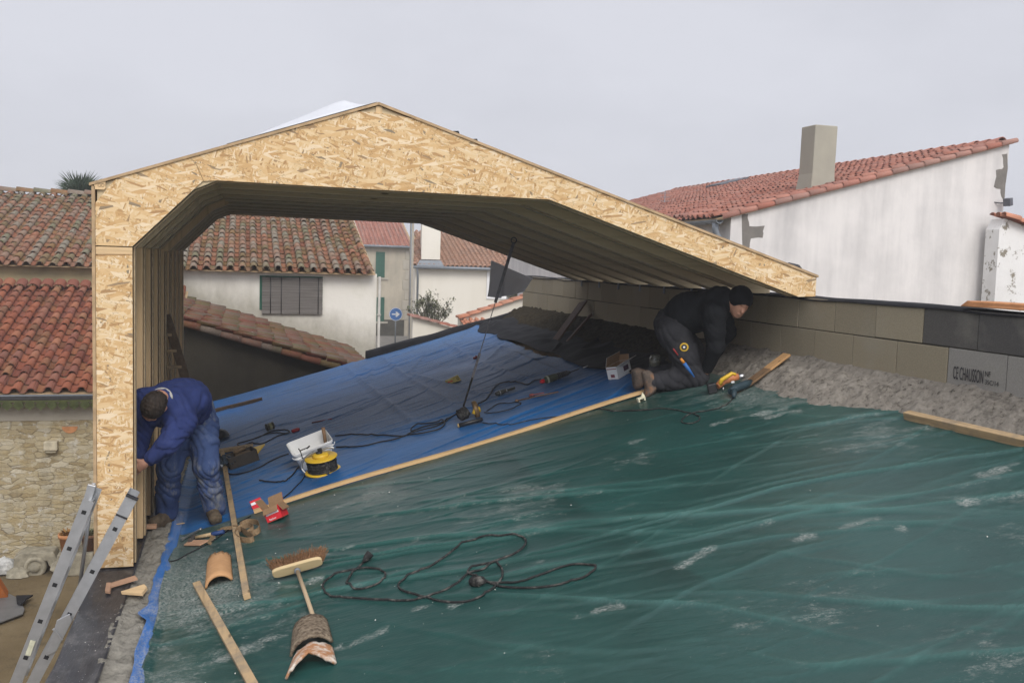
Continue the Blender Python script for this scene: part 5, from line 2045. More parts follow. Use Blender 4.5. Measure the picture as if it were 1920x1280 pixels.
b = MB()
H_ = .225
rg = [(0, .140, .095), (.004, .144, .099), (.16, .172, .137), (.165, .182, .146), (.172, .182, .146), (.175, .174, .139), (.20, .178, .143), (.205, .190, .153), (H_, .192, .155), (H_ + .003, .189, .152), (H_, .184, .147), (.14, .168, .132), (.01, .138, .092)]
loft(b, [rrect(c + N_ * h, A_, B_, w, d, .035) for h, w, d in rg], close0=True, close1=True)
b.build('tub', M['white'], T)
b = MB()
hs = [c + N_ * (H_ - .02) + A_ * (math.cos(t) * .20) - B_ * (.150 + .012 * math.sin(t)) - N_ * (.055 * math.sin(t)) for t in [math.pi * k / 14 for k in range(15)]]
b.tube(hs, .0035, 8)
b.build('bail_handle', M['white'], T)
pt = onY(612, 808, c.y + .02)
b = MB()
b.tube([c + A_ * .12 + N_ * .02 + B_ * .04, c + A_ * .155 + N_ * .21 + B_ * .05, c + A_ * .165 + N_ * .285 + B_ * .05], [.014, .016, .018], 10)
tag(b.build('trowel_handle', plain('worn handle', (0.23, 0.14, 0.08), .7, .2, var=.3)), 'brown wooden tool handle standing in the white tub', 'tool handle')
b = MB()
cp_ = c - A_ * .10 + N_ * (H_ + .012) - B_ * .13
b.beam(cp_ - A_ * .015 + B_ * .05, cp_ - A_ * .015 - B_ * .03, .008, .010, N_)
b.tube([cp_ - A_ * .015 - B_ * .0, cp_ + A_ * .07 + N_ * .0], .005, 8)
b.tube([cp_ - A_ * .015 - B_ * .025, cp_ - A_ * .015 - B_ * .025 - N_ * .07], .004, 8)
b.tube([cp_ + A_ * .05 - B_ * .01, cp_ + A_ * .08 + B_ * .02], .007, 8)
tag(b.build('clamp', M['cable']), 'small dark screw clamp hooked over the rim of the white tub', 'clamp')

# ------------------------------------------------------------------ cartons


def carton(T, c, a, b_, n, w, d, h, out, inn, flaps, seam=.003):
    """Open carton: four walls, a floor and its flaps. flaps: list of (side, length, opening angle)."""
    mb = MB()
    t = .004
    mb.frame_box(c + n * t / 2, a * w, b_ * d, n * t, 1)
    for sgn in (-1, 1):
        mb.frame_box(c + a * (sgn * (w - t) / 2) + n * h / 2, a * t, b_ * d, n * h, 0)
        mb.frame_box(c + a * (sgn * ((w - t) / 2 - t)) + n * h / 2, a * t * .9, b_ * (d - 2 * t), n * (h * .99), 1)
        mb.frame_box(c + b_ * (sgn * (d - t) / 2) + n * h / 2, a * (w - 2 * t), b_ * t, n * h, 0)
        mb.frame_box(c + b_ * (sgn * ((d - t) / 2 - t)) + n * h / 2, a * (w - 4 * t), b_ * t * .9, n * (h * .99), 1)
    mb.build('carton_body', [out, inn], T)
    for side, ln_, ang in flaps:
        e, al, wd = {'a+': (a * w / 2, b_, d), 'a-': (a * -w / 2, b_, d), 'b+': (b_ * d / 2, a, w), 'b-': (b_ * -d / 2, a, w)}[side]
        o_ = e.normalized()
        dr = o_ * math.sin(ang) + n * math.cos(ang)
        nr = o_ * math.cos(ang) - n * math.sin(ang)
        m2 = MB()
        m2.frame_box(c + e + n * h + dr * ln_ / 2 + nr * .0012, al * (wd - .004), dr * ln_, nr * .0022, 0)
        m2.frame_box(c + e + n * h + dr * ln_ / 2 - nr * .0012, al * (wd - .004), dr * ln_, nr * .0022, 1)
        m2.build('flap', [out, inn], T)


c = onS(520, 982, .0)
c = onS(522, 972, .0)
T = thing('screw_carton', 'open red and white screw carton on the end of the lath', 'carton', c)
d0_ = (onS(545, 955) - onS(520, 985)).normalized()
d1_ = DN.cross(d0_).normalized()
nn_ = (DN + DV * .25 - DU * .12).normalized()
d0_ = (d0_ - nn_ * d0_.dot(nn_)).normalized()
d1_ = nn_.cross(d0_).normalized()
carton(T, c, d0_, d1_, nn_, .135, .125, .105, M['red'], M['card'], [('b+', .09, .35), ('a+', .085, .5), ('a-', .05, 2.5), ('b-', .06, 2.7)])
# white label and lettering on the side facing the camera
sd1 = -d0_
pl_ = c - d0_ * .069
b = MB()
b.frame_box(pl_ + nn_ * .066, d0_ * .001, d1_ * .105, nn_ * .03)
b.build('label_band', M['paint'], T)
text_mesh('fischer', .022, 'lettering', M['paint'], T, pl_ + d1_ * .04 + nn_ * .012 - d0_ * .0006, -d1_, nn_, 1.0)
fb = bpy.data.objects.new
c2 = onS(483, 950, .0)
b = MB()
fa, fb_, fn = axes(.5)
b.frame_box(c2 + DN * .03, fa * .10, fb_ * .004, (DN + fb_ * .35).normalized() * .075)
b.build('side_flap', M['red'], T)
b = MB()
b.frame_box(c2 + DN * .040 - fb_ * .001, fa * .098, fb_ * .004, (DN + fb_ * .35).normalized() * .02)
b.build('label_band', M['paint'], T)

c = onS(1160, 706, .0)
T = thing('white_carton', 'open white carton with brown inner flap by the boots of the kneeling man', 'carton', c)
A_, B_, N_ = axes(.62)
carton(T, c + A_ * .03, A_, B_, DN, .25, .12, .125, M['white'], M['card'], [('b-', .10, 1.15), ('b+', .10, -.35), ('a+', .06, .3)])
b = MB()
fpos = c + A_ * -.0955
b.frame_box(fpos + DN * .035, A_ * .0012, B_ * .045, DN * .03)
b.frame_box(fpos + DN * .105, A_ * .0012, B_ * .11, DN * .008)
b.build('print', plain('print red', (0.24, 0.06, 0.08), .7, .2, var=.6, scale=90), T)
b = MB()
b.frame_box(c + A_ * .07 - B_ * .0605 + DN * .07, A_ * .09, B_ * .0012, DN * .05)
b.build('print', plain('print violet', (0.12, 0.07, 0.11), .7, .2, var=.6, scale=90), T)

c = onS(850, 716, .0)
A_, B_, N_ = axes(.12)
T = thing('anchor_packet', 'crushed yellow cardboard packet lying on the blue sheet', 'packet', c)
b = MB()
b.add([c + A_ * x + B_ * y + DN * z for x, y, z in ((-.085, -.05, 0), (.085, -.05, 0), (.085, .05, 0), (-.085, .05, 0), (-.08, -.045, .045), (.06, -.05, .075), (.085, .045, .06), (-.08, .05, .04))], [(3, 2, 1, 0), (4, 5, 6, 7), (0, 1, 5, 4), (1, 2, 6, 5), (2, 3, 7, 6), (3, 0, 4, 7)])
b.build('packet', plain('faded yellow card', (0.50, 0.40, 0.13), .7, .2, var=.25, scale=25), T, bevel=.004)
b = MB()
b.frame_box(c - A_ * .05 - B_ * .050 + DN * .026, A_ * .06, B_ * .002, DN * .012)
b.build('stripe', M['red'], T)
up_ = (DN * .075 + B_ * .02).normalized()
text_mesh('G', .05, 'lettering', M['ink'], T, c + A_ * .03 - B_ * .056 + DN * .018, A_, (DN * .9 + B_ * .15), 1.0)

# glass jar with plaster
c = onS(1228, 690, .0)
T = thing('glass_jar', 'glass jar of pale filler standing behind the kneeling man', 'jar', c)
gl = NT('jar glass', .1, .5)
gl.p.inputs['Transmission Weight'].default_value = .9
gl.p.inputs['Base Color'].default_value = (.75, .78, .70, 1)
b = MB()
b.lathe(c, (0, 0, 1), [(0, .055), (.005, .058), (.10, .058), (.115, .048), (.13, .048), (.13, .045), (.113, .045), (.10, .054), (.008, .054)], 22)
b.build('glass', gl.m, T)
b = MB()
b.lathe(c + Vector((0, 0, .006)), (0, 0, 1), [(0, .052), (.055, .052)], 22)
b.build('filler', plain('pale filler', (0.36, 0.33, 0.21), .9, .1, var=.1), T)

# ------------------------------------------------------------------ power tools


def drill(name, label, c, A_, B_, N_, bodymat, gripmat, noseln=.08, batt=True):
    T = thing(name, label, 'drill', c)
    ctr = c + N_ * .045
    b = MB()
    b.lathe(ctr - A_ * .10, A_, [(0, .022), (.008, .034), (.05, .036), (.10, .034), (.14, .030), (.16, .024)], 18)
    b.build('motor_housing', bodymat, T)
    b = MB()
    g0, g1 = ctr - A_ * .05 - B_ * .02, ctr - A_ * .085 - B_ * .15 - N_ * .015
    b.tube([g0, g0.lerp(g1, .5), g1], [.024, .019, .024], 12)
    b.frame_box(g0 + A_ * .03 - B_ * .025, A_ * .02, B_ * .03, N_ * .016)
    b.build('grip', gripmat, T)
    if batt:
        b = MB()
        b.frame_box(g1 - B_ * .02, A_ * .09, B_ * .05, N_ * .065)
        b.build('battery', M['blackplastic'], T, bevel=.008)
    b = MB()
    b.lathe(ctr + A_ * .06, A_, [(0, .024), (.015, .026), (.03, .024), (.033, .021), (.055, .019), (.065, .010), (.07, .005), (.07 + noseln, .004), (.075 + noseln, .002)], 16)
    b.build('chuck', M['blackplastic'], T)
    return T


c = onS(1360, 722, .0)
Tn = onS(1400, 715) - onS(1330, 730)
A_ = Tn.normalized()
B_ = DN.cross(A_)
T = thing('cordless_drill', 'orange and black cordless tool lying by the knee of the kneeling man', 'drill', c)
cc0 = onS(1352, 722, .045)
b = MB()
b.frame_box(onS(1335, 727, .045), A_ * .075, B_ * .075, DN * .085)
b.build('battery', M['blackplastic'], T, bevel=.010)
b = MB()
b.tube([onS(1345, 724, .05), onS(1356, 714, .075), onS(1372, 708, .085), onS(1384, 706, .08)], [.026, .034, .036, .028], 14)
b.build('motor_housing', plain('worn orange plastic', (0.50, 0.19, 0.08), .5, .3, var=.3, scale=22), T)
b = MB()
b.tube([onS(1348, 726, .03), onS(1353, 712, .105), onS(1372, 700, .125), onS(1380, 702, .11)], [.016, .018, .016, .012], 10)
b.build('yellow_casing', M['yellow'], T)
b = MB()
b.lathe(onS(1384, 706, .08), (A_ + DN * -.1), [(0, .024), (.03, .026), (.05, .018), (.06, .008)], 14)
b.build('chuck', M['steel'], T)
b = MB()
b.tube([onS(1356, 726, .03), onS(1356, 732, .004)], .006, 8)
b.build('bit', M['steel'], T)
c = onS(1385, 730, .0)
T = thing('grinder', 'dark teal corded grinder lying between the orange tool and the leaning board', 'grinder', c)
teal = plain('dark teal plastic', (0.022, 0.042, 0.052), .5, .35, var=.3)
b = MB()
b.tube([onS(1408, 716, .04), onS(1396, 721, .045), onS(1378, 728, .045), onS(1369, 734, .04)], [.024, .034, .034, .026], 14)
b.build('motor_housing', teal, T)
b = MB()
b.tube([onS(1376, 726, .045), onS(1376, 738, .035), onS(1376, 745, .012)], [.026, .023, .012], 12)
b.build('grip', teal, T)
b = MB()
b.frame_box(onS(1374, 716, .085), A_ * .025, B_ * .02, DN * .012)
b.build('badge', M['paint'], T)

A_, B_, N_ = axes(.16)
c = onS(1044, 712, .0)
T = thing('hammer_drill', 'long dark rotary hammer with a red tail lying on the blue sheet', 'drill', c)
b = MB()
c1 = c + DN * .035
b.lathe(c1 - A_ * .14, A_, [(0, .024), (.01, .034), (.07, .040), (.12, .038), (.15, .034)], 16)
b.build('motor_housing', plain('olive plastic', (0.05, 0.055, 0.035), .5, .3), T)
b = MB()
for k in range(6):
    b.lathe(c1 + A_ * (.012 + .022 * k), A_, [(0, .030 - .002 * k), (.004, .036 - .002 * k), (.014, .036 - .002 * k), (.018, .028 - .002 * k)], 16)
b.lathe(c1 + A_ * .14, A_, [(0, .02), (.03, .014), (.035, .006), (.14, .005), (.145, .002)], 12)
b.build('chuck', M['blackplastic'], T)
b = MB()
b.lathe(c1 - A_ * .19, A_, [(0, .014), (.02, .022), (.045, .022)], 14)
b.build('tail_cap', M['red'], T)
b = MB()
b.lathe(c1 - A_ * .115, A_, [(0, .0415), (.018, .0415)], 16)
b.build('collar', plain('pale collar', (0.35, 0.37, 0.28), .6), T)
b = MB()
q_ = c1 + A_ * .33
b.tube([q_, q_ + A_ * .06], .006, 8)
tag(b.build('drill_bit', M['steel']), 'short bright drill bit lying beyond the rotary hammer', 'drill bit')

c = onS(884, 786, .0)
A_, B_, N_ = axes(.25)
T = thing('circular_saw', 'black and yellow power saw lying at the lower end of the hoist strap', 'saw', c)
b = MB()
b.lathe(c - A_ * .03 + DN * .075 + B_ * .05, (A_ * .85 + DN * .25), [(-.075, .03), (-.065, .052), (-.02, .056), (.0, .058), (.03, .05)], 18)
for k in range(4):
    b.lathe(c - A_ * (.085 - .018 * k) + DN * .066 + B_ * .05, (A_ * .85 + DN * .25), [(0, .058), (.006, .058)], 18)
b.build('motor_housing', M['cable'], T)
b = MB()
b.lathe(c + A_ * .06 + DN * .07 + B_ * .03, (A_ * .9 - B_ * .35), [(0, .085), (.006, .088), (.035, .086), (.045, .07)], 24)
b.build('blade_guard', plain('worn bronze guard', (0.16, 0.10, 0.045), .5, .4, .3, var=.4), T)
b = MB()
b.tube([c + A_ * .02 + DN * .05 - B_ * .03, c + A_ * .05 + DN * .09 - B_ * .035, c + A_ * .085 + DN * .085 - B_ * .03, c + A_ * .095 + DN * .05 - B_ * .02], [.018, .020, .020, .016], 10)
b.build('front_grip', M['yellow'], T)
b = MB()
p_, q_ = onS(861, 797, .02), onS(905, 785, .03)
b.tube([p_, p_.lerp(q_, .3), q_], [.022, .018, .018], 10)
b.build('handle', M['blackplastic'], T)
b = MB()
b.lathe(p_, (p_ - q_), [(0, .021), (.012, .020), (.016, .012)], 12)
b.build('handle_cap', plain('tan cap', (0.42, 0.30, 0.13), .6), T)

A_, B_, N_ = axes(.14)
c = onS(945, 738, .0)
T = thing('torch', 'dark hand torch with a bright lens ring on the blue sheet', 'torch', c)
b = MB()
b.lathe(c + DN * .024 - A_ * .06, A_, [(-.03, .018), (.0, .024), (.05, .024), (.085, .014), (.19, .013), (.195, .009)], 16)
b.build('barrel', plain('dark torch', (0.05, 0.05, 0.042), .4, .4), T)
b = MB()
b.lathe(c + DN * .024 - A_ * .045, A_, [(0, .0255), (.006, .0255)], 16)
b.lathe(c + DN * .024 + A_ * .03, A_, [(0, .023), (.006, .021)], 16)
b.build('lens_ring', M['steel'], T)

p_, q_ = onS(968, 751, .012), onS(1047, 734, .012)
b = MB()
b.tube([p_, q_], .0065, 8)
b.lathe(p_, p_ - q_, [(-.02, .012), (.0, .016), (.01, .012)], 10)
tag(b.build('threaded_rod', plain('rusty steel', (0.22, 0.13, 0.08), .6, .4, .4, var=.4, scale=40)), 'long rusty rod lying on the blue sheet below the rotary hammer', 'rod')
b = MB()
p_, q_ = onS(993, 741, .014), onS(1020, 736, .012)
b.tube([p_, p_.lerp(q_, .25), p_.lerp(q_, .3), q_], [.014, .014, .006, .005], 10)
tag(b.build('screwdriver', plain('pink grip', (0.33, 0.10, 0.09), .5)), 'short screwdriver with a reddish grip lying beside the rusty rod', 'screwdriver')


def block(name, label, cat, px, py, w, d, h, yaw, mat, bevel=.006):
    A_, B_, N_ = axes(yaw)
    b = MB()
    b.frame_box(onS(px, py) + DN * (h / 2 + .002), A_ * w, B_ * d, DN * h)
    return tag(b.build(name, mat, bevel=bevel), label, cat)


b = MB()
A_, B_, N_ = axes(.3)
c = onS(554, 806, .02)
b.tube([c - A_ * .045, c - A_ * .03, c + A_ * .03, c + A_ * .045], [.016, .021, .021, .016], 12)
tag(b.build('plastic_plug', plain('dark red plastic', (0.30, 0.02, 0.03), .45)), 'dark red plastic plug lying behind the white tub', 'plug')
b = MB()
c = onS(892, 670, .015)
b.frame_box(c, A_ * .07, B_ * .03, DN * .028)
b.lathe(c + DN * .014 + A_ * .01, DN, [(0, .012), (.012, .010)], 10)
tag(b.build('chalk_box', plain('brick red plastic', (0.30, 0.06, 0.05), .5), bevel=.004), 'small red box beside the hoist strap on the far blue sheet', 'box')
c = onS(508, 806, .0)
T = thing('tape_reel', 'small dark reel with a pale band behind the white tub', 'reel', c)
b = MB()
b.lathe(c + DN * .045 - A_ * .045, A_, [(0, .02), (.0, .042), (.012, .045), (.02, .038), (.075, .038), (.08, .045), (.09, .042), (.09, .02)], 20)
b.build('spool', plain('dark spool', (0.06, 0.06, 0.045), .5), T)
b = MB()
b.lathe(c + DN * .045 - A_ * .01, A_, [(0, .039), (.0, .041), (.03, .041), (.03, .039)], 20)
b.build('band', plain('khaki band', (0.30, 0.29, 0.16), .7), T)
b = MB()
p_, q_ = onS(585, 792, .006), onS(622, 785, .006)
b.tube([p_, q_], .007, 7)
tag(b.build('pencil', plain('dull red', (0.20, 0.05, 0.05), .6)), 'thin dull red pencil lying on the blue sheet behind the white tub', 'pencil')

c = onS(455, 868, .0)
A_, B_, N_ = axes(.22)
T = thing('tool_case', 'dark open tool case with crumpled plastic bag beside the man in blue', 'tool case', c)
b = MB()
carton_c = c
for (ca, sa, sz) in ((-.14, 0, (.012, .26)), (.14, 0, (.012, .26))):
    b.frame_box(c + A_ * ca + DN * .06, A_ * sz[0], B_ * sz[1], DN * .12)
for cb_ in (-.124, .124):
    b.frame_box(c + B_ * cb_ + DN * .058, A_ * .27, B_ * .012, DN * .116)
b.frame_box(c + DN * .008, A_ * .27, B_ * .24, DN * .014)
b.build('case_body', plain('dark brown plastic', (0.04, 0.032, 0.025), .6, .3), T, bevel=.004)
b = MB()
b.frame_box(c + A_ * .03 + DN * .075 + B_ * .02, A_ * .16, B_ * .10, DN * .05)
b.tube([c - A_ * .05 + DN * .12 + B_ * .05, c + A_ * .08 + DN * .13 + B_ * .08], .02, 10)
b.build('tools', plain('tan leather', (0.16, 0.11, 0.065), .8, .2, var=.4), T, bevel=.01)
P = np.zeros((18, 18, 3))
for i in range(18):
    for j in range(18):
        u, v = i / 17 - .5, j / 17 - .5
        p = c - A_ * (.16 - u * .16) + B_ * (v * .24 - .02)
        h = .06 + .07 * math.cos(u * 3) * math.cos(v * 3) + .035 * vn(u * 14, v * 14, 200) + .02 * vn(u * 30, v * 30, 201)
        p = p + DN * max(.0, float(h))
        P[i, j] = p
b = MB()
b.sheet(P, .002)
b.build('plastic_bag', plain('smoky plastic', (0.04, 0.055, 0.075), .22, .6, var=.4, scale=30), T)
b = MB()
p_ = [onS(471, 842, .075), onS(497, 834, .075), onS(476, 860, .02)]
b.prism(p_, DN * .014 + B_ * .006)
tag(b.build('plastic_wedge', M['yellow'], bevel=.003), 'bright yellow plastic triangle leaning on the dark tool case', 'wedge')
p, q = onS(392, 848, .03), onS(470, 836, .03)
stick('board', 'worn grey board lying behind the dark tool case', 'board', p, q, .10, .03, M['oldX'])
c = onS(410, 822, .0)
b = MB()
P = np.zeros((20, 20, 3))
for i in range(20):
    for j in range(20):
        u, v = i / 19 * 2 - 1, j / 19 * 2 - 1
        rr_ = min(1, math.hypot(u, v))
        p = c + DU * u * .13 + DV * v * .11
        p = p + DN * float(.012 + .10 * math.sqrt(max(0, 1 - rr_ ** 2.2)) + .02 * vn(u * 4, v * 4, 220) * (1 - rr_))
        P[i, j] = p
b.grid(P)
tag(b.build('cloth_bag', M['black']), 'small black cloth bag on the blue sheet behind the legs of the man in blue', 'bag')

# ------------------------------------------------------------------ small hand things by the sheet corner
b = MB()
p_, q_ = onS(342, 1010, .016), onS(375, 992, .022)
d = (q_ - p_).normalized()
b.tube([p_, p_.lerp(q_, .12), q_], [.012, .0075, .0075], 10)
b.lathe(p_ - d * .012, d, [(0, .010), (.004, .015), (.022, .015), (.028, .008)], 6, smooth=False)
b.lathe(q_, d, [(-.006, .008), (.0, .011), (.014, .011)], 10)
tag(b.build('socket_wrench', M['steel']), 'bright chrome socket wrench lying by the feet of the man in blue', 'wrench')
T = thing('hammer', 'wooden handled hammer with a blue grip beside the wrench', 'hammer', onS(385, 1004))
p_, q_, e_ = onS(367, 1007, .022), onS(397, 1001, .02), onS(420, 996, .02)
b = MB()
b.tube([p_, q_], [.013, .015], 10)
b.build('handle', mat_wood('ash handle', 'X', (0.46, 0.34, 0.19), .7), T)
b = MB()
b.tube([q_, q_.lerp(e_, .1), e_], [.0155, .018, .016], 10)
b.build('grip', plain('blue grip', (0.02, 0.05, 0.16), .5), T)
b = MB()
h0 = onS(360, 1009, .025)
dv_ = DN.cross(p_ - q_).normalized()
b.beam(h0 - dv_ * .055, h0 + dv_ * .045, .03, .03, DN)
b.build('head', plain('forged steel', (0.13, 0.12, 0.11), .5, .4, .6, var=.3), T, bevel=.005)
# webbing strap coil
web = plain('tan webbing', (0.22, 0.15, 0.085), .9, .1, var=.3, scale=50, bump=.3)
b = MB()


def ribbon(mb, pts, w, up, th=.0025):
    for i in range(len(pts) - 1):
        a, c = pts[i], pts[i + 1]
        u_ = up(i / (len(pts) - 1))
        mb.beam(a, c + (c - a) * .03, th, w, u_)


rp = spline([onS(*p_, h) for p_, h in (((393, 1020), .004), ((405, 998), .012), ((422, 990), .03), ((448, 990), .03), ((470, 1000), .025), ((486, 992), .035), ((484, 980), .04), ((468, 977), .045), ((452, 984), .04), ((456, 996), .03), ((475, 1006), .02), ((470, 1012), .018), ((450, 1010), .02), ((442, 1000), .03), ((452, 988), .045), ((468, 984), .05), ((476, 990), .045), ((466, 998), .035))], 5)
ribbon(b, rp, .042, lambda f: (DN * (1 if f > .15 else .2) + DV * (.3 if f > .15 else 1)))
tag(b.build('webbing_strap', web), 'loosely coiled tan webbing strap at the corner of the green sheet', 'strap')

pink = mat_wood('pale red wood', 'X', (0.50, 0.30, 0.19), .8)


def chip(label, pts, th, mat, lift=.004, cat='offcut'):
    b = MB()
    b.prism([(onZ(x, y, WT + .03) if x < 300 and y > 1040 else onS(x, y, .0)) + Vector((0, 0, lift)) for x, y in pts], DN * th)
    return tag(b.build('wood_offcut', mat, bevel=.002), label, cat, None)


o = chip('flat pinkish offcut on the black membrane near the aluminium ladder', [(200, 1100), (254, 1083), (259, 1088), (205, 1104)], .016, pink)
o = chip('little pale offcut standing at the end of the flat pinkish one', [(198, 1113), (201, 1097), (210, 1097), (207, 1114)], .018, pink)
chip('pale wedge shaped offcut on the concrete wall top', [(228, 1115), (272, 1101), (277, 1106), (268, 1118)], .022, M['woodX'])
chip('thin reddish offcut on the sheet beside the hammer', [(345, 1024), (356, 1015), (394, 1014), (375, 1024)], .010, pink)
p, q = onY(262, 986, 7.4), onY(294, 985, 7.4)
p, q = onZ(262, 987, WT + .05), onZ(294, 986, WT + .05)
stick('wood_offcut', 'reddish offcut on the wall top at the foot of the frame', 'offcut', p, q, .05, .03, pink)
p, q = onS(322, 984, .01), onS(345, 980, .01)
stick('wood_offcut', 'thin splinter of wood by the right boot of the man in blue', 'offcut', p, q, .014, .01, M['woodX'])
p, q = onY(347, 818, 8.42), onS(371, 888, .01)
stick('steel_rule', 'pale steel rule leaning behind the legs of the man in blue', 'rule', p, q, .035, .006, M['alu'], .001)
# white plastic spacer
c = onS(1203, 752, .0)
T = None
b = MB()
A_, B_, N_ = axes(.2)
b.frame_box(c + DN * .03, A_ * .075, B_ * .03, DN * .016)
b.frame_box(c - A_ * .03 + DN * .012, A_ * .014, B_ * .03, DN * .024)
b.frame_box(c + A_ * .03 + DN * .012, A_ * .014, B_ * .03, DN * .024)
b.add([c + A_ * .005 + DN * .038 - B_ * .01, c + A_ * .04 + DN * .038 - B_ * .01, c + A_ * .028 + DN * .075, c + A_ * .005 + DN * .038 + B_ * .012, c + A_ * .04 + DN * .038 + B_ * .012], [(0, 1, 2), (1, 4, 2), (4, 3, 2), (3, 0, 2), (0, 3, 4, 1)])
tag(b.build('plastic_spacer', plain('cream plastic', (0.70, 0.66, 0.48), .5, .3, var=.1), bevel=.002), 'cream plastic spacer at the lath end by the boots of the kneeling man', 'spacer')

# ------------------------------------------------------------------ hoist strap from the rafters
Pn = Vector((2.187, 0, .482))
nu_ = Vector((.317, 0, 1))
top = onP(967, 442, Pn, nu_)
bot = onS(869, 762, .03)
T = thing('tie_down_strap', 'dark tie down strap stretched from a rafter hook to the power saw', 'strap', bot)
b = MB()
d = (top - bot)
mid = bot + d * .42
b.beam(top - d * .04, mid + (top - mid) * .30, .034, .004, (0, 1, 0))
b.beam(mid + (top - mid) * .30, bot + d * .30, .008, .004, (0, 1, 0))
b.beam(bot + d * .30, bot + d * .14, .026, .004, (0, 1, 0))
b.build('webbing', plain('grey webbing', (0.22, 0.21, 0.21), .9, .1, var=.3, scale=40), T)
b = MB()
b.tube([bot, bot + d * .16], .010, 8)
b.build('cord', M['cable'], T)
b = MB()
hk = [top - d * .04 + Vector((math.cos(a) * .03, 0, math.sin(a) * .03 + .02)) for a in [k * math.pi / 8 for k in range(-4, 14)]]
b.tube(hk, .006, 8)
b.build('hook', M['darkzinc'], T)

# black felt hanging from the far end of the frame
YM = YE + .02


def felt(px, seed):
    pts = [onY(x, y, YM) for x, y in px]
    n = 16
    P = np.zeros((n, n, 3))
    for i in range(n):
        for j in range(n):
            u, v = i / (n - 1), j / (n - 1)
            p = pts[0].lerp(pts[1], u).lerp(pts[3].lerp(pts[2], u), v)
            p.y += .06 * v * vn(u * 2.2, v * 1.6, seed) + .10 * v * u
            P[i, j] = p
    return P


fm_ = NT('grey felt', .85, .15)
fm_.color(fm_.mix(fm_.noise(fm_.co(), 9, 4), (0.30, 0.29, 0.28), (0.42, 0.41, 0.40)))
_tr = fm_.node('ShaderNodeBsdfTranslucent')
_tr.inputs[0].default_value = (.28, .275, .27, 1)
_ad = fm_.node('ShaderNodeAddShader')
_o = fm_.t.nodes['Material Output']
fm_.t.links.new(fm_.p.outputs[0], _ad.inputs[0])
fm_.t.links.new(_tr.outputs[0], _ad.inputs[1])
fm_.t.links.new(_ad.outputs[0], _o.inputs[0])
b = MB()
P = felt([(921, 488), (950, 500), (944, 560), (914, 556)], 230)
Q = P.copy()
Q[..., 1] += .004
b.grid(P)
b.grid(Q, flip=True)
P = felt([(944, 498), (1000, 522), (988, 548), (941, 557)], 240)
P[..., 1] += .03
Q = P.copy()
Q[..., 1] += .004
b.grid(P)
b.grid(Q, flip=True)
tag(b.build('roofing_felt', fm_.m), 'dark grey roofing felt flap hanging at the far end of the frame', 'roofing felt')

# dark boards leaning in the shade
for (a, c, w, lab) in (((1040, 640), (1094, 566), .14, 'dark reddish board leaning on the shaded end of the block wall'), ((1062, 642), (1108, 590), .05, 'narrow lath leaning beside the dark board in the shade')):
    p, q = onD(*a, .05), onX(*c, XW - .06)
    if q.y > 14:
        q = onX(c[0], c[1], XW - .06)
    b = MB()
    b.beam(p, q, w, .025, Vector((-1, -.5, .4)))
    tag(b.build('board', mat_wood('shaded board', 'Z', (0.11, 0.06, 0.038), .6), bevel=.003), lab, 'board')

# ------------------------------------------------------------------ ladders
LY0 = 6.02
a0, a1 = onY(241, 944, LY0), onY(45, 1310, LY0)
b0, b1 = onY(166, 938, LY0 + .02), onY(18, 1308, LY0 + .02)
T = thing('aluminium_ladder', 'aluminium combination ladder with splayed sections leaning on the outer edge of the wall top', 'ladder', a1)
holes = M['black']


def rail(mb, p, q, y0, w=.066, t=.026):
    d = (q - p).normalized()
    s = Vector((d.z, 0, -d.x))
    mb.frame_box((p + q) / 2 + Vector((0, y0, 0)), (q - p), s * w, Vector((0, t, 0)))


def section(p, q, wid, hol, tilt0=0):
    d = (q - p).normalized()
    s = Vector((d.z, 0, -d.x))
    L_ = (q - p).length
    for k in (0, 1):
        b = MB()
        y0 = k * wid
        # C shaped rail: web towards the outside, two lips
        b.frame_box((p + q) / 2 + Vector((0, y0, 0)), q - p, s * .066, Vector((0, .003, 0)))
        for sg in (-1, 1):
            b.frame_box((p + q) / 2 + Vector((0, y0 + (.0125 if k == 0 else -.0125), 0)) + s * (sg * .0315), q - p, s * .003, Vector((0, .022, 0)))
        r_ = b.build('rail', M['alu'], T)
        for f in hol:
            b = MB()
            c = p + d * f + Vector((0, y0 - .0022, 0))
            b.frame_box(c, d * .024, s * .026, Vector((0, .002, 0)))
            b.build('rung_end', holes, r_, bevel=.0008)
    for f in hol:
        b = MB()
        c = p + d * f
        b.frame_box(c + Vector((0, wid / 2, 0)), d * .026, s * .028, Vector((0, wid - .006, 0)))
        b.build('rung', M['alu'], T, bevel=.003)


hA = [.17 + .285 * k for k in range(5)]
section(a0, a1, .36, hA)
hB = [.075 + .232 * k for k in range(6)]
section(b0, b1, .33, hB)
d = (a1 - a0).normalized()
s = Vector((d.z, 0, -d.x))
b = MB()
b.frame_box(a0 + d * .02 + Vector((0, -.003, 0)), d * .12, s * .070, Vector((0, .006, 0)))
b.build('end_sleeve', M['alu'], T, bevel=.002)
b = MB()
b.frame_box(a0 - d * .045, d * .012, s * .075, Vector((0, .04, 0)))
b.frame_box(a0 + d * .085 + Vector((0, -.006, 0)), d * .012, s * .072, Vector((0, .004, 0)))
b.build('end_cap', M['blackplastic'], T, bevel=.002)
b = MB()
c1, c2 = onY(100, 1165, LY0 - .012), onY(80, 1225, LY0 - .012)
dd = (c2 - c1)
b.prism([c1 + Vector((.02, 0, .01)), c1 + Vector((.09, 0, .045)), c1 + Vector((.105, 0, .0)), c2 + Vector((.075, 0, .01)), c2 + Vector((.02, 0, -.015))], (0, -.005, 0))
b.frame_box(c1.lerp(c2, .5) + Vector((.055, -.009, .02)), Vector((.012, 0, .008)), Vector((-.05, 0, .075)), Vector((0, .008, 0)))
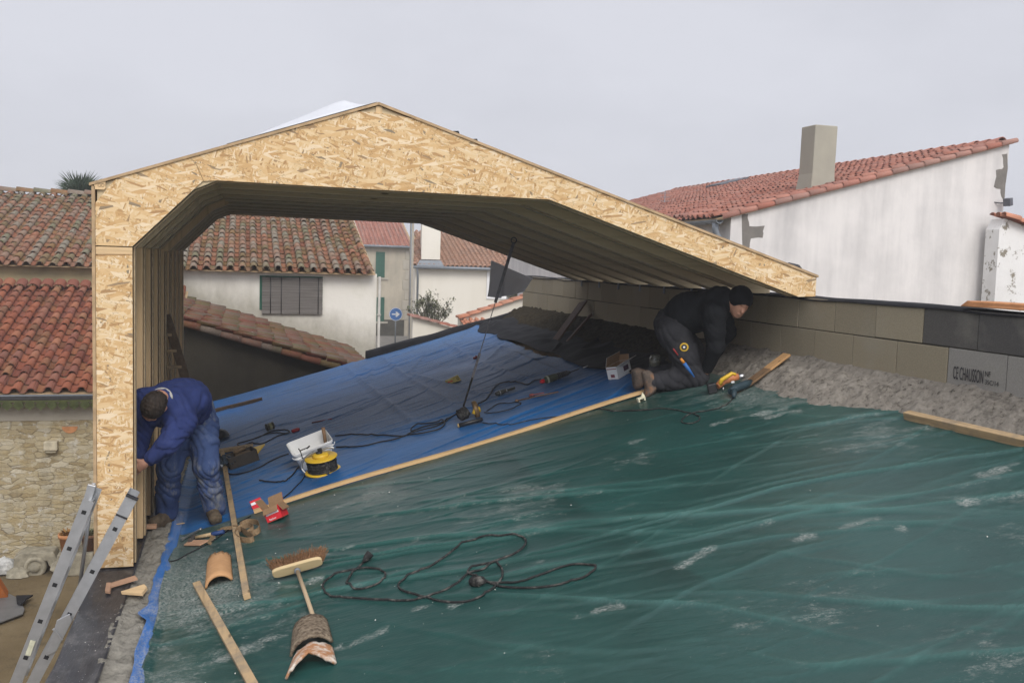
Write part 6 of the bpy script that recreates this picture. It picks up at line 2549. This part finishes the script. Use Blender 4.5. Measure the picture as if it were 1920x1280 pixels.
b.build('guide_bracket', M['alu'], T, bevel=.003)
b = MB()
c3, c4 = onY(62, 1200, LY0 + .012), onY(52, 1228, LY0 + .012)
b.beam(c3, c4, .03, .002, (0, 1, 0))
b.build('sticker', plain('faded sticker', (0.50, 0.49, 0.36), .6), T)
b = MB()
t0, t1 = onY(176, 905, LY0 + .40), onY(148, 1108, LY0 + .40)
b.tube([t0, t1], .012, 8)
b.build('stay_tube', M['alu'], T)
# top fitting of the rear section
b = MB()
f0, f1 = onY(173, 908, LY0 + .30), onY(158, 960, LY0 + .30)
b.beam(f0, f1, .05, .03, (0, 1, 0))
b.build('top_fitting', M['alu'], T, bevel=.004)

# wooden ladder inside
p, q = onY(311, 590, 9.85), onY(352, 722, 9.85)
q = p + (q - p) * 1.75
p2, q2 = p + Vector((-.20, -.02, -.0)), q + Vector((-.24, -.02, -.0))
T = thing('wooden_ladder', 'dark old wooden ladder leaning inside the left leg of the frame', 'ladder', q)
for a, c in ((p, q), (p2, q2)):
    b = MB()
    b.beam(a, c, .05, .085, (1, 0, 0))
    b.build('rail', plain('dark ladder wood', (0.14, 0.10, 0.065), .8, .15, var=.3), T, bevel=.006)
for f in (.16, .29, .42, .56, .70, .84):
    b = MB()
    b.beam(p.lerp(q, f), p2.lerp(q2, f), .05, .03, (0, 0, 1))
    b.build('rung', M['oldY'], T, bevel=.004)

# ------------------------------------------------------------------ things in the yard
lime = plain('weathered limestone', (0.27, 0.245, 0.185), .95, .08, var=.45, scale=9, bump=.8)
YY = 14.7
c = onZ(64, 1078, GZ)
sc = 1775 / 14.0
k0 = onY(22, 1075, YY)
T = thing('stone_capital', 'carved stone capital with a round volute on the ground by the stone house wall', 'stone carving', (onY(64, 1075, YY).x, YY, GZ))
b = MB()
q = [(25, 1075), (25, 1045), (40, 1036), (100, 1034), (108, 1050), (106, 1066), (92, 1062), (88, 1052), (60, 1050), (44, 1062), (40, 1072)]
b.prism([onY(x, y, YY + .02) for x, y in q], (0, .32, 0))
b.build('block', lime, T, bevel=.02)
b = MB()
vc = onY(65, 1064, YY)
b.lathe(vc + Vector((0, .32, 0)), (0, -1, 0), [(0, .15), (.30, .155), (.325, .14), (.325, .105), (.31, .10), (.31, .07), (.34, .062), (.34, .01)], 24)
b.build('volute', lime, T)
rk = random.Random(5)
for i, (x, y, r, lab) in enumerate(((35, 1078, .14, 'rounded rubble stone left of the carved capital'), (122, 1062, .17, 'broken stone block half behind the ladder'), (142, 1072, .13, 'small pale rubble stone behind the ladder feet'), (10, 1062, .17, 'white flaky stone at the edge of the yard'))):
    c = onY(x, y, YY + .05 * i)
    b = MB()
    vs = []
    n1, n2 = 7, 10
    P = np.zeros((n1, n2 + 1, 3))
    for a in range(n1):
        for e in range(n2 + 1):
            th, ph = math.pi * a / (n1 - 1), 2 * math.pi * (e % n2) / n2
            rr_ = r * (1 + .22 * float(vn(math.cos(ph) * 1.4 + i * 7, math.sin(ph) * 1.4 + a, 300)))
            P[a, e] = (c.x + rr_ * math.sin(th) * math.cos(ph) * 1.15, c.y + rr_ * math.sin(th) * math.sin(ph), max(GZ, c.z + rr_ * math.cos(th) * .85))
    b.grid(P, smooth=False)
    tag(b.build('rubble_stone', lime if i != 3 else plain('pale flaky stone', (0.42, 0.42, 0.40), .95, .1, var=.5, scale=16)), lab, 'stone', 'rubble stones by the house wall')
for (x, y0, y1, r, lab) in ((128, 1035, 1000, .12, 'terracotta pot behind the ladder by the stone house'), (168, 1030, 1000, .11, 'brown plant pot between ladder and frame leg')):
    c, t_ = onY(x, y0, YY), onY(x, y1, YY)
    T = thing('plant_pot', lab, 'pot', (c.x, YY, c.z))
    b = MB()
    h = t_.z - c.z
    b.lathe(c, (0, 0, 1), [(0, r * .75), (h * .8, r), (h * .8, r * 1.12), (h, r * 1.15), (h, r), (h * .85, r * .92)], 18)
    b.build('pot', M['terracotta'] if r > .115 else plain('brown pot', (0.16, 0.085, 0.05), .8, .2, var=.3), T)
    lb = MB()
    for i in range(70):
        a = R.uniform(0, 6.28)
        leaf_card(lb, c + Vector((R.uniform(-.5, .5) * r, R.uniform(-.5, .5) * r, h * .9)), (math.cos(a), math.sin(a), R.uniform(.2, 1.3)), (0, 0, 1), R.uniform(.07, .16), .04, (R.random(), 0, 0))
    lb.build('foliage', mat_leaf('pot leaves ' + lab[:5], (0.20, 0.09, 0.02), (0.35, 0.20, 0.06)) if r > .115 else M['leaf'], T, tint=True)
b = MB()
c = onZ(160, 1042, GZ)
b.box(onY(110, 1045, YY).x, onY(178, 1045, YY).x, YY - .16, YY + .5, GZ, onY(110, 1034, YY).z)
tag(b.build('stone_bench', lime, bevel=.02), 'rough stone ledge carrying the pots by the stone house', 'ledge')
b = MB()
b.prism([onZ(x, y, GZ + .03) for x, y in ((-30, 1176), (0, 1168), (43, 1152), (46, 1143), (32, 1122), (18, 1115), (-30, 1122))], (0, 0, .02))
tag(b.build('metal_sheet', plain('grey sheet metal', (0.19, 0.19, 0.19), .5, .4, .5, var=.15, scale=6), bevel=.004), 'grey metal sheet lying on the yard earth', 'metal sheet')
b = MB()
b.prism([onZ(x, y, GZ + .06) for x, y in ((30, 1118), (62, 1117), (50, 1124), (40, 1135), (32, 1132))], (0, 0, .02))
tag(b.build('felt_scrap', M['membrane']), 'black felt scrap on the yard earth behind the metal sheet', 'scrap')
b = MB()
p, q = onY(-12, 1083, 13.6), onZ(9, 1116, GZ + .05)
b.beam(p, q, .09, .14, (0, 1, 0))
tag(b.build('board', plain('orange painted wood', (0.40, 0.125, 0.03), .7, .2, var=.2), bevel=.006), 'orange board leaning at the edge of the yard', 'board')

# ------------------------------------------------------------------ people: one smooth body surface each, clothes over it


def surf_nets(F, lo, step):
    """Naive surface nets on the grid F (inside < 0)."""
    s = F < 0
    nx, ny, nz = F.shape
    cnt = np.zeros((nx - 1, ny - 1, nz - 1), int)
    acc = np.zeros((nx - 1, ny - 1, nz - 1, 3))
    cs = [(i, j, k) for i in (0, 1) for j in (0, 1) for k in (0, 1)]
    for a in cs:
        for ax in range(3):
            if a[ax]:
                continue
            c = list(a)
            c[ax] = 1
            sa = tuple(slice(v, v + n - 1) for v, n in zip(a, F.shape))
            sb_ = tuple(slice(v, v + n - 1) for v, n in zip(c, F.shape))
            m = s[sa] != s[sb_]
            t = np.where(m, F[sa] / np.where(m, F[sa] - F[sb_], 1), 0)
            p = np.zeros(m.shape + (3,))
            for x in range(3):
                p[..., x] = a[x]
            p[..., ax] += t
            acc += np.where(m[..., None], p, 0)
            cnt += m
    act = cnt > 0
    idx = -np.ones(act.shape, int)
    idx[act] = np.arange(act.sum())
    I = np.argwhere(act)
    V = (I + acc[act] / cnt[act][:, None]) * step + np.array(lo)
    faces = []
    for ax in range(3):
        u, v = (ax + 1) % 3, (ax + 2) % 3
        sl0 = [slice(None)] * 3
        sl1 = [slice(None)] * 3
        sl0[ax], sl1[ax] = slice(0, -1), slice(1, None)
        e = s[tuple(sl0)] != s[tuple(sl1)]
        E = np.argwhere(e)
        ok = (E[:, u] > 0) & (E[:, v] > 0) & (E[:, u] < F.shape[u] - 1) & (E[:, v] < F.shape[v] - 1)
        E = E[ok]
        ins = s[tuple(sl0)][tuple(E.T)]
        q = []
        for du, dv_ in ((1, 1), (0, 1), (0, 0), (1, 0)):
            c = E.copy()
            c[:, u] -= du
            c[:, v] -= dv_
            q.append(idx[tuple(c.T)])
        q = np.stack(q, 1)
        q[~ins] = q[~ins][:, ::-1]
        faces.append(q)
    return V, np.concatenate(faces)


class SDF:
    def __init__(self):
        self.prims = []

    def limb(self, pts, rs, k=.03, sub=False):
        pts = [Vector(p) for p in pts]
        for i in range(len(pts) - 1):
            self.prims.append(('c', pts[i], pts[i + 1], rs[i], rs[i + 1], k, sub))
        return self

    def ball(self, c, r, k=.03, sub=False, ax=None):
        """Ellipsoid: r = three radii, ax = three axes."""
        self.prims.append(('e', Vector(c), r if isinstance(r, (tuple, list)) else (r, r, r), ax, None, k, sub))
        return self

    def mesh(self, name, step, mat, parent, noise=None, pad=.05, label=None):
        pts = []
        for p in self.prims:
            if p[-1]:
                continue
            if p[0] == 'c':
                for q, r in ((p[1], p[3]), (p[2], p[4])):
                    pts += [np.array(q) - r, np.array(q) + r]
            else:
                r = max(p[2])
                pts += [np.array(p[1]) - r, np.array(p[1]) + r]
        lo, hi = np.min(pts, 0) - pad, np.max(pts, 0) + pad
        n = np.ceil((hi - lo) / step).astype(int) + 1
        g_ = [lo[i] + step * np.arange(n[i]) for i in range(3)]
        Xg, Yg, Zg = np.meshgrid(*g_, indexing='ij')
        F = np.full(Xg.shape, 9.0)
        for p in self.prims:
            if p[0] == 'c':
                a, b_, ra, rb_ = np.array(p[1]), np.array(p[2]), p[3], p[4]
                d = b_ - a
                l2 = max(d @ d, 1e-9)
                h = np.clip(((Xg - a[0]) * d[0] + (Yg - a[1]) * d[1] + (Zg - a[2]) * d[2]) / l2, 0, 1)
                D = np.sqrt((Xg - a[0] - d[0] * h) ** 2 + (Yg - a[1] - d[1] * h) ** 2 + (Zg - a[2] - d[2] * h) ** 2) - (ra + (rb_ - ra) * h)
            else:
                c, r, ax = np.array(p[1]), p[2], p[3]
                ax = ax or (Vector((1, 0, 0)), Vector((0, 1, 0)), Vector((0, 0, 1)))
                qs = [((Xg - c[0]) * a.x + (Yg - c[1]) * a.y + (Zg - c[2]) * a.z) / rr for a, rr in zip(ax, r)]
                k0 = np.sqrt(qs[0] ** 2 + qs[1] ** 2 + qs[2] ** 2)
                D = (k0 - 1) * min(r)
            k = p[5]
            if p[6]:
                D = -D
                h = np.clip(.5 - .5 * (F - D) / k, 0, 1)
                F = F + (D - F) * h + k * h * (1 - h)
            else:
                h = np.clip(.5 + .5 * (F - D) / k, 0, 1)
                F = F + (D - F) * h - k * h * (1 - h)
        if noise is not None:
            F = F + noise(Xg, Yg, Zg)
        V, Q = surf_nets(F, lo, step)
        o = Vector((0, 0, 0))
        q = parent
        while q is not None:
            o = o + q.location
            q = q.parent
        me = bpy.data.meshes.new(name)
        me.from_pydata((V - np.array(o)[None]).tolist(), [], Q.tolist())
        me.polygons.foreach_set('use_smooth', [True] * len(me.polygons))
        me.materials.append(mat)
        me.update()
        ob = bpy.data.objects.new(name, me)
        COL.objects.link(ob)
        ob.parent = parent
        if label:
            ob['label'] = label
        return ob


def folds3(amp, f, seed):
    """Cloth folds: warped ridges in three directions."""
    def fn(x, y, z):
        w = .35 * np.sin(x * f * .6 + 1.3 * seed) + .35 * np.sin(y * f * .7 + seed) + .3 * np.sin(z * f * .5 + 2.1 * seed)
        a = np.sin((x * .8 + z * 1.1 - y * .5) * f + w * 5 + seed)
        b_ = np.sin((x * -.9 + z * .9 + y * .7) * f * .8 + w * 4 + seed * 2)
        return amp * ((1 - np.abs(a)) ** 2 + .7 * (1 - np.abs(b_)) ** 2 - .6)
    return fn


def mat_cloth(name, c, worn=None, worn_amt=.5, scale=5.0):
    n = NT(name, .9, .12)
    f = n.noise(n.co(), scale, 6, .65)
    col = n.ramp(f, [(.3, tuple(x * .75 for x in c)), (.7, tuple(x * 1.2 for x in c))])
    if worn:
        col = n.mix(n.ramp(n.noise(n.co(), scale * .7, 6, .7), [(.56, 0), (.74, worn_amt)]), col, worn)
    n.color(col).bump(n.noise(n.co(), 220, 2, .5), .15, .002)
    return n.m


hair_m = NT('short hair', .75, .3)
_h = hair_m.noise(hair_m.co(scale=(60, 60, 18)), 1.0, 4, .7)
hair_m.color(hair_m.ramp(_h, [(.3, (0.010, 0.007, 0.005)), (.55, (0.030, 0.021, 0.015)), (.8, (0.075, 0.055, 0.040))])).bump(_h, .9, .01)


def hand(s, wrist, palm, thumb_side, up, curl=.5, size=1.0):
    """Palm, four bent fingers and a thumb added to the body field s. palm: centre of the palm."""
    w, p = Vector(wrist), Vector(palm)
    d = (p - w).normalized()
    t = (Vector(thumb_side) - d * Vector(thumb_side).dot(d)).normalized()
    n = Vector(up)
    n = (n - d * n.dot(d) - t * n.dot(t)).normalized()
    s.ball(p, (.048 * size, .040 * size, .017 * size), .012, ax=(d, t, n))
    s.limb([w, p - d * .02], [.027 * size, .026 * size], .02)
    for i, (off, ln_) in enumerate(((.030, .070), (.011, .080), (-.009, .075), (-.028, .058))):
        r0 = p + d * .032 + t * off
        pts = [r0]
        ang = .15
        for seg in (.45, .32, .23):
            ang += curl * (.8 + .12 * i)
            pts.append(pts[-1] + (d * math.cos(ang) - n * math.sin(ang)) * ln_ * seg * size + t * off * .08)
        s.limb(pts, [.0095, .009, .008, .007], .006)
    th = p - d * .012 + t * .034
    s.limb([th, th + (t * .7 + d * .6 - n * .3).normalized() * .034, th + (t * .35 + d * .9 - n * .7).normalized() * .062], [.013, .011, .009], .008)


def head(s, c, face, up, r=.098):
    """Skull, jaw, nose, brow, ears. face: where the face looks, up: crown direction."""
    f = Vector(face).normalized()
    u = Vector(up)
    u = (u - f * u.dot(f)).normalized()
    sd_ = f.cross(u)
    c = Vector(c)
    s.ball(c + u * .02 - f * .01, (.098, .078, .095), .03, ax=(f, sd_, u))
    s.ball(c - u * .045 + f * .025, (.066, .060, .075), .04, ax=(f, sd_, u))
    s.ball(c - u * .098 + f * .055, (.028, .034, .022), .03, ax=(f, sd_, u))
    s.limb([c + f * .085 + u * .006, c + f * .112 - u * .034], [.010, .015], .014)
    s.limb([c + f * .080 + u * .022 - sd_ * .04, c + f * .090 + u * .026, c + f * .080 + u * .022 + sd_ * .04], [.012, .012, .012], .014)
    for sg in (-1, 1):
        s.ball(c + f * .084 + u * .004 + sd_ * (.031 * sg), .014, .012, True)
        s.ball(c + f * .074 + u * .003 + sd_ * (.031 * sg), .0125, .004)
        s.ball(c - f * .012 - u * .012 + sd_ * (.080 * sg), (.020, .010, .032), .010, ax=(f, sd_, u))
    s.limb([c + f * .092 - u * .066 - sd_ * .020, c + f * .097 - u * .066, c + f * .092 - u * .066 + sd_ * .020], [.007, .009, .007], .010)
    return f, u, sd_


def boot(name, heel, toe, sole_n, ankle, mat, parent):
    """A work boot: heel to toe along the sole, shaft to the ankle."""
    s = SDF()
    heel, toe, n = Vector(heel), Vector(toe), Vector(sole_n).normalized()
    d = (toe - heel).normalized()
    L_ = (toe - heel).length
    sd_ = d.cross(n)
    s.limb([heel + n * .045 + d * .035, heel + n * .048 + d * L_ * .5, toe + n * .042 - d * .05], [.042, .044, .046], .03)
    s.ball(toe + n * .040 - d * .055, (.062, .050, .040), .02, ax=(d, sd_, n))
    s.limb([heel + n * .05 + d * .05, heel + n * .10 + d * .06, Vector(ankle)], [.044, .050, .056], .03)
    for sg in (-1, 1):
        s.limb([heel + n * .012 + d * .03 + sd_ * .018 * sg, heel + n * .012 + d * L_ * .55 + sd_ * .024 * sg, toe + n * .014 - d * .04 + sd_ * .02 * sg], [.020, .020, .024], .01)
    return s.mesh(name, .0075, mat, parent, noise=lambda x, y, z: .0015 * np.sin(x * 130) * np.sin(y * 120) * np.sin(z * 140))


# ---- the man in blue, bent forward at the left leg of the frame
J = lambda x, y, Y: onY(x, y, Y)
an_r, an_l = J(402, 955, 7.92), J(312, 962, 7.98)
T = thing('person', 'man in blue work clothes bending down at the left leg of the frame', 'person', (an_r + an_l) / 2)
kn_r, kn_l = J(386, 872, 7.80), J(318, 872, 7.84)
hp_r, hp_l = J(378, 798, 7.95), J(338, 800, 7.98)
pel, spine, chest = J(362, 772, 7.96), J(352, 752, 7.74), J(318, 760, 7.46)
neck, hd = J(300, 748, 7.30), J(288, 762, 7.17)
sh_r, sh_l = J(342, 790, 7.36), J(274, 752, 7.40)
el_r, wr_r, pm_r = J(314, 832, 7.22), J(280, 862, 7.20), J(266, 872, 7.19)
el_l, wr_l, pm_l = J(264, 812, 7.40), J(262, 856, 7.36), J(261, 874, 7.33)
s = SDF()
s.limb([pel, spine, chest], [.125, .13, .135], .06)
s.limb([chest, neck, hd], [.10, .058, .060], .04)
s.limb([hp_r, kn_r, an_r], [.082, .058, .042], .05)
s.limb([hp_l, kn_l, an_l], [.082, .058, .042], .05)
s.limb([pel, hp_r], [.11, .085], .05).limb([pel, hp_l], [.11, .085], .05)
s.limb([chest, sh_r, el_r, wr_r], [.09, .062, .042, .028], .04)
s.limb([chest, sh_l, el_l, wr_l], [.09, .062, .042, .028], .04)
face = (J(262, 830, 7.22) - hd).normalized()
upd = (J(283, 742, 6.9) - hd).normalized()
f, u, sdv = head(s, hd, face, upd)
hand(s, wr_r, pm_r, (0, -.2, 1), (1, 0, .3), .5)
hand(s, wr_l, pm_l, (0, -.6, .6), (1, -.2, .2), .45)
s.mesh('body', .0085, M['skin'], T)
blue_cloth = mat_cloth('blue work jacket', (0.028, 0.042, 0.135), (0.05, 0.065, 0.16), .4, 7)
pant = NT('faded blue trousers', .92, .1)
_f = pant.noise(pant.co(), 5, 6, .66)
_c = pant.ramp(_f, [(.3, (0.026, 0.044, 0.115)), (.55, (0.050, 0.080, 0.18)), (.75, (0.105, 0.14, 0.245))])
_c = pant.mix(pant.ramp(pant.noise(pant.co(scale=(1, 1, .45)), 6.5, 6, .7), [(.54, 0), (.66, .75)]), _c, (0.23, 0.23, 0.21))
pant.color(_c).bump(pant.noise(pant.co(), 200, 2), .15, .002)
s = SDF()
s.limb([pel + Vector((0, 0, -.0)), spine, chest], [.150, .158, .165], .07)
s.limb([chest, neck.lerp(chest, .22)], [.145, .085], .05)
s.ball(spine.lerp(chest, .5) + Vector((0, 0, .03)), (.22, .17, .15), .06)
s.limb([chest, sh_r, sh_r.lerp(el_r, .5), el_r, wr_r + (wr_r - el_r).normalized() * -.02], [.12, .094, .080, .066, .050], .05)
s.limb([chest, sh_l, sh_l.lerp(el_l, .5), el_l, wr_l + (wr_l - el_l).normalized() * -.02], [.12, .094, .078, .064, .050], .05)
s.ball(hd + f * .01, .105, .02, True)
s.mesh('jacket', .0095, blue_cloth, T, noise=folds3(.0115, 34, 1.7))
s = SDF()
s.limb([pel + Vector((0, .01, .015)), hp_r, hp_r.lerp(kn_r, .5), kn_r, kn_r.lerp(an_r, .5), an_r + Vector((0, 0, .02))], [.148, .124, .108, .090, .084, .086], .05)
s.limb([pel + Vector((0, .01, .015)), hp_l, hp_l.lerp(kn_l, .5), kn_l, kn_l.lerp(an_l, .5), an_l + Vector((0, 0, .02))], [.148, .124, .108, .090, .084, .086], .05)
s.mesh('trousers', .0095, pant.m, T, noise=folds3(.012, 30, 4.1))
# collar
b = MB()
cc_ = neck.lerp(chest, .12)
nd = (neck - chest).normalized()
s1 = nd.orthogonal().normalized()
t1 = nd.cross(s1)
pts = [cc_ + s1 * (math.cos(a) * .082) + t1 * (math.sin(a) * .082) + nd * .012 for a in [2 * math.pi * k / 24 for k in range(25)]]
pts = [q for q in pts if (q - cc_).dot(Vector((.1, .35, .9))) > -.012]
b.tube(pts, .010, 8)
b.build('collar', plain('pale shirt collar', (0.42, 0.41, 0.38), .9, .1, var=.2), T)
s = SDF()
s.ball(hd + u * .024 - f * .018, (.104, .086, .100), .03, ax=(f, sdv, u))
s.ball(hd - f * .045 - u * .045, (.060, .068, .060), .03, ax=(f, sdv, u))
s.ball(hd + f * .105 - u * .045, (.072, .085, .085), .02, True, ax=(f, sdv, u))
s.mesh('hair', .007, hair_m.m, T, noise=lambda x, y, z: .0028 * np.sin(x * 190 + 3 * np.sin(z * 60)) * np.sin(y * 170 + 2 * np.sin(x * 70)) + .002 * np.sin(z * 210 + x * 90))
boot_m = plain('muddy leather', (0.10, 0.075, 0.05), .85, .2, var=.5, scale=22)
g1, g2 = onS(408, 978), onS(296, 984)
g2.z = max(g2.z, WT + .02)
hl1 = Vector((an_r.x - .01, an_r.y + .05, 0))
hl1.z = GH(hl1.x, max(hl1.y, 7.7))
tz = Vector((an_r.x + .03, an_r.y - .22, 0))
tz.z = GH(tz.x, max(tz.y, 7.7))
boot('boot', hl1, tz, DN, an_r + Vector((0, 0, .03)), boot_m, T)
hl2 = Vector((an_l.x + .04, an_l.y + .03, 0))
tz2 = Vector((an_l.x - .10, an_l.y - .20, 0))
hl2.z = GH(hl2.x, hl2.y)
tz2.z = max(GH(tz2.x, 7.8), WT + .02)
boot('boot', hl2, tz2, Vector((0, 0, 1)), an_l + Vector((0, 0, .03)), boot_m, T)

# ---- the man in black kneeling at the block wall
kn_n, kn_f = J(1306, 706, 7.44), J(1318, 694, 7.80)
an_n, an_f = J(1226, 716, 7.56), J(1212, 706, 7.84)
T = thing('person', 'kneeling man in black jacket, grey trousers and black beanie working at the block wall', 'person', kn_n - Vector((0, 0, .08)))
hp_n, hp_f = J(1262, 622, 7.54), J(1264, 618, 7.84)
pel, spine, chest = J(1264, 607, 7.66), J(1292, 586, 7.55), J(1330, 580, 7.40)
neck, hd = J(1360, 568, 7.27), J(1387, 566, 7.19)
sh_n, sh_f = J(1338, 590, 7.22), J(1348, 586, 7.58)
el_n, wr_n, pm_n = J(1342, 650, 7.24), J(1326, 692, 7.36), J(1318, 701, 7.40)
el_f, wr_f, pm_f = J(1364, 622, 7.60), J(1352, 646, 7.66), J(1345, 651, 7.68)
s = SDF()
s.limb([pel, spine, chest], [.125, .13, .14], .06)
s.limb([chest, neck, hd], [.10, .058, .060], .04)
for h_, k_, a_ in ((hp_n, kn_n, an_n), (hp_f, kn_f, an_f)):
    s.limb([pel, h_], [.11, .085], .05)
    s.limb([h_, k_, a_], [.085, .060, .042], .05)
for a_, e_, w_ in ((sh_n, el_n, wr_n), (sh_f, el_f, wr_f)):
    s.limb([chest, a_, e_, w_], [.09, .062, .043, .028], .04)
face = (J(1402, 590, 7.02) - hd).normalized()
upd = (J(1396, 520, 7.20) - hd).normalized()
f, u, sdv = head(s, hd, face, upd)
hand(s, wr_n, pm_n, (.4, -.6, .2), (0, -.3, 1), .6)
hand(s, wr_f, pm_f, (.3, 0, .9), (0, -1, .1), .5)
s.mesh('body', .0085, M['skin'], T)
jac = mat_cloth('black hooded jacket', (0.013, 0.014, 0.016), (0.03, 0.03, 0.032), .4, 6)
s = SDF()
s.limb([pel.lerp(spine, .25), spine, chest], [.150, .165, .165], .07)
s.ball(spine + Vector((0, 0, -.01)), (.20, .20, .15), .06)
s.limb([chest, neck], [.15, .082], .05)
s.limb([J(1322, 562, 7.38), J(1344, 554, 7.30), J(1358, 550, 7.26)], [.055, .075, .060], .03)
for a_, e_, w_ in ((sh_n, el_n, wr_n), (sh_f, el_f, wr_f)):
    s.limb([chest, a_, a_.lerp(e_, .5), e_, w_ + (w_ - e_).normalized() * -.015], [.12, .095, .082, .068, .050], .05)
s.ball(hd + f * .02 + u * .02, .100, .02, True)
s.mesh('jacket', .0095, jac, T, noise=folds3(.006, 28, .6))
tro = mat_cloth('dark grey trousers', (0.034, 0.034, 0.038), (0.085, 0.082, 0.078), .5, 6)
s = SDF()
for h_, k_, a_ in ((hp_n, kn_n, an_n), (hp_f, kn_f, an_f)):
    s.limb([pel + Vector((-.01, 0, -.01)), h_, h_.lerp(k_, .5), k_, k_.lerp(a_, .5), a_ + (k_ - a_).normalized() * .03], [.155, .132, .120, .094, .088, .080], .05)
s.mesh('trousers', .0095, tro, T, noise=folds3(.0115, 29, 2.9))
s = SDF()
s.ball(hd + u * .034 - f * .012, (.116, .098, .104), .03, ax=(f, sdv, u))
s.ball(hd + u * .012 - f * .03, (.100, .097, .075), .03, ax=(f, sdv, u))
s.ball(hd + f * .11 - u * .055, (.075, .09, .082), .015, True, ax=(f, sdv, u))
s.mesh('beanie', .0075, mat_cloth('black knit', (0.012, 0.012, 0.014), None), T, noise=lambda x, y, z: .0012 * np.sin(x * 240) * np.sin(z * 60))
bm2 = NT('worn tan boot leather', .85, .2)
bm2.color(bm2.ramp(bm2.noise(bm2.co(), 15, 6, .7), [(.3, (0.05, 0.042, 0.036)), (.5, (0.13, 0.10, 0.08)), (.65, (0.26, 0.13, 0.065)), (.8, (0.18, 0.155, 0.13))]))
for a_, (hx, hy), (tx, ty), Yb in ((an_n, (1203, 692), (1216, 746), 7.56), (an_f, (1186, 690), (1190, 738), 7.84)):
    hl, to = J(hx, hy, Yb), J(tx, ty, Yb)
    gz_ = GH(to.x, max(Yb, 7.7))
    to.z = max(to.z, gz_ + .035)
    boot('boot', hl, to, (a_ - hl.lerp(to, .35)), a_, bm2.m, T)
# tools worn on the leg
A_t = (J(1288, 640, 7.30) - J(1262, 690, 7.30)).normalized()
c = hp_n.lerp(kn_n, .42)
vw = (-c).normalized()
tm = c + vw * .130 + Vector((.01, 0, .03))
T2 = thing('tape_measure', 'round yellow and black tape measure clipped on the thigh of the kneeling man', 'tape measure', tm)
b = MB()
b.lathe(tm, vw, [(-.03, .030), (-.02, .038), (.008, .038), (.014, .032)], 22)
b.build('case', M['yellow'], T2)
b = MB()
b.lathe(tm + vw * .0135, vw, [(0, .026), (.003, .024)], 20)
b.build('badge', M['blackplastic'], T2)
b = MB()
b.lathe(tm + vw * .0155, vw, [(0, .010), (.002, .009)], 14)
b.build('hub', M['paint'], T2)
k0 = J(1276, 688, (c + vw * .135).y - .02)
kv0 = c + vw * .14 + (kn_n - hp_n).normalized() * .12 + Vector((-.05, 0, 0))
kd = ((kn_n - hp_n).normalized() * .7 + Vector((.35, 0, -.25))).normalized()
T2 = thing('utility_knife', 'blue folding knife with an orange top on the trouser leg of the kneeling man', 'knife', kv0)
b = MB()
b.tube([kv0, kv0 + kd * .06, kv0 + kd * .15], [.017, .015, .006], 10)
b.build('sheath', plain('bright blue plastic', (0.03, 0.14, 0.42), .45, .4), T2)
b = MB()
b.tube([kv0 - kd * .05, kv0 - kd * .003], [.011, .014], 10)
b.build('handle', plain('orange plastic', (0.70, 0.26, 0.03), .45, .4), T2)
# pencil and red screwdriver tops
b = MB()
kv1 = kv0 - kd * .06 + Vector((-.02, 0, .02))
b.tube([kv1, kv1 - kd * .07], .006, 7)
tag(b.build('pencil', plain('red lacquer', (0.33, 0.03, 0.03), .4)), 'red pencil in the leg pocket of the kneeling man', 'pencil')

# ------------------------------------------------------------------ thin mist between here and the street
b = MB()
b.box(-158, 178, -58, 262, GZ - 1, 13)
hz = bpy.data.materials.new('mist')
hz.use_nodes = True
ht = hz.node_tree
ht.nodes.clear()
ho = ht.nodes.new('ShaderNodeOutputMaterial')
hv = ht.nodes.new('ShaderNodeVolumePrincipled')
hv.inputs['Color'].default_value = (.93, .94, .96, 1)
hv.inputs['Density'].default_value = 0.0024
ht.links.new(hv.outputs[0], ho.inputs['Volume'])
stuff(b.build('haze', hz))
